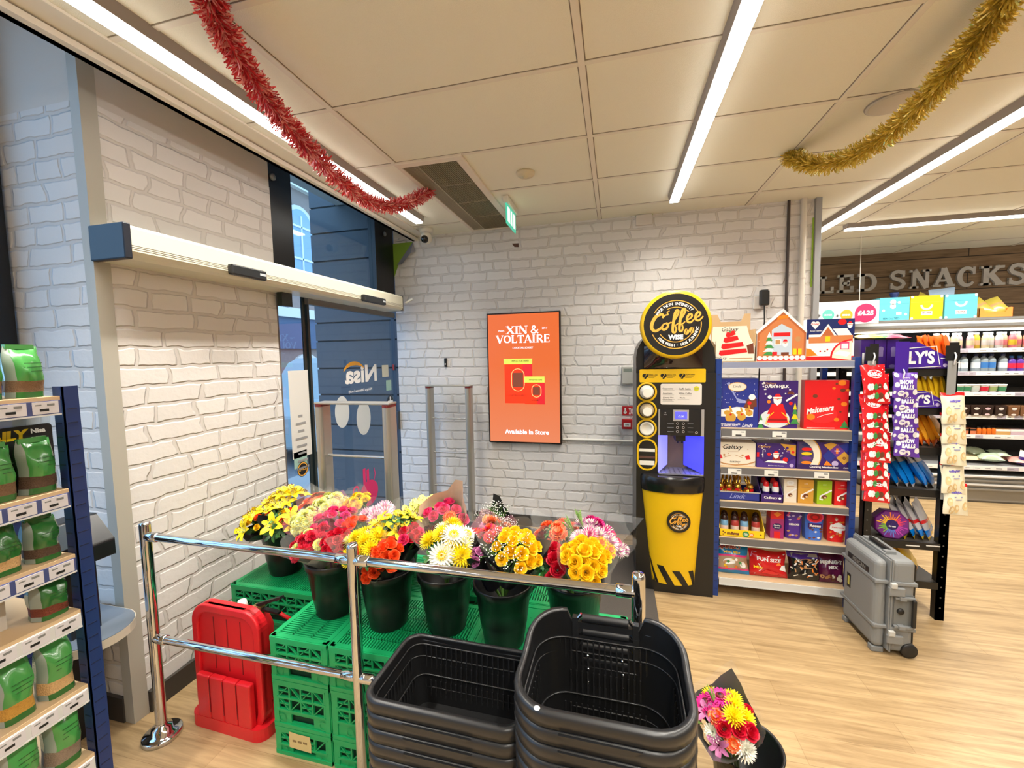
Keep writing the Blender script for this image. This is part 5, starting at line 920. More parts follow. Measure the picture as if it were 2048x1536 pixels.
# --- bags
def bag_surface(w_, h_, d, seed=0, wob=.004, crimp=.05):
    rr = random.Random(seed); ph = [rr.uniform(0, 6.3) for _ in range(6)]
    def S(u, v, side=-1):
        cr = min(1, v/crimp, (1-v)/crimp) if crimp else 1
        th = d/2*max(0, 1-(2*u-1)**4)**.6*max(0, sin(pi*min(1, max(0, (v-.03)/.94))))**.55
        ww = w_*(1-.07*sin(pi*v)**2)
        nz = wob*(sin(9*u+ph[0]+3*v)*sin(7*v+ph[1])+.6*sin(17*u+ph[2]-5*v)*sin(13*v+ph[3]))*min(1, th/(d*.2+1e-6))
        return Vector(((u-.5)*ww+.3*wob*sin(8*v+ph[4]), side*(th+nz*(side == -1)+.0006), v*h_+wob*.8*sin(6*u+ph[5])*v))
    return S
def bag(name, label, cat, w_, h_, d, bands, art=None, seed=0, group=None, crimp=None, nu=10, nv=16, wob=.004):
    S = bag_surface(w_, h_, d, seed, wob); mb = MB()
    for side in (-1, 1):
        for j in range(nv):
            v0, v1 = j/nv, (j+1)/nv; vm = (v0+v1)/2; m = [b for b in bands if vm <= b[0]][0][1]
            for i in range(nu):
                u0, u1 = i/nu, (i+1)/nu; qd = [S(u0, v0, side), S(u1, v0, side), S(u1, v1, side), S(u0, v1, side)]
                mb.add(qd if side == -1 else qd[::-1], [(0, 1, 2, 3)], m, smooth=True)
    if art:
        a2 = MB(); art(a2)
        for f, mi in zip(a2.f, a2.m): 
            vs = []
            for i in f:
                x, y, z = a2.v[i]; s = S(min(.98, max(.02, x)), min(.98, max(.02, y))); vs.append(s+Vector((0, -.0022-z, 0)))
            mb.add(vs, [tuple(range(len(vs)))], a2.mats[mi])
    o = mb.obj(name)
    w = o.modifiers.new('weld', 'WELD'); w.merge_threshold = .0002
    return tag(o, label, cat, group) if label else o
def gl(name, rgb, rough=.22): return mat(name, rgb, rough, coat=.3)
zt6 = ZL[5][0]
def shelf_bag(label, x0, x1, yt, bands, art, seed, Y=SY+.05, lean=.25, d=.09):
    a = aty(x0, yt, Y); b = aty(x1, yt, Y); w_ = b.x-a.x; h_ = (a.z-zt6)/cos(lean)*1.05
    o = bag('sweet_bag', label, 'sweet bag', w_, h_, d, bands, art, seed, 'sweet bags on the bottom shelf', wob=.007); o.location = ((a.x+b.x)/2, Y+.02, zt6+.002); o.rotation_euler = (-lean, 0, 0)
BAGB = gl('bag_sky_blue', (20, 130, 196)); BAGR = gl('bag_red', (206, 24, 30)); BAGK = gl('bag_black', (18, 16, 20)); BAGP = gl('bag_plum', (96, 24, 66)); CLRB = gl('bag_sweet_mix', (176, 150, 120)); BAGPK = gl('bag_pink', (226, 60, 130)); BAGV = gl('bag_violet', (76, 46, 150))
def art(m):
    m.text('HARIBO', .42, .86, 1, W, bold=.07, w=.66, h=.15); m.text('HARIBO', .42, .86, 1, mat('bag_logo_red', (170, 20, 30), .4), z=.001, bold=.02, w=.64, h=.13); m.text('Mini Mix', .5, .70, 1, PYEL, bold=.02, w=.5, h=.08)
    m.disc(.42, .4, .18, W, ry=.1, n=16); m.rect(.58, .2, .68, .5, POR); m.disc(.82, .32, .1, W, n=10); rr = random.Random(3)
    for i in range(14): m.disc(rr.uniform(.06, .94), rr.uniform(.2, .52), .045, (PTAN, PGRN, POR, W, PYEL)[i % 5], n=7)
shelf_bag('sky blue sweet bag with red lettering at the left of the bottom shelf', 1430, 1501, 1093, ((.14, BAGB), (.18, BAGPK), (.56, CLRB), (.6, BAGPK), (1, BAGB)), art, 21)
def art(m): m.text('FUN SIZE', .5, .68, 1, W, bold=.03, w=.66, h=.13); m.flat([(.2, .45), (.85, .5), (.8, .6), (.25, .56)], POR); m.text('Mix', .2, .36, 1, PYEL, bold=.02, w=.24, h=.1); m.flat([(.3, .15), (.7, .1), (.75, .2), (.4, .3)], mat('pack_bright_red')); m.flat([(.78, .35), (.96, .25), (.96, .5), (.86, .5)], W); m.flat([(.02, .7), (.2, .9), (.08, .92)], mat('pack_lilac')); m.ribbon([(.1, .1), (.3, .3), (.2, .5)], .02, W); m.ribbon([(.75, .8), (.95, .9)], .03, W)
shelf_bag('crumpled bright red sweet bag on the bottom shelf', 1501, 1578, 1108, ((1, BAGR),), art, 22)
def art(m):
    rr = random.Random(5); m.disc(.5, .6, .36, PTAN, ry=.16, n=20)
    for i in range(26): x = rr.uniform(.12, .85); y = rr.uniform(.12, .68); a = rr.uniform(0, 3); m.ribbon([(x, y), (x+.14*cos(a), y+.12*sin(a))], .035, (W, POR, CREAM, PTAN)[i % 4], z=.0004+.0001*i)
    m.rect(.1, .80, .9, .9, PGRY)
shelf_bag('black sweet bag with pale splashes and a violet top on the bottom shelf', 1580, 1647, 1110, ((.78, BAGK), (1, BAGV)), art, 23)
def art(m): m.text('MIDNIGHT', .46, .72, 1, W, bold=.05, w=.8, h=.12); m.text('MIX', .5, .55, 1, W, bold=.05, w=.36, h=.12); rr = random.Random(6); [m.disc(rr.uniform(.1, .9), rr.uniform(.08, .3), .07, (CREAM, PBRN, PTAN)[i % 3], n=8) for i in range(10)]
shelf_bag('plum sweet bag with white capitals, half behind the grey case', 1640, 1697, 1116, ((1, BAGP),), art, 24)
# ================================================================ black wire rack of bagged chocolate
RY = 3.03; RX0 = 1.525; RX1 = 1.972; RD_ = .40
RBK = mat('rack_black', (26, 24, 22), .45); 
rk = thing('display_rack', 'black metal rack of hanging and standing chocolate bags right of the blue shelf unit', 'rack', (RX0, RY, 0)); rw = RX1-RX0
for x in (0, rw-.045):
    for y in (0, RD_-.045):
        p = MB().bx(x, y, 0, x+.045, y+.006, 1.72 if y == 0 else 1.66, RBK).bx(x if x else 0, y, 0, x+.006 if not x else x+.045, y+.045, 1.66, RBK)
        if x: p.bx(x+.039, y, 0, x+.045, y+.045, 1.66, RBK)
        for k in range(24): p.disc(x+.022, .08+k*.066, .005, mat('rack_slot', (90, 86, 80), .5), fr(0, y-.0006, 0), 0, 8)
        p.obj('post', rk)
RZ = [1.566, 1.33, 1.084, .822, .488, .2415]
for z in RZ: MB().bx(.01, .01, z-.012, rw-.01, RD_-.01, z, mat('rack_board', (58, 52, 46), .6)).bx(.04, -.003, z-.045, rw-.04, .012, z, RBK).obj('shelf', rk)
for x0_, z0_ in ((.23, RZ[4]-.02), (.335, RZ[4]-.012)): MB().bx(x0_, -.006, z0_-.006, x0_+.07, -.003, z0_, mat('white_tag', (220, 216, 208), .5)).obj('label_tag', rk)
# cartons on top
def rp(x, y, Y=RY-.0): return aty(x, y, Y)
z0 = RZ[0]+.001
for i, (xa, xb) in enumerate(((1722, 1749), (1749, 1774), (1774, 1799))):
    a = rp(xa+.8, 680, RY+.03); b = rp(xb-.8, 680, RY+.03); w_ = b.x-a.x; h_ = a.z-z0
    mb = MB().bx(0, 0, 0, w_, .09, h_, PPUR); q = fr(0, -.001, 0); mb.disc(w_*.55, h_*.68, w_*.24, mat('pack_dim_lilac', (120, 104, 150), .5), q, 0, 12).rect(w_*.36, h_*.42, w_*.74, h_*.66, mat('pack_dim_lilac'), q, .0002).disc(w_*.5, h_*.08, w_*.3, mat('pack_dim_lilac'), q, .0, 10, h_*.06); mb.rect(w_*.1, h_*.15, w_*.28, h_*.55, W if i == 0 else PPUR, q, .0002)
    tag(mb.obj('chocolate_carton', loc=(a.x, RY+.03, z0)), ('leftmost', 'middle', 'rightmost')[i]+' of three dark purple cartons on top of the black rack', 'chocolate carton', 'purple cartons on the black rack')
def tray_card(label, P, k, txt, tx, tw, Y, cad=False, seed=0):
    pts = [rp(*p, Y) for p in P]; x0_ = pts[0].x; z_ = RZ[k]; mb = MB(); poly = [(p.x-x0_, max(.001, p.z-z_)) for p in pts]
    VIO = mat('tray_violet', (66, 32, 146), .35); mb.prism(poly, -.003, 0, VIO, fr(0, 0, 0)); w_ = max(p[0] for p in poly)
    mb.bx(0, 0, 0, w_, .16, .004, VIO).bx(0, .155, 0, w_, .16, .05, VIO)
    q = fr(0, -.001, 0); t0 = rp(*tx, Y); u, v = t0.x-x0_, t0.z-z_; sz_ = tw
    mb.text(txt, u, v, 1, W, q, .0006, bold=.04, w=sz_, h=sz_*.62)
    mb.ribbon([(u-sz_*.6, v+sz_*.42), (u+sz_*.55, v+sz_*.50), (u+sz_*.7, v-sz_*.35)], .004, W, q, .0004).ribbon([(u-sz_*.6, v-sz_*.5), (u+sz_*.75, v-sz_*.42)], .003, W, q, .0004)
    mb.ribbon([(u+sz_*(.72+.18*i), v-sz_*(.05+.06*i)+.006*sin(i*1.7)) for i in range(6)], .004, W, q, .0004)
    mb.disc(w_*.86, .018, .011, mat('pack_lilac'), q, .0004, 12)
    if cad: mb.text('Cadbury', w_*.14, v+.0, 1, PGOLD, q, .0006, w=.055, shear=.4)
    return mb.obj('display_tray', loc=(x0_, Y, z_+.001))
tag(tray_card('', ((1799, 735.5), (1905, 734), (1905, 719), (1838, 685), (1799, 685)), 0, "LY'S", (1843, 715), .13, RY-.012, True), 'violet display tray with white lettering on top of the black rack', 'tray')
tag(tray_card('', ((1795, 814.5), (1888, 814), (1888, 801), (1850, 782), (1795, 782)), 1, "Y'S", (1842, 799), .09, RY-.012), 'violet display tray with white lettering on the second level of the black rack', 'tray')
BOR = gl('bag_orange', (236, 110, 30), .3); BYE = gl('bag_mustard', (214, 176, 30), .3); BAM = gl('bag_amber', (232, 160, 40), .3); BBL = gl('bag_bright_blue', (10, 120, 210), .25); BSL = gl('bag_silver', (186, 184, 188), .25); BPKR = gl('bag_rose', (214, 50, 90), .35); BGRN = gl('bag_green', (70, 150, 80), .35)
# flat bags lying over the cartons
for i, (px, m, s) in enumerate(((1740, BYE, 'yellow'), (1766, BGRN, 'green'), (1788, BPKR, 'rose pink'))):
    p = rp(px, 678, RY+.07); o = bag('sweet_bag', s+' bag lying across the purple cartons on the black rack', 'sweet bag', .15, .13, .03, ((1, m),), None, 40+i, 'bags lying on the purple cartons', nu=6, nv=8); o.location = (p.x, RY+.02, p.z+.006); o.rotation_euler = (-1.45, 0, .1*i)
def file_bags(k, xs, w_, h_, d, bands, label, grp, rz, lean, Y=RY+.10, art=None, seed=60, cat='sweet bag', dz=0):
    first = None; n = len(xs)
    for i, px in enumerate(xs):
        p = rp(px, 800, Y)
        if first is None: first = bag('chocolate_bag', 'x', cat, w_, h_, d, bands, art, seed, grp, nu=7, nv=12, wob=.005); o = first
        else: o = dup(first)
        o.location = (p.x, Y+.012*(i % 2), RZ[k]+.002+dz); o.rotation_euler = (-lean-.03*(i % 3), .04*((i*7) % 3-1), rz+.07*((i*5) % 3-1))
        o['label'] = label % (('leftmost', 'second from left', 'third from left', 'fourth from left', 'fifth from left', 'sixth from left')[i] if i < n-1 else 'rightmost'); o['group'] = grp
file_bags(0, (1850, 1862, 1874, 1886, 1898), .16, .20, .035, ((1, BOR),), 'orange crinkled bag in the top tray of the black rack, %s', 'orange bags in the top tray', .85, .15, RY+.06)
file_bags(1, (1848, 1861, 1873, 1886, 1897), .16, .20, .035, ((.1, BYE), (1, BYE)), 'mustard yellow bag in the second tray of the black rack, %s', 'mustard bags in the second tray', .9, .15, RY+.06)
file_bags(2, (1838, 1851, 1864, 1879, 1893), .17, .235, .045, ((.16, BOR), (.8, BAM), (1, BSL)), 'amber and silver bag on the third level of the black rack, %s', 'amber bags on the third level', 1.0, .36)
file_bags(3, (1788, 1806, 1825, 1842, 1862, 1880), .17, .215, .045, ((.10, BSL), (.78, BBL), (1, BSL)), 'bright blue and silver bag on the fourth level of the black rack, %s', 'blue bags on the fourth level', 1.0, .45)
file_bags(4, (1828, 1845, 1862, 1880), .17, .235, .04, ((.12, BYE), (.22, BBL), (.42, BSL), (.52, BAGR), (1, BSL)), 'silver bag with red stripe on the fifth level of the black rack, %s', 'silver bags on the fifth level', 1.0, .38)
file_bags(5, (1795, 1815, 1835, 1852), .17, .225, .045, ((.12, PTAN), (.72, BYE), (1, BAM)), 'yellow bag on the lowest level of the black rack, %s', 'yellow bags on the lowest level', 1.0, .45)
# octagonal tin
p = rp(1783, 1049, RY+.04); TINP = mat('tin_purple', (92, 22, 104), .3, .3)
t = thing('sweet_tin', 'purple octagonal sweet tin with a rainbow splash standing on the fifth level of the rack', 'tin', (p.x, RY+.04, p.z), rot=(-.12, 0, -.15)); r_ = p.z-RZ[4]
def octo(r_, y): return [(r_*cos(a)/cos(pi/8), y, r_*sin(a)/cos(pi/8)) for a in [pi/8+2*pi*i/8 for i in range(8)]]
MB().loft([octo(r_*.97, .075), octo(r_*.97, .02), octo(r_, .018), octo(r_, .0), octo(r_*.94, -.006)], TINP, smooth=False, cap0=True).obj('can', t)
mb = MB(); q = fr(0, -.0065, 0); mb.add([(x, z, 0) for x, y, z in octo(r_*.9, 0)], [tuple(range(8))], mat('tin_violet_face', (110, 34, 120), .35), q)
RB = [mat('rb%d' % i, c, .4) for i, c in enumerate(((226, 60, 90), (240, 130, 40), (246, 190, 40), (120, 180, 60), (90, 120, 200), (180, 60, 160)))]
for i in range(30):
    a = 2*pi*i/30; c = RB[int(i/30*6+0) % 6]; l_ = r_*(.62+.14*((i*7) % 3)); mb.ribbon([(r_*.3*cos(a), r_*.3*sin(a)), (l_*cos(a), l_*sin(a))], [r_*.09, r_*.06], c, q, .0004+.00003*i)
mb.disc(0, 0, r_*.38, mat('pack_deep_purple'), q, .002, 8); mb.text('Quality', 0, r_*.1, 1, W, q, .004, w=r_*.5, shear=.2, bold=.02).text('Street', 0, -r_*.1, 1, W, q, .004, w=r_*.42, shear=.2, bold=.02); mb.obj('lid_print', t)
# clip strips
CLR = mat('clip_strip_clear', (150, 150, 148), .3); HOOK = mat('hook_white', (232, 232, 230), .4)
def strip(label, px, ytop, ybot, yclear, Y, m1, m2):
    a = rp(px, ytop, Y); b = rp(px, ybot, Y); c = rp(px, yclear, Y); t = thing('clip_strip', label, 'clip strip', (a.x, Y, b.z))
    MB().bx(-.034, 0, c.z-b.z, .034, .004, a.z-b.z, m1).obj('header', t); MB().bx(-.022, 0, 0, .022, .002, c.z-b.z, m2).obj('strip', t)
    MB().tube([(.008, -.002, c.z-b.z+.05), (.008, -.014, c.z-b.z+.03), (.0, -.018, c.z-b.z-.0), (.006, -.006, c.z-b.z-.02)], .004, HOOK, n=6).obj('hook', t); return t
strip('clear clip strip with black header at the left corner of the black rack', 1745, 693, 1000, 722, RY-.03, DKP, CLR)
strip('clear clip strip with black header at the right post of the black rack', 1907, 691, 1000, 722, RY-.03, DKP, CLR)
t = strip('violet clip strip with a printed header hanging at the middle of the black rack', 1806, 683, 905, 755, RY-.05, mat('tray_violet'), mat('tray_violet'))
MB().text('Cadbury', 0, .22, 1, PGOLD, fr(0, -.0015, 0), w=.055, shear=.4).obj('print', t)
SNW = mat('print_snow', (232, 228, 226), .5)
def art_red(m):
    m.text('KitKat', .5, .68, 1, W, bold=.05, w=.5, h=.16); m.ribbon([(.5+.3*cos(a), .68+.13*sin(a)) for a in [2*pi*i/20 for i in range(21)]], .022, W)
    for x, c in ((.2, SNW), (.3, SNW), (.46, PGRN), (.62, PBRN), (.84, SNW)): m.disc(x, .26, .09, c, z=.0004, n=10, ry=.11)
    m.disc(.46, .3, .05, PYEL, z=.0008, n=8); m.rect(.03, .07, .97, .18, SNW); m.disc(.92, .36, .05, PGRN, n=8); rr = random.Random(2); [m.disc(rr.random(), rr.uniform(.5, .95), .016, W, n=6) for _ in range(12)]
def art_snow(m):
    m.text('SNOW', .48, .62, 1, W, bold=.06, w=.56, h=.17); m.text('BALLS', .52, .42, 1, W, bold=.06, w=.56, h=.17); m.text('Cadbury', .5, .8, 1, SNW, shear=.4, w=.3)
    rr = random.Random(4); [m.disc(x, y, r_, SNW, n=10, ry=r_) for x, y, r_ in ((.1, .5, .1), (.88, .25, .11), (.3, .18, .12), (.5, .14, .12), (.12, .88, .1), (.9, .85, .09), (.75, .9, .05), (.06, .2, .07))]
def art_milk(m):
    m.text('milkybar', .52, .72, 1, mat('print_violet_blue', (110, 96, 190), .5), bold=.05, w=.5, h=.11); m.rect(.38, .55, .72, .59, mat('print_grey_blue', (150, 150, 180), .5)).rect(.42, .48, .68, .51, mat('print_grey_blue'))
    for x, y in ((.2, .42), (.5, .2), (.82, .3), (.3, .15)): m.disc(x, y, .11, mat('print_biscuit', (226, 196, 140), .5), n=10, ry=.14); m.disc(x+.02, y+.02, .06, mat('print_pale_biscuit', (240, 222, 180), .5), z=.0006, n=8)
def chain(ys, px0, px1, h_, bands, art, label, grp, Y, seed, name='sweet_bag', jit=0):
    first = None; rr = random.Random(seed)
    for i, y in enumerate(ys):
        a = rp(px0, y, Y); b = rp(px1, y, Y); w_ = b.x-a.x
        if first is None: first = bag(name, 'x', 'sweet bag', w_, h_, .035, bands, art, seed, grp, nu=8, nv=10, wob=.004); o = first
        else: o = dup(first)
        o.location = ((a.x+b.x)/2+rr.uniform(-.006, .006), Y-.018+.004*(i % 2), (a.z+b.z)/2); o.rotation_euler = (-.16+rr.uniform(-.03, .03), rr.uniform(-.06, .06), rr.uniform(-.12, .12))
        n = len(ys); w1 = ('top', 'second', 'third', 'fourth', 'fifth', 'sixth', 'seventh', 'eighth', 'ninth', 'tenth')
        o['label'] = label % (w1[i] if i < n-1 else 'lowest'); o['group'] = grp
BRED = gl('bag_scarlet', (216, 22, 30), .25); BSN = gl('bag_snow_violet', (96, 52, 160), .3); BCR = gl('bag_cream', (240, 230, 200), .3)
chain((789, 807, 847, 865, 886, 905, 923, 944, 960, 981, 1002), 1723, 1776, .185, ((.06, BRED), (1, BRED)), art_red, 'red chocolate bag with snowmen on the left clip strip, %s from the top', 'red bags on the left clip strip', RY-.035, 71)
chain((796, 824, 853, 881, 912), 1783, 1832, .155, ((1, BSN),), art_snow, 'violet chocolate bag with white balls on the middle clip strip, %s from the top', 'violet bags on the middle clip strip', RY-.055, 72)
for o in [x for x in C.objects if x.get('group') in ('red bags on the left clip strip', 'violet bags on the middle clip strip')]: o['label'] = o['label'].replace('top from the top', 'topmost').replace('lowest from the top', 'lowest of all')
chain((847, 887, 929, 986, 1027), 1880, 1929, .185, ((.86, BCR), (1, BRED)), art_milk, 'cream chocolate bag with red top on the right clip strip, %s down', 'cream bags on the right clip strip', RY-.035, 73)
# ================================================================ grey wheeled case
CGR = mat('case_grey', (128, 130, 130), .55, bump=.15, bscale=420); CDK = mat('case_black', (28, 27, 26), .5)
cs = thing('equipment_case', 'grey hard shell wheeled case standing upright on the floor in front of the shelves', 'case', (1.39, 2.61, .0), rz=radians(2))
CW, CL, CH = .185, .335, .545
MB().bx(0, .012, .03, .064, CL-.012, CH-.012, CGR).obj('lid', cs, bevel=.03, seg=4)
MB().bx(.068, 0, .02, CW, CL, CH, CGR).obj('body', cs, bevel=.028, seg=4)
mb = MB()
for z in (.16, .415):
    mb.bx(-.005, .004, z-.01, .066, CL-.004, z+.01, CGR).bx(.066, -.008, z-.01, CW+.004, CL+.006, z+.01, CGR)
mb.bx(.058, -.006, .03, .066, CL+.006, CH, CGR).bx(.0665, -.008, .025, .075, CL+.008, CH+.006, CGR); mb.obj('ridge', cs, bevel=.004)
for z in (.105, .375):
    l_ = MB().bx(.05, -.022, z-.024, .125, -.004, z+.024, CGR).bx(.056, -.027, z+.02, .085, -.006, z+.05, mat('latch_grey', (186, 186, 182), .45)).obj('latch', cs, bevel=.005)
mb = MB().bx(.085, -.002, .165, .178, .0, .355, mat('case_recess', (110, 112, 110), .6)); 
for z in (.172, .335): mb.bx(.082, -.018, z, .175, 0, z+.012, CGR).bx(.1, -.026, z-.004, .13, 0, z+.016, CGR)
mb.obj('side_handle_mount', cs, bevel=.003)
MB().bx(.158, -.03, .185, .176, -.012, .34, CDK).obj('side_handle', cs, bevel=.006)
MB().lathe([(0, 0), (.017, 0), (.015, .008), (0, .009)], CDK, TR(.115, -.002, .262, rx=pi/2), n=20, cap0=False, cap1=False).obj('pressure_valve', cs)
mb = MB()
for y in (.07, .25): mb.bx(.075, y, CH-.004, .13, y+.028, CH+.02, CGR)
mb.bx(.062, .06, CH-.002, .074, .29, CH+.012, CGR); mb.obj('top_handle_mount', cs, bevel=.004)
MB().bx(.095, .085, CH+.006, .118, .265, CH+.024, CDK).obj('top_handle', cs, bevel=.007)
MB().bx(CW-.004, .02, .03, CW+.012, .036, CH-.03, CDK).bx(CW-.004, CL-.05, .03, CW+.012, CL-.03, CH+.004, CDK).bx(CW-.004, .02, CH-.06, CW+.012, CL-.03, CH-.03, CDK).obj('pull_handle', cs, bevel=.006)
for y in (.03, CL-.03): MB().lathe([(.012, -.018), (.036, -.018), (.04, -.012), (.04, .012), (.036, .018), (.012, .018)], CDK, TR(CW-.02, y-.022 if y < .1 else y, .041, rx=pi/2), n=24).obj('wheel', cs)
MB().bx(CW-.055, -.006, .012, CW+.012, .05, .055, CDK).obj('wheel_housing', cs, bevel=.012)
for y in (.02, CL-.06): MB().bx(.0, y, 0, .06, y+.04, .032, CGR).obj('foot', cs, bevel=.006)
YN = Matrix(((0, 0, -1, 0), (-1, 0, 0, 0), (0, 1, 0, 0), (0, 0, 0, 1)))
mb = MB().bx(-.0015, .07, .43, .001, .27, .462, CDK); mb.text('PELICAN', -.16, .446, 1, mat('case_label_grey', (140, 140, 136), .5), YN @ Matrix.Translation((0, 0, .002)), w=.12, bold=.02); mb.obj('name_plate', cs)
mb = MB().bx(-.002, .235, .245, .001, .27, .33, CDK); mb.rect(-.262, .262, -.243, .315, mat('case_label_yellow', (200, 190, 90), .5), YN @ Matrix.Translation((0, 0, .0025))); mb.obj('small_plate', cs)
# ================================================================ open chiller and snack wall
FY = 5.55; FX0 = 2.05; FX1 = 5.9
FW_ = mat('chiller_white', (226, 226, 226), .35); FB = mat('chiller_black', (20, 20, 22), .5); FG = mat('chiller_grey', (150, 150, 148), .3, .4); RAILW = mat('chiller_price_rail', (232, 230, 228), .4); TK2 = mat('ticket_lilac', (180, 174, 190), .6)
fg_ = thing('chiller', 'open fronted chilled display cabinet along the timber snack wall', 'chiller', (FX0, FY, 0)); fw = FX1-FX0; FDP = .88
MB().bx(0, .80, .30, fw, FDP, 1.95, FB).bx(0, -.06, 1.87, fw, FDP, 1.99, FW_).bx(-.03, -.05, .0, 0, FDP, 1.99, FW_).bx(fw, -.05, 0, fw+.03, FDP, 1.99, FW_).obj('cabinet', fg_)
mb = MB(); mb.bx(0, -.10, 1.86, fw, -.06, 1.985, FW_).bx(0, -.115, 1.90, fw, -.10, 1.93, FG).bx(0, -.105, 1.965, fw, -.06, 1.99, FG); mb.obj('canopy', fg_)
MB().bx(.05, -.03, 1.855, fw-.05, .03, 1.868, mat('chiller_lamp', (255, 252, 246), .4, emit=9)).obj('lamp', fg_)
mb = MB().bx(0, -.06, .02, fw, .8, .30, FG)
for z, m in ((.30, FW_), (.255, FG), (.21, FW_), (.16, FG)): mb.bx(0, -.085, z-.018, fw, -.06, z, m)
mb.bx(0, -.05, 0, fw, .7, .10, mat('chiller_plinth', (112, 110, 106), .5)); mb.obj('base', fg_)
CZ = [1.645, 1.398, 1.171, .921, .702, .378]
for k, z in enumerate(CZ):
    y0 = .0+.012*k if k < 5 else -.05
    s_ = MB().bx(0, y0+.01, z+.005, fw, .8, z+.017, mat('chiller_shelf', (170, 170, 172), .3, .4)).bx(0, y0, z-.022, fw, y0+.012, z+.022, RAILW).obj('shelf', fg_)
    rr = random.Random(k); mb = MB(); x = 1.1
    while x < 2.5: 
        w_ = rr.uniform(.06, .11); mb.bx(x, y0-.002, z-.017, x+w_, y0-.0005, z+.017, TK2 if rr.random() < .35 else W).rect(x+.01, z-.006, x+w_*.6, z+.002, PRT, fr(0, y0-.0025, 0)); x += w_+rr.choice((.0, .004, .09))
    mb.obj('price_ticket', s_)
def fx(px, y=800, Y=FY): return aty(px, y, Y).x
def bottle(name, label, cat, r_, h_, mb_, mc, ml=None, neck=.45, grp=None, seg=14):
    t = thing(name, label, cat, (0, 0, 0), group=grp)
    MB().lathe([(r_*.92, 0), (r_, .008), (r_, h_*.62), (r_*.92, h_*.72), (r_*neck, h_*.84), (r_*neck, h_*.88)], mb_, n=seg, cap1=False).obj('bottle_body', t)
    if ml: MB().lathe([(r_*1.015, h_*.2), (r_*1.015, h_*.52)], ml, n=seg, cap0=False, cap1=False).obj('label_band', t)
    MB().lathe([(r_*(neck+.08), h_*.87), (r_*(neck+.08), h_), (0, h_)], mc, n=seg, cap0=True, cap1=False).obj('cap', t); return t
def cc(n, rgb, r=.3): return mat(n, rgb, r)
MILK = [cc('milk_pink', (236, 186, 196)), cc('milk_yellow', (240, 206, 60)), cc('milk_cream', (240, 228, 190)), cc('milk_peach', (240, 196, 160)), cc('milk_white', (232, 230, 228)), cc('milk_rose', (230, 130, 140))]
seq = [(1868, 4, 'white'), (1875, 3, 'peach'), (1884, 1, 'yellow'), (1893, 4, 'white'), (1905, 2, 'cream'), (1918, 0, 'pink'), (1937, 0, 'pink'), (1953, 1, 'yellow'), (1967, 2, 'cream'), (1981, 2, 'pale yellow'), (1994, 4, 'white'), (2008, 3, 'peach'), (2021, 5, 'rose'), (2036, 3, 'peach'), (2050, 3, 'peach')]
protos = {}
ordw = ('first', 'second', 'third', 'fourth', 'fifth', 'sixth', 'seventh', 'eighth', 'ninth', 'tenth', 'eleventh', 'twelfth', 'thirteenth', 'fourteenth', 'fifteenth')
for i, (px, k, c_) in enumerate(seq):
    if k not in protos: protos[k] = o = bottle('milkshake_bottle', '', 'bottle', .031, .175, MILK[k], MILK[4], MILK[(k+2) % 6], .62)
    else: o = dup(protos[k])
    o.location = (fx(px, 690, FY+.07), FY+.05+.03*(i % 2), CZ[0]+.018); o['label'] = c_+' milkshake bottle in the top row of the chiller, '+ordw[i]+' from the left'; o['group'] = 'milkshake bottles on the top chiller shelf'
WT = film('water_bottle_clear', (190, 205, 215), .55, .1); LBL = cc('water_label_blue', (60, 120, 190)); LBW = cc('water_label_white', (220, 226, 232)); CAPB = cc('cap_dark_blue', (60, 70, 110)); JVI = cc('juice_violet', (96, 60, 160))
wb = [bottle('water_bottle', '', 'bottle', .036, .19, WT, CAPB, LBW, .4), bottle('water_bottle', '', 'bottle', .036, .19, WT, CAPB, LBL, .4), bottle('juice_bottle', '', 'bottle', .034, .165, JVI, LBL, cc('label_red', (214, 40, 70)), .45)]
for i, (px, k) in enumerate(((1896, 0), (1909, 0), (1925, 0), (1949, 0), (1965, 1), (1980, 1), (2003, 0), (2020, 2), (2036, 2), (2050, 0))):
    o = wb[k] if k not in [q_ for _, q_ in ((0, 0),)] and wb[k].location.length == 0 else (wb[k] if wb[k].location.length == 0 else dup(wb[k]))
    o.location = (fx(px, 735, FY+.08), FY+.07, CZ[1]+.018); o['label'] = ('clear water bottle with pale label', 'clear water bottle with blue label', 'violet juice bottle with red label')[k]+' on the second chiller shelf, '+ordw[i]+' from the left'; o['group'] = 'bottles on the second chiller shelf'
def pot():
    t = thing('yoghurt_pot', '', 'pot', (0, 0, 0)); MB().lathe([(.034, 0), (.045, .078)], cc('pot_white', (226, 226, 220)), n=16).obj('tub', t); MB().lathe([(.048, .077), (.048, .088), (0, .089)], W, n=16, cap1=False).obj('lid', t); return t
pcol = [cc('pot_green', (60, 130, 90)), cc('pot_pale', (200, 210, 206)), cc('pot_red', (206, 36, 60)), cc('pot_leaf', (150, 170, 110)), cc('pot_sky', (150, 190, 220))]
for i, (px, k, n_) in enumerate(((1897, 4, 'sky blue'), (1917, 0, 'green'), (1931, 0, 'green'), (1948, 1, 'pale'), (1966, 2, 'red'), (1983, 3, 'leaf green'), (2001, 0, 'green'))):
    o = pot(); o.location = (fx(px, 780, FY+.08), FY+.08, CZ[2]+.018); MB().lathe([(.0385, .015), (.0452, .062)], pcol[k], n=16, cap0=False, cap1=False).obj('label_band', o)
    o['label'] = n_+' banded yoghurt pot on the third chiller shelf, '+ordw[i]+' from the left'; o['group'] = 'yoghurt pots on the third chiller shelf'
TRAYD = cc('food_tray_dark', (50, 36, 30), .15); TRB = cc('food_tray_brown', (120, 84, 56), .2); DOT = cc('round_label_cream', (226, 214, 206), .5); DOTP = cc('round_label_pink', (226, 190, 196), .5)
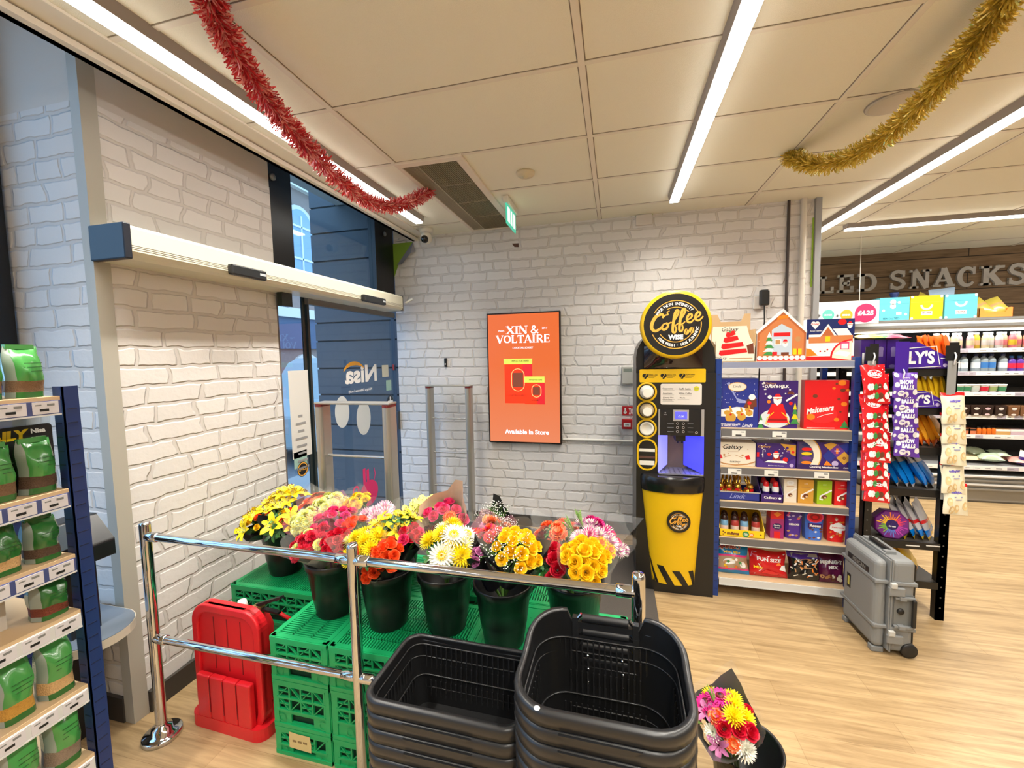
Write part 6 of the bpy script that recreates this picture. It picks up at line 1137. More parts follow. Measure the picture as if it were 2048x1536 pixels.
for i, (px, m, d_) in enumerate(((1920, TRAYD, DOT), (1944, TRAYD, DOT), (1966, TRAYD, DOTP), (1992, TRAYD, DOT), (2018, TRB, DOT), (2042, TRB, DOT))):
    x = fx(px, 825, FY+.08); t = thing('food_tray', ordw[i]+' dark lidded food tray from the left on the fourth chiller shelf', 'food tray', (x, FY+.07, CZ[3]+.018), group='food trays on the fourth chiller shelf')
    MB().loft([[(a*.042, b*.045, 0) for a, b in ((-1, -1), (1, -1), (1, 1), (-1, 1))], [(a*.05, b*.05, .10) for a, b in ((-1, -1), (1, -1), (1, 1), (-1, 1))], [(a*.046, b*.046, .112) for a, b in ((-1, -1), (1, -1), (1, 1), (-1, 1))]], m, smooth=False).obj('tray', t)
    MB().disc(0, .075, .024, d_, fr(0, -.052, 0), 0, 14, .014).obj('round_label', t); MB().disc(0, .012, .022, d_, fr(0, -.0465, 0), 0, 14, .010).obj('round_label', t)
JOR = cc('juice_orange', (220, 110, 30), .15); CAPG = cc('cap_black', (40, 36, 34), .3)
jb = None
for i, px in enumerate((1957, 1967, 1977, 1986)):
    if jb is None: jb = o = bottle('juice_shot', '', 'bottle', .021, .085, JOR, CAPG, None, .6, seg=12)
    else: o = dup(jb)
    o.location = (fx(px, 865, FY+.09), FY+.09, CZ[4]+.018); o['label'] = 'small orange juice shot with dark cap on the fifth chiller shelf, '+ordw[i]+' from the left'; o['group'] = 'juice shots on the fifth chiller shelf'
for i, (px, c_, w_) in enumerate(((1931, (206, 120, 80), .07), (1943, (206, 120, 80), .07), (2003, (206, 160, 96), .14), (2036, (206, 180, 190), .14))):
    mb = MB().bx(-w_/2, 0, 0, w_/2, .09, .065, cc('food_pack_%s' % 'abcd'[i], c_)).bx(-w_/2, -.001, .04, w_/2, .0, .062, W if i > 1 else TRAYD); tag(mb.obj('food_pack', loc=(fx(px, 868, FY+.09), FY+.08, CZ[4]+.018), bevel=.006), ('left orange', 'right orange', 'golden snack', 'pinkish snack')[i]+' food pack with a top band on the fifth chiller shelf', 'food pack', 'food packs on the fifth chiller shelf')
GPK = cc('sandwich_film_green', (180, 196, 170), .25); PPK = cc('sandwich_film_pink', (220, 160, 150), .25); FPK = cc('filled_bread', (222, 200, 160), .5)
for i, (px, py, m, w_, h_) in enumerate(((1905, 922, FPK, .17, .05), (1950, 922, FPK, .22, .05), (1962, 909, GPK, .17, .08), (1985, 915, GPK, .2, .09), (2008, 912, GPK, .14, .06), (2006, 924, PPK, .2, .05), (2038, 922, PPK, .14, .05))):
    o = bag('sandwich_pack', ('flat tan', 'long tan', 'upper green', 'middle green', 'right green', 'left pink', 'right pink')[i]+' sandwich pack on the lowest chiller shelf', 'sandwich pack', w_, .15, h_, ((1, m),), None, 90+i, 'sandwich packs on the lowest chiller shelf', nu=6, nv=8); p = aty(px, py, FY+.03+.05*(i % 3)); o.location = (p.x, p.y, CZ[5]+.03+h_*.5+(.05 if py < 915 else 0)); o.rotation_euler = (-1.35, 0, .3*(i % 3-1))
o = bag('sweet_bag', 'white and violet pack at the right end of the lowest chiller shelf', 'food pack', .12, .16, .05, ((.5, PPUR), (1, W)), None, 99, nu=6, nv=8); p = aty(2046, 930, FY+.05); o.location = (p.x, p.y, CZ[5]+.02); o.rotation_euler = (-.3, .4, 0)
# on top of the chiller
ZT = 1.991; CYA = cc('box_cyan', (96, 190, 206), .45); YLB = cc('box_yellow', (240, 196, 20), .45); CRT = cc('crate_orange', (236, 140, 60), .5)
def topbox(label, x0, x1, yt, m, kind):
    Y = FY-.06; a = aty(x0, yt, Y); b = aty(x1, yt, Y); w_ = b.x-a.x; h_ = (a.z+b.z)/2-ZT; mb = MB().bx(0, 0, 0, w_, .2, h_, m); q = fr(0, -.001, 0)
    mb.rect(0, h_*.73, w_, h_*.735, mat('box_seam', (60, 110, 120), .6), q)
    if kind == 0:
        mb.disc(w_*.45, h_*.80, w_*.10, CREAM, q, .0004, 14).disc(w_*.45, h_*.62, w_*.10, CREAM, q, .0004, 14).disc(w_*.14, h_*.44, w_*.05, W, q, .0004, 10).rect(w_*.57, h_*.24, w_*.74, h_*.36, W, q, .0004).disc(w_*.88, h_*.25, w_*.05, W, q, .0004, 10).disc(w_*.65, h_*.78, w_*.05, W, q, .0004, 10); mb.text('SEA SALTED', w_*.4, h_*.08, 1, mat('box_ink', (40, 90, 110), .5), q, .0004, w=w_*.55)
    else:
        mb.ring(w_*.5, h_*(.62 if kind == 1 else .7), w_*.13, w_*.2, CREAM, q, .0004, 16, pi*1.02, pi*1.98); mb.rect(w_*.34, h_*.18, w_*.68, h_*.34, W, q, .0004).text('PROPER', w_*.51, h_*.265, 1, mat('box_brown_ink', (120, 70, 40), .5), q, .0006, bold=.04, w=w_*.28)
        for x, y in ((.05, .05), (.95, .05), (.05, .95), (.95, .95)): mb.disc(w_*x, h_*y, w_*.05, CREAM, q, .0003, 8)
    return tag(mb.obj('popcorn_box', loc=(a.x, Y, ZT)), label, 'box')
topbox('left pale blue popcorn box printed with small white shapes on top of the chiller', 1760, 1820, 595, CYA, 0)
o = topbox('yellow popcorn box between two pale blue ones on top of the chiller', 1822, 1887, 591, YLB, 1)
o = topbox('right pale blue popcorn box beside the orange crate on top of the chiller', 1891, 1956, 588, CYA, 2)
MB().add([(.0, .02, .33), (.22, .02, .33), (.30, .14, .42), (.06, .14, .40)], [(0, 1, 2, 3), (3, 2, 1, 0)], mat('box_inside_grey', (120, 140, 160), .6), TR(-.13, 0, o.dimensions.z-.33)).obj('open_flap', o)
a = aty(1958, 632, FY-.05); b = aty(2026, 632, FY-.05); w_ = b.x-a.x
tag(MB().prism([(0, 0), (w_, 0), (w_, .10), (w_*.85, .10), (w_*.78, .05), (w_*.18, .05), (w_*.12, .10), (0, .10)], -.004, 0, CRT, fr(0, 0, 0)).prism([(0, 0), (w_, 0), (w_, .10), (0, .10)], -.004, 0, CRT, fr(0, .2, 0)).bx(0, 0, 0, .004, .2, .1, CRT).bx(w_-.004, 0, 0, w_, .2, .1, CRT).bx(0, 0, 0, w_, .2, .004, CRT).obj('carton_tray', loc=(a.x, FY-.05, ZT)), 'orange carton tray of snack bags on top of the chiller', 'tray')
SB = gl('snack_bag_olive', (176, 160, 60), .3)
for i, px in enumerate((1972, 2003)):
    o = bag('snack_bag', ('left', 'right')[i]+' olive snack bag in the orange tray on top of the chiller', 'snack bag', .16, .22, .06, ((.5, SB), (.6, PTAN), (1, SB)), None, 110+i, 'snack bags in the orange tray', nu=6, nv=8); o.location = (fx(px, 620, FY+.05), FY+.03, ZT+.03); o.rotation_euler = (-.55, -.5+.1*i, -.2)
x = fx(1788, 600, FY+.2); tag(MB().lathe([(.05, 0), (.05, .015), (.045, .02), (.032, .28), (.044, .31), (.04, .33), (.0, .33)], cc('cup_indigo', (44, 60, 120), .4), n=16, cap1=False).obj('plastic_tub', loc=(x, FY+.2, ZT)), 'dark blue plastic tub behind the popcorn boxes on top of the chiller', 'tub')
x = fx(1836, 585, FY+.22); o = bag('snack_bag', 'mustard snack bag poking up behind the yellow popcorn box', 'snack bag', .2, .34, .05, ((1, SB),), None, 113, nu=6, nv=8); o.location = (x, FY+.2, ZT+.0); o.rotation_euler = (-.3, .5, 0)
# hanging promotion board
PYB = 5.3; a = aty(1612, 604, PYB); b = aty(1759, 602, PYB); c_ = aty(1700, 648, PYB); w_ = b.x-a.x; h_ = (a.z+b.z)/2-c_.z
t = thing('promotion_board', 'white hanging promotion board with green and orange circles and a pink price bubble', 'sign', (a.x, PYB, c_.z))
mb = MB().bx(0, 0, 0, w_, .006, h_, W); q = fr(0, -.001, 0)
def bp(x, y): p = aty(x, y, PYB); return p.x-a.x, p.z-c_.z
TEAL = mat('print_teal', (90, 180, 160), .5); PORG = mat('print_orange', (240, 150, 40), .5); PPK2 = mat('print_hot_pink', (226, 36, 84), .5)
for px, m, s, r_ in ((1656.5, TEAL, 'SNACK', .058), (1693, PORG, 'DRINK', .058), (1622, PPK2, ' . ', .058)): u, v = bp(px, 630); mb.disc(u, v, r_, m, q, .0003, 22).text(s, u, v, 1, W, q, .0008, bold=.04, w=.075)
for px in (1638, 1675): u, v = bp(px, 632); mb.text('+', u, v, .08, BLK, q, .0004)
u, v = bp(1731, 626); mb.disc(u, v, .10, PPK2, q, .0003, 30).rect(u-.10, v-.09, u, v, PPK2, q, .0006).text('£4.25', u, v, 1, W, q, .0014, bold=.05, w=.145); mb.obj('board', t)
p0_ = aty(1719, 604, PYB); MB().tube([(p0_.x-a.x, .003, h_-.005), (p0_.x-a.x-.005, .003, ZC-c_.z)], .0028, mat('string_white', (222, 216, 206), .6), n=6).obj('string', t)
# sign lettering on the boards
LG = mat('sign_letter_grey', (176, 172, 166), .28, .15)
def slab(mb, ch, x, z, w_, h, m, M, d):
    t_ = .24*w_; s_ = .13*h; B = lambda x0, z0, x1, z1: mb.bx(x+x0*w_, z+z0*h, 0, x+x1*w_, z+z1*h, d, m, M); T = t_/w_
    rb = lambda pts, wd: mb.ribbon([(x+a*w_, z+b*h) for a, b in pts], wd, m, M, d, d)
    if ch == 'L': B(.14, 0, .14+T, 1); B(0, 0, 1, .14); B(0, .88, .52, 1); B(.82, .1, 1, .38)
    if ch == 'E': B(.14, 0, .14+T, 1); B(0, 0, 1, .14); B(0, .86, .97, 1); B(.3, .44, .72, .57); B(.8, .1, 1, .34); B(.78, .68, .97, .9); B(.6, .36, .74, .66)
    if ch == 'D': B(.12, 0, .12+T, 1); B(0, 0, .5, .14); B(0, .86, .5, 1); rb([(.45, .93)]+[(.5+.38*cos(a), .5+.43*sin(a)) for a in [pi/2-pi*i/14 for i in range(15)]]+[(.45, .07)], [s_]+[s_+.10*w_*sin(pi*i/14) for i in range(15)]+[s_])
    if ch == 'S': rb([(.86, .78), (.74, .9), (.5, .95), (.24, .88), (.16, .73), (.26, .6), (.5, .52), (.74, .43), (.86, .28), (.76, .12), (.5, .05), (.24, .1), (.12, .24)], [.16*w_]+[.24*w_]*11+[.16*w_]); B(.76, .66, .9, .98); B(.08, .02, .22, .34)
    if ch == 'N': B(.12, 0, .3, 1); B(0, 0, .42, .12); B(0, .88, .34, 1); B(.72, 0, .9, 1); B(.6, .88, 1, 1); rb([(.2, 1), (.8, 0)], .24*w_)
    if ch == 'A': rb([(.14, .05), (.5, 1)], .16*w_); rb([(.5, 1), (.86, .05)], .26*w_); B(.28, .28, .72, .4); B(0, 0, .38, .12); B(.6, 0, 1.04, .12); B(.36, .9, .6, 1)
    if ch == 'C': rb([(.5+.38*cos(a), .5+.43*sin(a)) for a in [radians(38+284*i/18) for i in range(19)]], [.14*w_+.12*w_*sin(pi*i/18) for i in range(19)]); B(.76, .62, .9, .98)
    if ch == 'K': B(.12, 0, .12+T, 1); B(0, 0, .46, .12); B(0, .88, .46, 1); rb([(.3, .42), (.8, .98)], .16*w_); rb([(.45, .56), (.84, .04)], .26*w_); B(.6, .88, 1, 1); B(.62, 0, 1.06, .12)
LY = 6.445; t = thing('wall_lettering', 'grey raised slab letters across the dark timber wall above the chiller', 'lettering', (0, LY, 0))
for ch, x0_, x1_, yt, yb in (('L', 1636, 1666, 553, 588), ('E', 1672, 1706, 549, 586), ('D', 1712, 1752, 547, 584), ('S', 1775, 1811, 541, 580), ('N', 1816, 1860, 539, 578), ('A', 1862, 1906, 536, 575), ('C', 1910, 1952, 533, 575), ('K', 1956, 2006, 531, 572), ('S', 2010, 2052, 527, 570)):
    a = aty(x0_, yb, LY); b = aty(x1_, yt, LY); mb = MB(); slab(mb, ch, a.x, a.z, b.x-a.x, b.z-a.z, LG, fr(0, 0, 0), .03); mb.obj('letter', t)
# ================================================================ shelf of seed bags at the far left
SX = -1.735
def sp_(x, y, X=SX): return atx(x, y, X)
SZ = [sp_(*p).z for p in ((118, 792), (133, 978), (148, 1108), (158, 1219), (173, 1369), (187, 1505))]; PY1 = sp_(130, 900).y+.004
DBL = mat('seed_rack_blue', (24, 48, 104), .45); SLB = mat('label_strip_blue', (66, 76, 124), .4); LBP = mat('seed_price_label', (208, 204, 208), .5)
sr = thing('shelf_unit', 'dark blue post shelf unit of green seed bags at the left edge', 'shelves', (SX, PY1, 0)); SL_ = 1.0; SD = .34
for y in (0, -SL_):
    for x in (0, -SD):
        p = MB().bx(x-.04, y, .0, x+.004, y+.004, SZ[0]+.03, DBL).bx(x, y, 0, x+.004, y+.042, SZ[0]+.03, DBL)
        for k in range(34): p.bx(x+.003, y+.008, .03+k*.046, x+.0052, y+.034, .034+k*.046, mat('seed_rack_slot', (12, 26, 62), .5)).bx(x-.034, y-.001, .03+k*.046, x-.01, y+.001, .034+k*.046, mat('seed_rack_slot'))
        p.obj('post', sr)
for k, z in enumerate(SZ):
    s_ = MB().bx(-SD, -SL_, z-.014, .0, -.004, z, CHIP).bx(-.004, -SL_, z-.056, .004, -.006, z-.012, SLB if k < 3 else LIPW).bx(-.006, -SL_, z-.06, .006, -.006, z-.055, LIPW).obj('shelf', sr)
    for j in range(5):
        y1 = -.008-.075*j-(.0 if k else 0); lb = MB().bx(.004, y1-.066, z-.052, .0058, y1-.004, z-.014, LBP); q = Matrix.Translation((.006, 0, 0)) @ WALLX
        lb.rect(y1-.05, z-.044, y1-.028, z-.036, BLK, q, .0002).rect(y1-.032, z-.028, y1-.014, z-.021, mat('ticket_grey'), q, .0002).rect(y1-.06, z-.026, y1-.045, z-.022, mat('ticket_grey'), q, .0002).obj('price_label', s_)
SGR = gl('seed_bag_green', (70, 146, 72), .2); SGD = gl('seed_bag_dark_green', (44, 104, 46), .2); SCL = gl('seed_bag_frost', (150, 160, 150), .25)
SEED = [mat('seed_mix_%s' % n, c, .8, bump=.6, bscale=220, vary=.35) for n, c in (('brown', (120, 92, 66)), ('dark', (88, 66, 50)), ('gold', (196, 146, 60)), ('red', (120, 56, 36)), ('peanut', (206, 168, 116)), ('grey', (140, 122, 104)))]
def seed_bag(k, y_off, w_, h_, seed, band, label, top=SGR, squat=False):
    t = thing('seed_bag', label, 'seed bag', (SX-.065, PY1+y_off, SZ[k]+.001), rz=pi/2, group='green seed bags on the left shelf unit')
    S = bag_surface(w_, h_, .10, seed, .006, .0); mb = MB(); nu, nv = 9, 18
    for side in (-1, 1):
        for j in range(nv):
            v0, v1 = j/nv, (j+1)/nv; vm = (v0+v1)/2; m = SGD if vm < .13 else SEED[band] if vm < .36 else top
            def P(u, v):
                p = S(u, v, side); g = 1-.10*max(0, (v-.75)/.25)**2; p.x *= g
                if v < .5: p.y = side*max(abs(p.y), .04*min(1, (1-abs(2*u-1)**6)))
                return p
            for i in range(nu):
                qd = [P(i/nu, v0), P((i+1)/nu, v0), P((i+1)/nu, v1), P(i/nu, v1)]
                mb.add(qd if side == -1 else qd[::-1], [(0, 1, 2, 3)], SCL if (i == 0 and side == -1 and m is not SEED[band]) else m, smooth=True)
    o = mb.obj('bag_film', t); wl = o.modifiers.new('weld', 'WELD'); wl.merge_threshold = .0004; 
    MB().bx(-w_*.42, -.008, h_*.965, w_*.36, .008, h_*1.06, top).obj('sealed_top', t)
    tx = MB(); 
    for r_ in range(3): tx.rect(-w_*.22, h_*(.52+.08*r_), w_*.28, h_*(.53+.08*r_), mat('seed_print_dark', (28, 66, 34), .5), fr(0, -.052, 0))
    tx.obj('print', t); return t
bw = .085
rows = [(0, ((-.055, .083, .155, 0), (-.148, .083, .16, 0), (-.235, .083, .155, 0)), 'top'), (1, ((-.047, .086, .165, 1), (-.142, .086, .165, 0)), 'second'), (2, ((-.053, .082, .135, 1), (-.146, .084, .14, 4)), 'third'), (3, ((-.050, .088, .125, 3),), 'fourth'), (4, ((-.052, .088, .18, 4), (-.152, .09, .18, 2)), 'fifth'), (5, ((-.052, .09, .20, 5), (-.155, .09, .20, 5)), 'sixth')]
nm = {0: 'brown', 1: 'dark brown', 2: 'golden', 3: 'red brown', 4: 'peanut coloured', 5: 'grey brown'}
for k, bs, rn in rows:
    for i, (yo, w_, h_, bd_) in enumerate(bs): seed_bag(k, yo, w_, h_, 200+k*5+i, bd_, 'green bag with %s seeds, %s shelf of the left unit, %s' % (nm[bd_], rn, ('nearest the post', 'second from the post', 'third from the post')[i] if len(bs) > 1 else 'alone there'), SGR if k in (0, 1, 4, 5) else SGD)
p = sp_(30, 1240, SX-.12); t = MB().bx(-.004, -.16, 0, .004, .06, .115, mat('seed_card_back', (196, 186, 172), .7)).obj('card_panel', loc=(SX-.10, PY1-.19, SZ[3]+.001)); tag(t, 'pale card panel at the back of the fourth seed shelf', 'card')
# shelf talker card
a = sp_(0, 868, SX-.11); b = sp_(104, 845, SX-.11); zc_ = SZ[1]
t = thing('shelf_card', 'black card with yellow and white lettering behind the seed bags of the second shelf', 'sign', (SX-.115, b.y, zc_))
h_ = b.z-zc_; MB().prism(rrect(-.34, .0, 0, h_, .012), -.001, .002, BLK, WALLX).text('DAILY', -.118, h_-.027, 1, PYEL, Matrix.Translation((.0026, 0, 0)) @ WALLX, bold=.06, w=.12, shear=.1).text('Nisa', -.035, h_-.02, 1, W, Matrix.Translation((.0026, 0, 0)) @ WALLX, bold=.04, w=.036).obj('card', t)
MB().prism(rrect(-.36, .0, .0, h_+.03, .008), -.004, -.003, film('clear_holder', (190, 210, 220), .35, .15), WALLX).obj('clear_holder', t)
# counter behind the unit
cp_ = [(-.72, -.15), (-.10, -.15)]+[(-.10+.15*cos(a), 0+.15*sin(a)) for a in [-pi/2+pi*i/14 for i in range(1, 14)]]+[(-.10, .15), (-.72, .15)]
t = thing('counter', 'grey topped counter with a rounded cream edge behind the seed bag shelves', 'counter', (-2.04, 1.18, 0))
MB().prism(cp_, .55, .585, mat('counter_edge_cream', (196, 188, 170), .5)).obj('edge', t)
MB().prism([(x*.985, y*.965) for x, y in cp_], .585, .588, mat('counter_grey', (106, 116, 128), .35)).obj('top', t)
MB().bx(-.66, -.10, 0, -.30, .10, .55, BLK).obj('pedestal', t)
p = aty(152, 1035, 1.16); t = thing('till_printer', 'black slant topped till machine partly hidden behind the seed shelf post', 'till', (p.x-.02, 1.16, .589))
MB().prism([(-.11, .30), (.075, .30), (.075, .37), (-.02, .47), (-.11, .47)], -.09, .09, mat('till_black', (24, 26, 28), .3), Matrix(((1, 0, 0, 0), (0, 0, -1, 0), (0, 1, 0, 0), (0, 0, 0, 1)))).obj('case', t, bevel=.006); MB().bx(-.06, -.05, 0, .02, .05, .30, mat('till_black')).obj('stand', t)
MB().bar((.0, -.05, .465), (.07, -.05, .39), .06, .006, mat('till_screen', (60, 72, 80), .1)).obj('screen', t)
# ================================================================ extinguisher in its red stand
RST = mat('stand_red', (212, 26, 36), .38); a = atz(385, 1447, 0); b = atz(525, 1490, 0)
es = thing('extinguisher_stand', 'red moulded fire extinguisher stand with grooved back panel beside the green crates', 'extinguisher stand', (-1.725, 1.43, 0), rz=radians(-2))
BW_ = .415; RR_ = rrect(-BW_/2+.01, 0.02, BW_/2-.01, .58, .09, 8)
MB().prism(rrect(-BW_/2-.008, -.03, BW_/2+.008, .23, .05), 0, .058, RST).obj('base_tray', es, bevel=.014, seg=3)
MB().prism(RR_, -.05, -.012, RST, fr(0, 0, 0)).obj('back_panel', es, bevel=.008, seg=3)
inn = rrect(-BW_/2+.045, .05, BW_/2-.045, .545, .07, 8); n = len(RR_)
MB().add([(x, z, .0) for x, z in RR_]+[(x, z, 0) for x, z in inn]+[(x, z, -.026) for x, z in RR_]+[(x, z, -.013) for x, z in inn], [(k, (k+1) % n, n+(k+1) % n, n+k) for k in range(n)]+[(2*n+k, 2*n+(k+1) % n, (k+1) % n, k) for k in range(n)]+[(n+k, n+(k+1) % n, 3*n+(k+1) % n, 3*n+k) for k in range(n)], RST, fr(0, 0, 0)).obj('rim', es, bevel=.006)
mb = MB()
for k in range(4): x = -.155+.0785*k; mb.bx(x+.0008, -.03, .055, x+.0775, .0, .26, RST)
mb.obj('lower_step', es, bevel=.008, seg=3)
mb = MB()
for k in range(3): x = -.155+.0785*(k+1); mb.bx(x-.0015, .0105, .27, x+.0025, .0125, .52, mat('stand_groove', (120, 12, 18), .6)).bx(x-.0015, -.0308, .09, x+.0015, -.029, .25, mat('stand_groove'))
mb.obj('groove', es)
fe = thing('fire_extinguisher', 'red fire extinguisher behind its red stand, only the black lever showing', 'fire extinguisher', (-1.66, 1.555, .06))
MB().lathe([(.055, 0), (.06, .01), (.06, .36), (.045, .41), (.02, .43), (.018, .44)], RST, n=24).obj('cylinder', fe)
MB().bx(-.02, -.015, .43, .03, .015, .47, mat('valve_brass', (170, 150, 100), .3, .7)).obj('valve', fe, bevel=.004); MB().bar((.0, 0, .47), (.17, -.03, .545), .022, .012, DKP).bar((.0, 0, .455), (.14, -.02, .46), .02, .01, DKP).obj('lever', fe); MB().tube([(.03, 0, .45), (.10, .01, .44), (.15, .03, .40), (.16, .05, .2)], .009, RST, n=8).obj('hose', fe); MB().lathe([(.0, .03), (.018, .024), (.022, 0)], W, TR(-.07, -.02, .47), n=14).obj('gauge_cap', fe)
# ================================================================ green crates
GRN = mat('crate_green', (18, 158, 92), .42); GRD = mat('crate_shaded_green', (6, 58, 36), .7)  # second green is darkened to carry the shade inside the lattice
def crate(w_, d_, h_, slats='x', handle=True):
    """one stacking crate, origin at its front left bottom corner"""
    mb = MB(); t = .006; e = .004
    def side(L, M):
        def bar(u0, v0, u1, v1, th=.007, dp=.009): mb.bar((u0, 0, v0), (u1, 0, v1), th, dp, GRN, up=(0, 1, 0), M=M)
        for v in (.006, h_-.012): mb.bx(0, -.006, v-.006, L, .012, v+.010, GRN, M)
        for u in (.012, L-.012): mb.bx(u-.012, -.004, 0, u+.012, .012, h_, GRN, M)
        lo = h_*.36 if handle else .02
        n = max(3, round(L/.062)); cw = (L-.05)/n; rows_ = 2 if h_ > .16 else 1; ch = (h_-.022-lo)/rows_
        for i in range(n+1): bar(.025+cw*i, lo, .025+cw*i, h_-.01)
        for r_ in range(rows_+1): bar(.02, lo+ch*r_, L-.02, lo+ch*r_, .009, .012)
        for i in range(n):
            for r_ in range(rows_):
                u = .025+cw*i; v = lo+ch*r_
                if (i+r_) % 2: bar(u, v, u+cw, v+ch, .004)
                else: bar(u, v+ch, u+cw, v, .004)
                if i % 2 == 0: bar(u, v+ch*.5, u+cw, v+ch*.5, .004)
        if handle:
            hx0, hx1 = L*.3, L*.7; mb.bx(.02, .0, .012, hx0, .008, lo, GRN, M).bx(hx1, .0, .012, L-.02, .008, lo, GRN, M).bx(hx0, 0, lo*.78, hx1, .01, lo, GRN, M).bx(hx0, 0, .012, hx1, .01, lo*.3, GRN, M)
            for u in (L*.14, L*.86): mb.ring(u, lo*.5, .014, .019, GRN, M @ FRONT, .003, 14)
    side(w_, Matrix()); side(w_, Matrix.Translation((w_, d_, 0)) @ Matrix.Rotation(pi, 4, 'Z'))
    side(d_, Matrix.Translation((w_, 0, 0)) @ Matrix.Rotation(pi/2, 4, 'Z')); side(d_, Matrix.Translation((0, d_, 0)) @ Matrix.Rotation(-pi/2, 4, 'Z'))
    mb.bx(.016, .016, .004, w_-.016, d_-.016, h_-.05, GRD)  # solid block added behind the lattice, coloured as the shaded interior
    if slats:
        mb.bx(0, 0, h_-.008, w_, .022, h_, GRN).bx(0, d_-.022, h_-.008, w_, d_, h_, GRN).bx(0, .022, h_-.008, .02, d_-.022, h_, GRN).bx(w_-.02, .022, h_-.008, w_, d_-.022, h_, GRN)
        if slats == 'x':
            k = int((d_-.04)/.0125)
            for i in range(k): y = .022+(d_-.044)*(i+.5)/k; mb.bx(.02, y-.0034, h_-.008, w_-.02, y+.0034, h_-.001, GRN)
            for f in (.33, .66): mb.bx(w_*f-.004, .02, h_-.010, w_*f+.004, d_-.02, h_-.001, GRN)
        elif slats == 'y':
            k = int((w_-.04)/.0125)
            for i in range(k): x = .02+(w_-.04)*(i+.5)/k; mb.bx(x-.0034, .022, h_-.008, x+.0034, d_-.022, h_-.001, GRN)
            for f in (.2, .4, .6, .8): mb.bx(.02, d_*f-.004, h_-.010, w_-.02, d_*f+.004, h_-.001, GRN)
        else:
            mb.bx(.02, .022, h_-.007, w_-.02, d_-.022, h_-.002, GRN)
            for i in range(int(w_/.07)):
                for j in range(int(d_/.07)): mb.bx(.045+i*.07, .045+j*.07, h_-.0022, .051+i*.07, .047+j*.07, h_-.0014, GRD)
    return mb
HS = (.128, .212, .188); ZT_ = sum(HS)
cols = [('front left', -1.425, 1.385, .278, .375, 'x'), ('front middle', -1.135, 1.385, .565, .385, 'y'), ('front right', -.555, 1.41, .60, .42, 'p'), ('rear left', -1.955, 1.68, .53, .385, 'y'), ('rear middle', -1.42, 1.785, .57, .385, 'x'), ('rear right', -.84, 1.845, .60, .385, 'y')]
hn = ('bottom', 'middle', 'top')
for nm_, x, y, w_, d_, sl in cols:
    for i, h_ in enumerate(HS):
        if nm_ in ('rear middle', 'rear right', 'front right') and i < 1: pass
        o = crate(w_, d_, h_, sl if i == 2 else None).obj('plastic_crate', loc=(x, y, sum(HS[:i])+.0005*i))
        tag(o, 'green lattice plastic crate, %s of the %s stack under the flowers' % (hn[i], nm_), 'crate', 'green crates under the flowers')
        if nm_ == 'front left' and i == 0:
            lb = MB(); lb.flat([(.072, .046), (.085, .044), (.18, .04), (.182, .075), (.176, .112), (.12, .112), (.074, .116)], mat('paper_label_tan', (206, 186, 130), .8), fr(0, -.0085, 0)); [lb.rect(.09+.026*k, .073, .11+.026*k, .083, mat('label_ink', (140, 116, 76), .8), fr(0, -.009, 0)) for k in range(3)]; lb.obj('paper_label', o)
# ================================================================ shopping baskets
BKP = mat('basket_black', (20, 20, 21), .38); BKR = mat('basket_rim_black', (34, 34, 35), .33)
def basket_mesh(w_, d_, h_, rc, hump=0.0, taper=.80, grip=True):
    def ring(k, z, hz=True, out=0.0):
        P0 = rrect(-w_/2*k-out, -d_/2*k-out, w_/2*k+out, d_/2*k+out, rc*k+out, 7); P = []; r_ = []
        for i, a in enumerate(P0):
            b = P0[(i+1) % len(P0)]; P.append(a)
            if i % 8 == 7: P += [(a[0]+(b[0]-a[0])*j/12, a[1]+(b[1]-a[1])*j/12) for j in range(1, 12)]
        for x, y in P:
            zz = z
            if hz and hump:
                if y > 0: zz += hump*min(1, max(0, (y/(d_/2)))**1.2)*(1 if abs(x) > w_*.235 else 0.0)
            if hz and grip and y < 0 and abs(x) < w_*.2: zz -= .0
            r_.append((x, y, zz))
        return r_
    body = MB()
    body.loft([ring(taper, 0, False), ring(taper+.02, .01, False), ring(.97, h_-.03), ring(.985, h_)], BKP, cap0=True, cap1=False)
    body.loft([ring(.972, h_), ring(.955, h_-.03), ring(taper-.004, .012, False)], BKP, cap0=False, cap1=True)
    n = 9
    for s in (-1, 1):
        for zr in (.30, .56, .80):
            for i in range(-n, n+1):
                if zr == .56 and abs(i) > 6: continue
                x = i*w_*.36/n; k = taper+(.955-taper)*zr; yy = s*(d_/2*k-.0015)
                if abs(x) > w_/2*k-rc*k*.6: continue
                body.bx(x-.0022, min(yy, yy-s*.003), h_*(zr-.09), x+.0022, max(yy, yy-s*.003), h_*(zr+.09), BKR)
        for zr in (.36, .66):
            for i in range(-5, 6):
                y = i*d_*.32/5; k = taper+(.955-taper)*zr; xx = s*(w_/2*k-.0015); body.bx(min(xx, xx-s*.003), y-.0022, h_*(zr-.10), max(xx, xx-s*.003), y+.0022, h_*(zr+.10), BKR)
    for zr in (.46, .90):
        k = taper+(.955-taper)*zr; body.tube(ring(k, h_*zr, False, -.003)+[ring(k, h_*zr, False, -.003)[0]], .0028, BKR, n=6, caps=False)
    rim = MB(); rim.loft([ring(.985, h_-.040, out=.004), ring(1, h_-.036, out=.009), ring(1, h_-.006, out=.011), ring(1, h_+.002, out=.006), ring(.985, h_+.002, out=-.006), ring(.972, h_-.006), ring(.972, h_-.02)], BKR, cap0=False, cap1=False)
    return body, rim
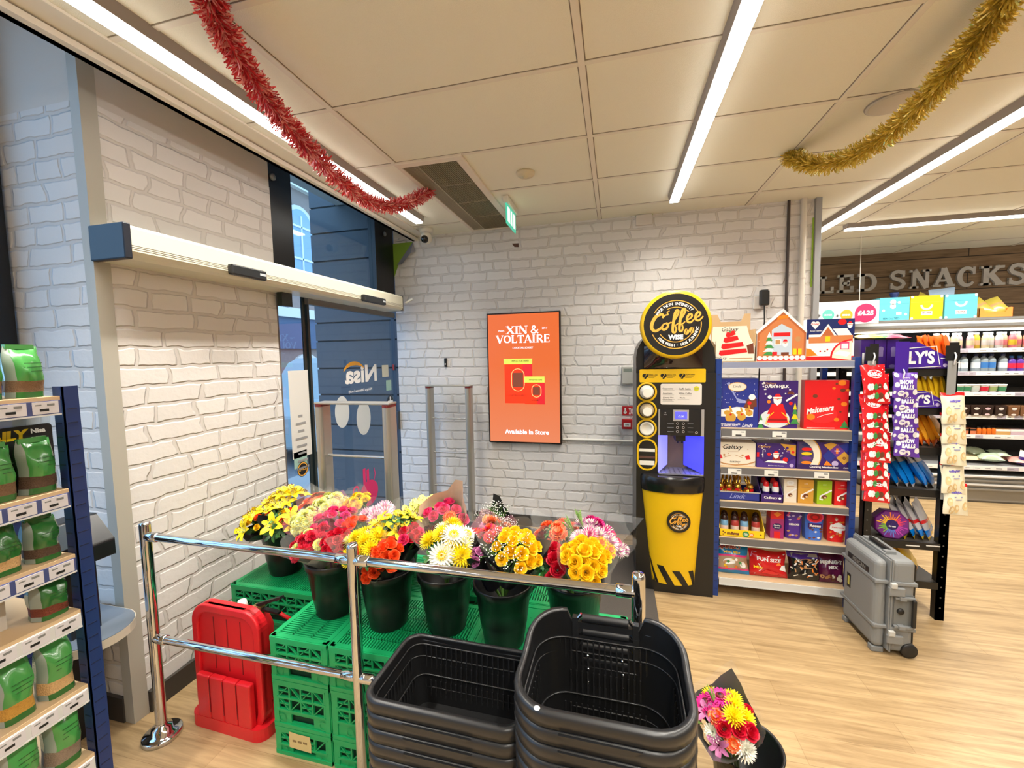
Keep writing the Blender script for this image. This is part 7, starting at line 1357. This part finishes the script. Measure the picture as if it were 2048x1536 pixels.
def basket_stack(label, n, x, y, ztop, pitch, w_, d_, h_, rc, hump, grp, handle=False, rz=0.0):
    b_, r_ = basket_mesh(w_, d_, h_, rc, hump); root = None; w1 = ['topmost', 'second', 'third', 'fourth', 'fifth', 'sixth', 'seventh', 'eighth', 'ninth', 'tenth', 'eleventh']
    for i in range(n):
        if root is None:
            root = o = thing('shopping_basket', '', 'basket', (0, 0, 0)); b_.obj('tub', o); r_.obj('rim', o)
            g = MB(); g.prism([(-w_*.22, h_-.045), (-w_*.16, h_-.06), (w_*.16, h_-.06), (w_*.22, h_-.045)], 0, .014, BKR, fr(0, -d_/2-.0, 0)); g.obj('finger_grip', o)
            if handle:
                hb = MB().tube([(-w_*.16, d_/2-.004, h_+.026), (w_*.16, d_/2-.004, h_+.026)], .012, BKR, n=14).obj('handle', o); MB().tube([(-w_*.19, d_/2-.004, h_+.022), (-w_*.165, d_/2-.004, h_+.036)], .007, CHROME, n=8).tube([(w_*.165, d_/2-.004, h_+.036), (w_*.19, d_/2-.004, h_+.022)], .007, CHROME, n=8).obj('handle_end', hb)
                MB().bx(-w_*.23, d_/2-.012, h_-.03, -w_*.19, d_/2+.008, h_+.026, BKR).bx(w_*.19, d_/2-.012, h_-.03, w_*.23, d_/2+.008, h_+.026, BKR).bx(-w_*.19, d_/2-.010, h_-.02, w_*.19, d_/2+.004, h_+.012, BKR).obj('handle_bracket', o)
                for s in (-1, 1): MB().lathe([(0, 0), (.005, 0), (.004, .004), (0, .005)], CHROME, TR(s*w_*.12, d_/2*.93-.006, h_*.78, rx=pi/2), n=8).obj('rivet', o)
            else: MB().tube([(-w_/2*.9, d_/2*.985, h_-.016), (0, d_/2+.0, h_-.018), (w_/2*.9, d_/2*.985, h_-.016)], .005, BKR, n=8).obj('carry_handle', o)
        else: o = dup(root)
        o.location = (x, y, ztop-h_-i*pitch); o.rotation_euler = (0, 0, rz+R.uniform(-.008, .008)); o['label'] = label % (w1[i] if i < n-1 else 'lowest'); o['group'] = grp
    return root
basket_stack('black hand basket with vertical slots, %s in the left foreground stack', 9, -.485, 1.155, .70, .0445, .475, .29, .235, .05, 0, 'hand baskets in the left stack', rz=radians(-1))
rt_ = basket_stack('black deep rolling basket, %s in the right foreground stack', 10, -.035, 1.11, .835, .044, .44, .345, .40, .10, .045, 'rolling baskets in the right stack', True, rz=radians(-1))
MB().disc(0, 0, .008, W, Matrix.Translation((-.15, -.345/2-.001, .403)), 0, 8).obj('paper_scrap', rt_)
# yellow sign behind the right stack
p = atz(1402, 1486, .62); YS_ = mat('sign_yellow', (244, 206, 16), .4)
t = thing('floor_sign', 'yellow folding floor sign with slots, edge showing beside the right basket stack', 'floor sign', (p.x-.085, p.y+.03, 0), rz=radians(8))
for s, tl in ((-1, .16), (1, -.16)):
    mb = MB().prism([(-.11, 0), (.11, 0), (.085, .62), (-.085, .62)], -.008, .008, YS_, TR(0, s*.10, 0, rx=tl) @ FRONT)
    for k in range(8): mb.bx(.062-.0, -.012, .1+k*.06, .072, -.008, .13+k*.06, mat('sign_slot', (120, 96, 10), .6), TR(0, s*.10, 0, rx=tl))
    mb.obj('panel', t, bevel=.004)
# ================================================================ flower buckets and bouquets
BUC = mat('bucket_black', (17, 17, 18), .34)
def bucket(label, x, y, z, grp='black flower buckets', s=1.0, h_=.255):
    t = thing('flower_bucket', label, 'bucket', (x, y, z), group=grp)
    pr = [(.0, .0), (.078*s, 0), (.082*s, .006)]+[((.084+.013*i/6+(.0012 if i % 2 else 0))*s, .03+.012*i) for i in range(7)]+[(.113*s, h_-.03), (.114*s, h_-.03)]
    MB().lathe(pr, BUC, n=36, cap0=False, cap1=False).obj('body', t)
    MB().lathe([(.113*s, h_-.032), (.121*s, h_-.028), (.122*s, h_-.006), (.124*s, h_), (.119*s, h_+.002), (.113*s, h_-.004), (.085*s, .06), (.0, .06)], BUC, n=36, cap0=False, cap1=False).obj('rim', t)
    return t
def petal(mb, a, r0, r1, z0, z1, wd, m, cup=.25, tip=.15, curl=0.0, n=3):
    """one petal leaving the axis at angle a, from radius r0,z0 to r1,z1"""
    rows_ = []
    for i in range(n+1):
        f = i/n; r_ = r0+(r1-r0)*f; z = z0+(z1-z0)*f**.8-curl*f**3; ww = wd*(sin(pi*min(.92, .18+f*.75))**.7)*(1 if f < 1 else tip)
        rows_.append([(r_, -ww, z+cup*ww), (r_, 0, z), (r_, ww, z+cup*ww)])
    v = [(x*cos(a)-y*sin(a), x*sin(a)+y*cos(a), z) for row in rows_ for x, y, z in row]
    mb.add(v, [(i*3+j, (i+1)*3+j, (i+1)*3+j+1, i*3+j+1) for i in range(n) for j in range(2)], m, smooth=True)
def fl(kind, m, m2=None):
    mb = MB(); rr = random.Random(hash(kind) % 97 if False else len(kind)*7)
    if kind == 'rose':
        for k, (n, r0, r1, z1, wd, cl) in enumerate(((3, .08, .20, .95, .30, 0), (4, .15, .42, .95, .42, .02), (5, .2, .68, .85, .5, .08), (5, .25, .95, .62, .55, .16))):
            for i in range(n):
                a = 2*pi*i/n+k*.7; rows_ = []
                for f in (0, .35, .7, 1.0):
                    r_ = r0+(r1-r0)*f**.6; z = z1*f-cl*f**4; rows_.append([((r_*(1-.10*abs(t)))*cos(a+t*wd/max(.3, r1)*1.05), (r_*(1-.10*abs(t)))*sin(a+t*wd/max(.3, r1)*1.05), z-(.10*t*t if f == 1 else 0)) for t in (-1, -.5, 0, .5, 1)])
                v = [p for row in rows_ for p in row]; mb.add(v, [(j*5+i2, j*5+i2+1, (j+1)*5+i2+1, (j+1)*5+i2) for j in range(3) for i2 in range(4)], m, smooth=True)
        mb.lathe([(.25, 0), (.62, .12), (.3, .4)], m, n=10, cap0=False, cap1=False)
    elif kind == 'carnation':
        for k, (r_, z) in enumerate(((1.0, .28), (.9, .46), (.74, .62), (.55, .78), (.32, .9))):
            n = 40; ring_ = [((r_*(1+.10*sin(i*2.9+k)))*cos(2*pi*i/n), (r_*(1+.10*sin(i*2.9+k)))*sin(2*pi*i/n), z+.13*sin(i*pi/2.0+k)*(.6+.4*sin(i*1.3))) for i in range(n)]
            mid = [(.55*r_*cos(2*pi*i/n), .55*r_*sin(2*pi*i/n), z*.72+.06*sin(i*pi/2+k)) for i in range(n)]; inr = [(.12*r_*cos(2*pi*i/n), .12*r_*sin(2*pi*i/n), z*.4+.05) for i in range(n)]
            mb.loft([inr, mid, ring_], m if k % 2 == 0 or not m2 else m2, cap0=False, cap1=False)
    elif kind in ('chrysanthemum', 'daisy'):
        for k, (n, r1, z1) in enumerate(((20, 1.0, .12), (18, .88, .32), (15, .70, .5), (11, .48, .62), (7, .26, .68)) if kind == 'chrysanthemum' else ((22, 1.0, .10), (20, .86, .2), (18, .72, .28))):
            for i in range(n): petal(mb, 2*pi*i/n+k*.4, .05, r1, .05, z1, .095, m if (k % 2 == 0 or not m2 or kind == 'daisy') else m2, .5, .6, -.06 if k < 2 else -.15)
        if kind == 'daisy':
            for k, (n, r1) in enumerate(((14, .36), (10, .22))):
                for i in range(n): petal(mb, 2*pi*i/n+k*.3, .02, r1, .2, .36+.08*k, .06, m2, .4, .8)
        mb.lathe([(.3, 0), (.4, .1), (.1, .4)], m, n=8, cap0=False, cap1=False)
    elif kind == 'lily':
        for i in range(6): petal(mb, pi*i/3, .06, 1.0 if i % 2 else .92, 0, .55+.05*(i % 2), .24 if i % 2 else .18, m, .35, .08, .22, 5)
        for i in range(6): a = pi*i/3+.5; mb.tube([(.02*cos(a), .02*sin(a), 0), (.2*cos(a), .2*sin(a), .5), (.3*cos(a), .3*sin(a), .6)], .015, m2 or m, n=4); mb.bx(.27*cos(a)-.04, .27*sin(a)-.02, .58, .27*cos(a)+.04, .27*sin(a)+.02, .63, PBRN)
    elif kind == 'gerbera':
        for k, (n, r1, z1) in enumerate(((22, 1.0, .06), (20, .9, .14), (18, .5, .2))):
            for i in range(n): petal(mb, 2*pi*i/n+k*.14, .18, r1, .05, z1, .11, m, .1, .6, .03)
        mb.lathe([(.3, .1), (.28, .2), (.18, .24), (.0, .22)], m2 or PBRN, n=14, cap0=False, cap1=False); mb.lathe([(.14, .22), (.1, .26), (0, .25)], BLK, n=10, cap0=False, cap1=False)
    elif kind == 'leaf':
        for i in range(7): a = 2*pi*i/7; petal(mb, a, .1, 1.0, -.1, .25+.15*(i % 3), .17, m if i % 2 else (m2 or m), .3, .05, .25, 4)
    elif kind == 'gyp':
        for i in range(34):
            a = rr.uniform(0, 6.28); r_ = rr.uniform(0, 1)**.6; x, y, z = r_*cos(a), r_*sin(a), rr.uniform(.3, 1.0); s = .055
            mb.add([(x+s, y, z), (x-s, y, z), (x, y+s, z), (x, y-s, z), (x, y, z+s), (x, y, z-s)], [(0, 2, 4), (2, 1, 4), (1, 3, 4), (3, 0, 4), (2, 0, 5), (1, 2, 5), (3, 1, 5), (0, 3, 5)], W)
            if i % 3 == 0: mb.tube([(0, 0, -.3), (x*.5, y*.5, .2), (x, y, z)], .012, mat('stem_green', (96, 140, 60), .5), n=3)
    elif kind == 'sprig':
        for i in range(9):
            a = rr.uniform(0, 6.28); b = rr.uniform(.1, .5); x, y = b*cos(a), b*sin(a); mb.tube([(0, 0, 0), (x*.6, y*.6, .7), (x, y, 1.6+rr.uniform(0, .5))], .02, m, n=4)
            for j in range(7): f = .4+.6*j/7; mb.bx(x*f-.05, y*f-.05, 1.7*f-.03, x*f+.05, y*f+.05, 1.7*f+.06, m)
    return mb
FM = {}
FC = dict(yellow=(252, 226, 20), gold=(252, 206, 16), lemon=(244, 236, 120), palegreen=(222, 230, 160), crimson=(206, 12, 48), magenta=(214, 30, 130), pink=(232, 60, 120), palepink=(240, 180, 206), orange=(244, 88, 30), peach=(246, 150, 96), white=(244, 242, 228), darkred=(110, 12, 28), mauve=(190, 110, 160), green=(58, 112, 40), dkgreen=(34, 74, 34), fern=(140, 180, 96))
def fmat(c): return mat('petal_'+c, FC[c], .5)
KN = dict(rose='rose', carnation='carnation', chrysanthemum='chrysanthemum', daisy='daisy', lily='lily', gerbera='gerbera', leaf='leaf_sprig', gyp='gypsophila_spray', sprig='grass_sprig')
def flower_obj(kind, c, c2, parent):
    k = (kind, c, c2)
    if k not in FM: FM[k] = fl(kind, fmat(c), fmat(c2) if c2 else None).obj(KN[kind], parent); return FM[k]
    o = FM[k].copy(); C.objects.link(o); o.parent = parent; return o
CEL = film('cellophane', (232, 236, 230), .09, .10); CELP = film('pink_tinted_film', (236, 150, 170), .20, .15); KRP = mat('kraft_wrap', (200, 176, 146), .7); BLW = mat('black_wrap', (26, 26, 30), .35); FRO = film('frosted_film', (206, 214, 204), .40, .3); STEM = mat('stem_green', (96, 140, 60), .5)
def bouquet(label, px, py, Y, root, Rr, spec, n, wrap, seed, name='bouquet', fs=1.0, corner=1.35, flat=.55, grp='flower bouquets on the crates', down=.75):
    """head at the sight point on plane Y, stems gathered towards root; spec lists (kind, colour, second colour, size, weight)"""
    rr = random.Random(seed); hd = aty(px, py, Y); rt_v = Vector(root); ax = (hd-rt_v); ax = (ax.normalized()+Vector((0, -.25, .35))).normalized()
    t = thing(name, label, 'bouquet', hd, group=grp); zq = ax.to_track_quat('Z', 'Y'); Mx = zq.to_matrix().to_4x4()
    # flowers over a shallow dome
    pool = [s for s in spec for _ in range(s[4])]; placed = []
    for i in range(n):
        r_ = Rr*.88*math.sqrt((i+.5)/n); a = i*2.39996+seed; s = pool[(i*7+seed) % len(pool)] if len(pool) > 1 else pool[0]
        lx, ly = r_*cos(a), r_*sin(a); lz = -flat*Rr*(r_/Rr)**2+rr.uniform(-.012, .012)
        o = flower_obj(s[0], s[1], s[2], t); nd = Vector((lx*.9/Rr, ly*.9/Rr, 1.0)).normalized()
        sc = s[3]*fs*rr.uniform(.88, 1.1); o.scale = (sc, sc, sc); p = Mx @ Vector((lx, ly, lz)); o.location = p
        q = (Mx.to_3x3() @ nd).to_track_quat('Z', 'Y'); o.rotation_mode = 'QUATERNION'; o.rotation_quaternion = q @ Matrix.Rotation(rr.uniform(0, 6.28), 3, 'Z').to_quaternion()
    L = (hd-rt_v).length*down; base = Mx @ Vector((0, 0, 0)); dirv = (rt_v-hd)
    g = MB(); 
    for i in range(7): a = 2*pi*i/7; q0 = Mx @ Vector((Rr*.5*cos(a), Rr*.5*sin(a), -.3*Rr)); g.tube([q0, q0*.4+dirv*.45, dirv*.95], .0035, STEM, n=5)
    # leafy filling so the head is not hollow
    for i in range(10):
        a = i*2.4; r_ = Rr*.75*math.sqrt((i+.5)/10); p = Mx @ Vector((r_*cos(a), r_*sin(a), -.035-flat*Rr*(r_/Rr)**2)); nd = (Mx.to_3x3() @ Vector((cos(a)*.7, sin(a)*.7, .7))).normalized(); s_ = nd.orthogonal().normalized()*.018
        g.add([p-nd*.03, p+s_, p+nd*.03, p-s_], [(0, 1, 2, 3)], fmat('green' if i % 2 else 'dkgreen'))
    g.obj('stems', t)
    for wi, (wm, k, z_) in enumerate(wrap):
        m = 24; top = []; mid = []; low = []
        for i in range(m):
            a = 2*pi*i/m; cr = 1+(corner-1)*max(0, cos(2*(a-seed)))**6; rj = Rr*k*cr*(1+.03*sin(5*a+seed))
            top.append(Mx @ Vector((rj*cos(a), rj*sin(a), z_+.05*(cr-1)/(corner-1+1e-6)+.008*sin(7*a))))
            mp = Mx @ Vector((Rr*.78*cos(a), Rr*.78*sin(a), -flat*Rr-.04)); mid.append(mp+.004*Vector((sin(9*a), cos(7*a), 0)))
            low.append(dirv*.62+(Mx.to_3x3() @ Vector((cos(a), sin(a), 0)))*.035)
        g = MB(); g.loft([low, mid, top], wm, cap0=False, cap1=False); g.obj('wrap', t)
    return t
ZB = ZT_+.002
BK = {}
for nm_, x, y, lb in (('a', -1.775, 1.86, 'black flower bucket at the rear left against the brick wall, under yellow lilies'), ('b', -1.545, 1.875, 'black flower bucket second in the rear row, mostly behind the crimson bunch'), ('c', -1.265, 1.60, 'black flower bucket under the crimson carnations left of the middle rail post'), ('d', -.975, 1.575, 'black flower bucket under the orange roses right of the middle rail post'), ('e', -.71, 1.605, 'black flower bucket under the white and yellow bunch in clear film'), ('f', -.445, 1.57, 'black flower bucket under the golden roses with white sprays'), ('g', -.165, 1.65, 'black flower bucket at the right end of the flower stand'), ('h', -1.13, 1.95, 'black flower bucket in the rear row behind the crimson carnations'), ('i', -.80, 2.0, 'black flower bucket in the rear row behind the white and yellow bunch'), ('j', -.47, 1.98, 'black flower bucket in the rear row behind the golden roses')):
    o = bucket(lb, x, y, ZB); BK[nm_] = (x, y, ZB+.16)
def top_of(k): return BK[k]
Gp = [('leaf', 'green', 'dkgreen', .045, 1)]
LY = lambda w=3: ('lily', 'yellow', 'palegreen', .062, w)
B_ = bouquet
B_('yellow lily bunch leaning left over the rear left bucket', 503, 1036, 1.76, top_of('a'), .10, [LY(4), ('rose', 'orange', None, .026, 1), ('leaf', 'green', 'dkgreen', .05, 2), ('rose', 'gold', None, .022, 1)], 15, [(BLW, .95, -.06)], 1)
B_('yellow lily bunch with dark foliage at the back of the rear left bucket', 572, 988, 1.93, top_of('a'), .10, [LY(4), ('leaf', 'green', 'dkgreen', .05, 2), ('carnation', 'darkred', None, .03, 1)], 13, [(CEL, 1.1, .0)], 2)
B_('yellow lily bunch with wine red leaves at the front of the rear left bucket', 562, 1036, 1.74, top_of('a'), .085, [LY(2), ('leaf', 'dkgreen', 'green', .05, 2), ('rose', 'orange', None, .026, 1), ('rose', 'gold', None, .024, 1)], 12, [(BLW, 1.05, -.04)], 3)
B_('bright orange gerbera bunch at the back left near the glass door', 628, 993, 1.95, top_of('b'), .085, [('gerbera', 'orange', 'peach', .05, 3), ('gerbera', 'peach', 'orange', .045, 1)], 9, [(CEL, 1.2, .02)], 4)
B_('small pale green carnation bunch left of the crimson bunch', 604, 1040, 1.72, top_of('b'), .07, [('carnation', 'palegreen', 'lemon', .032, 1)], 10, [(CELP, 1.25, .02)], 5)
B_('pale green carnation bunch behind the crimson and pink bunches', 664, 1000, 1.90, top_of('b'), .09, [('carnation', 'palegreen', 'lemon', .035, 1)], 11, [(CEL, 1.15, .01)], 6)
B_('golden carnation bunch in clear film at the back, beside the pale green ones', 704, 1003, 1.84, top_of('h'), .08, [('carnation', 'gold', 'yellow', .03, 1)], 12, [(CEL, 1.2, .03)], 7)
B_('large crimson carnation bunch in clear film left of the middle rail post', 617, 1076, 1.52, top_of('c'), .088, [('carnation', 'crimson', 'crimson', .030, 5), ('carnation', 'palegreen', 'lemon', .03, 1)], 19, [(CEL, 1.25, .03), (FRO, .8, -.07)], 8)
B_('crimson rose bunch just left of the middle rail post', 672, 1077, 1.50, top_of('c'), .062, [('rose', 'crimson', None, .027, 1)], 13, [(CELP, 1.2, .02)], 9)
B_('deep pink rose bunch behind the crimson bunches', 668, 1026, 1.68, top_of('c'), .105, [('rose', 'pink', None, .030, 3), ('carnation', 'magenta', 'pink', .03, 1)], 15, [(CELP, 1.15, .02)], 10)
B_('small orange rose bunch between the pink roses and pale pink flowers', 705, 1042, 1.62, top_of('d'), .05, [('rose', 'orange', None, .028, 1)], 7, [(CEL, 1.2, .02)], 11)
B_('pale pink chrysanthemum bunch in the middle of the stand', 748, 1036, 1.70, top_of('h'), .085, [('chrysanthemum', 'palepink', 'white', .05, 1)], 9, [(CEL, 1.2, .02)], 12)
B_('yellow and white chrysanthemum bunch above the middle rail post', 722, 1083, 1.47, top_of('d'), .09, [('chrysanthemum', 'yellow', 'yellow', .044, 4), ('chrysanthemum', 'lemon', 'white', .042, 1), ('leaf', 'green', 'dkgreen', .045, 1)], 11, [(CEL, 1.15, .01)], 13)
B_('yellow lily bunch right of the middle rail post', 792, 1042, 1.58, top_of('d'), .085, [LY(3), ('leaf', 'green', 'dkgreen', .05, 2), ('rose', 'gold', None, .022, 1)], 12, [(CEL, 1.1, .0)], 14)
B_('bright orange rose bunch against the rail right of the middle post', 772, 1104, 1.44, top_of('d'), .062, [('rose', 'orange', None, .029, 1)], 11, [(BLW, .9, -.05)], 15)
B_('few orange roses drooping under the top rail beside the middle post', 742, 1140, 1.44, top_of('d'), .035, [('rose', 'orange', None, .03, 1)], 5, [(FRO, .9, -.04)], 16)
B_('pale yellow lily bunch behind the crimson and white bunches', 828, 1022, 1.78, top_of('i'), .08, [('lily', 'lemon', 'palegreen', .06, 2), ('chrysanthemum', 'lemon', 'white', .045, 1), ('leaf', 'green', 'dkgreen', .045, 1)], 10, [(CEL, 1.25, .04)], 17)
B_('crimson rose bunch left of the white and yellow bunch', 826, 1066, 1.55, top_of('d'), .055, [('rose', 'crimson', None, .026, 3), ('rose', 'pink', None, .026, 1)], 9, [(BLW, 1.0, -.03)], 18)
B_('white daisy and yellow chrysanthemum bunch in clear film in the middle front', 898, 1076, 1.50, top_of('e'), .105, [('chrysanthemum', 'yellow', 'yellow', .046, 3), ('daisy', 'white', 'gold', .055, 2), ('chrysanthemum', 'white', 'lemon', .045, 2), ('leaf', 'green', 'green', .035, 1)], 13, [(CEL, 1.2, .05), (FRO, .7, -.09)], 19)
B_('hot pink rose bunch with kraft paper corners behind the daisies', 884, 1030, 1.72, top_of('i'), .10, [('rose', 'pink', None, .032, 3), ('rose', 'darkred', None, .03, 1), ('carnation', 'peach', 'orange', .03, 1)], 11, [(KRP, 1.15, .01)], 20, corner=1.5)
B_('small mauve rose bunch in black wrap left of the golden roses', 951, 1108, 1.50, top_of('f'), .035, [('rose', 'mauve', None, .026, 1)], 5, [(BLW, 1.3, .0)], 21)
B_('golden yellow rose bunch with white sprays in the front', 1032, 1088, 1.45, top_of('f'), .098, [('rose', 'gold', None, .030, 8), ('gyp', 'white', None, .045, 2)], 24, [(CEL, 1.15, .02), (BLW, 1.02, -.05)], 22)
B_('orange and pink carnation bunch behind the golden roses', 985, 1052, 1.68, top_of('f'), .095, [('carnation', 'orange', 'pink', .034, 2), ('gyp', 'white', None, .045, 1), ('carnation', 'peach', 'peach', .032, 1), ('rose', 'palepink', None, .028, 1)], 14, [(CELP, 1.15, .01)], 23)
B_('yellow rose bunch with white sprays and black wrap at the back', 985, 1033, 1.86, top_of('j'), .07, [('gyp', 'white', None, .05, 2), ('rose', 'gold', None, .028, 1)], 9, [(BLW, 1.15, -.02)], 24, corner=1.5)
B_('crimson rose bunch between the two golden rose bunches', 1103, 1118, 1.50, top_of('g'), .07, [('rose', 'crimson', None, .032, 4), ('leaf', 'dkgreen', 'green', .04, 1)], 12, [(CEL, 1.2, .01)], 25)
B_('peach and orange carnation bunch behind the right bunches', 1112, 1058, 1.72, top_of('g'), .09, [('carnation', 'peach', 'orange', .036, 3), ('rose', 'darkred', None, .028, 1), ('leaf', 'green', 'dkgreen', .045, 1), ('rose', 'palepink', None, .028, 1)], 13, [(CEL, 1.2, .02)], 26)
B_('golden yellow rose bunch in front at the right end', 1172, 1112, 1.44, top_of('g'), .085, [('rose', 'gold', None, .031, 1)], 19, [(CEL, 1.25, .02), (FRO, .8, -.08)], 27)
B_('mixed magenta and white chrysanthemum bunch at the right end in clear film', 1188, 1062, 1.60, top_of('g'), .095, [('chrysanthemum', 'magenta', 'white', .04, 2), ('chrysanthemum', 'white', 'mauve', .04, 2), ('chrysanthemum', 'palepink', 'white', .04, 1), ('carnation', 'magenta', 'magenta', .03, 1), ('carnation', 'peach', 'gold', .034, 1), ('sprig', 'fern', None, .04, 1)], 17, [(CEL, 1.25, .03)], 28, corner=1.5)
B_('pink and lime bunch in pale film beside the coffee machine', 1225, 1085, 1.72, (-.10, 1.75, ZB+.16), .06, [('rose', 'pink', None, .024, 1), ('leaf', 'fern', 'green', .04, 1), ('chrysanthemum', 'white', 'mauve', .036, 1)], 8, [(CEL, 1.5, .03)], 29, corner=1.5)
# bucket on the floor at right
bucket('black flower bucket on the floor at the lower right, behind the basket stack', .455, 1.565, .0, 'black flower buckets', 1.0, .28)
B_('mixed gerbera and chrysanthemum bouquet in black wrap at the lower right', 1447, 1428, 1.46, (.44, 1.56, .10), .10, [('gerbera', 'magenta', 'darkred', .050, 2), ('chrysanthemum', 'yellow', 'yellow', .042, 3), ('rose', 'crimson', None, .030, 2), ('carnation', 'peach', 'orange', .03, 1), ('chrysanthemum', 'white', 'white', .036, 1), ('lily', 'mauve', 'darkred', .045, 1), ('sprig', 'fern', None, .035, 1)], 21, [(BLW, 1.1, -.03), (CEL, 1.2, .0)], 33, corner=1.45, grp='flower bouquet by the floor')
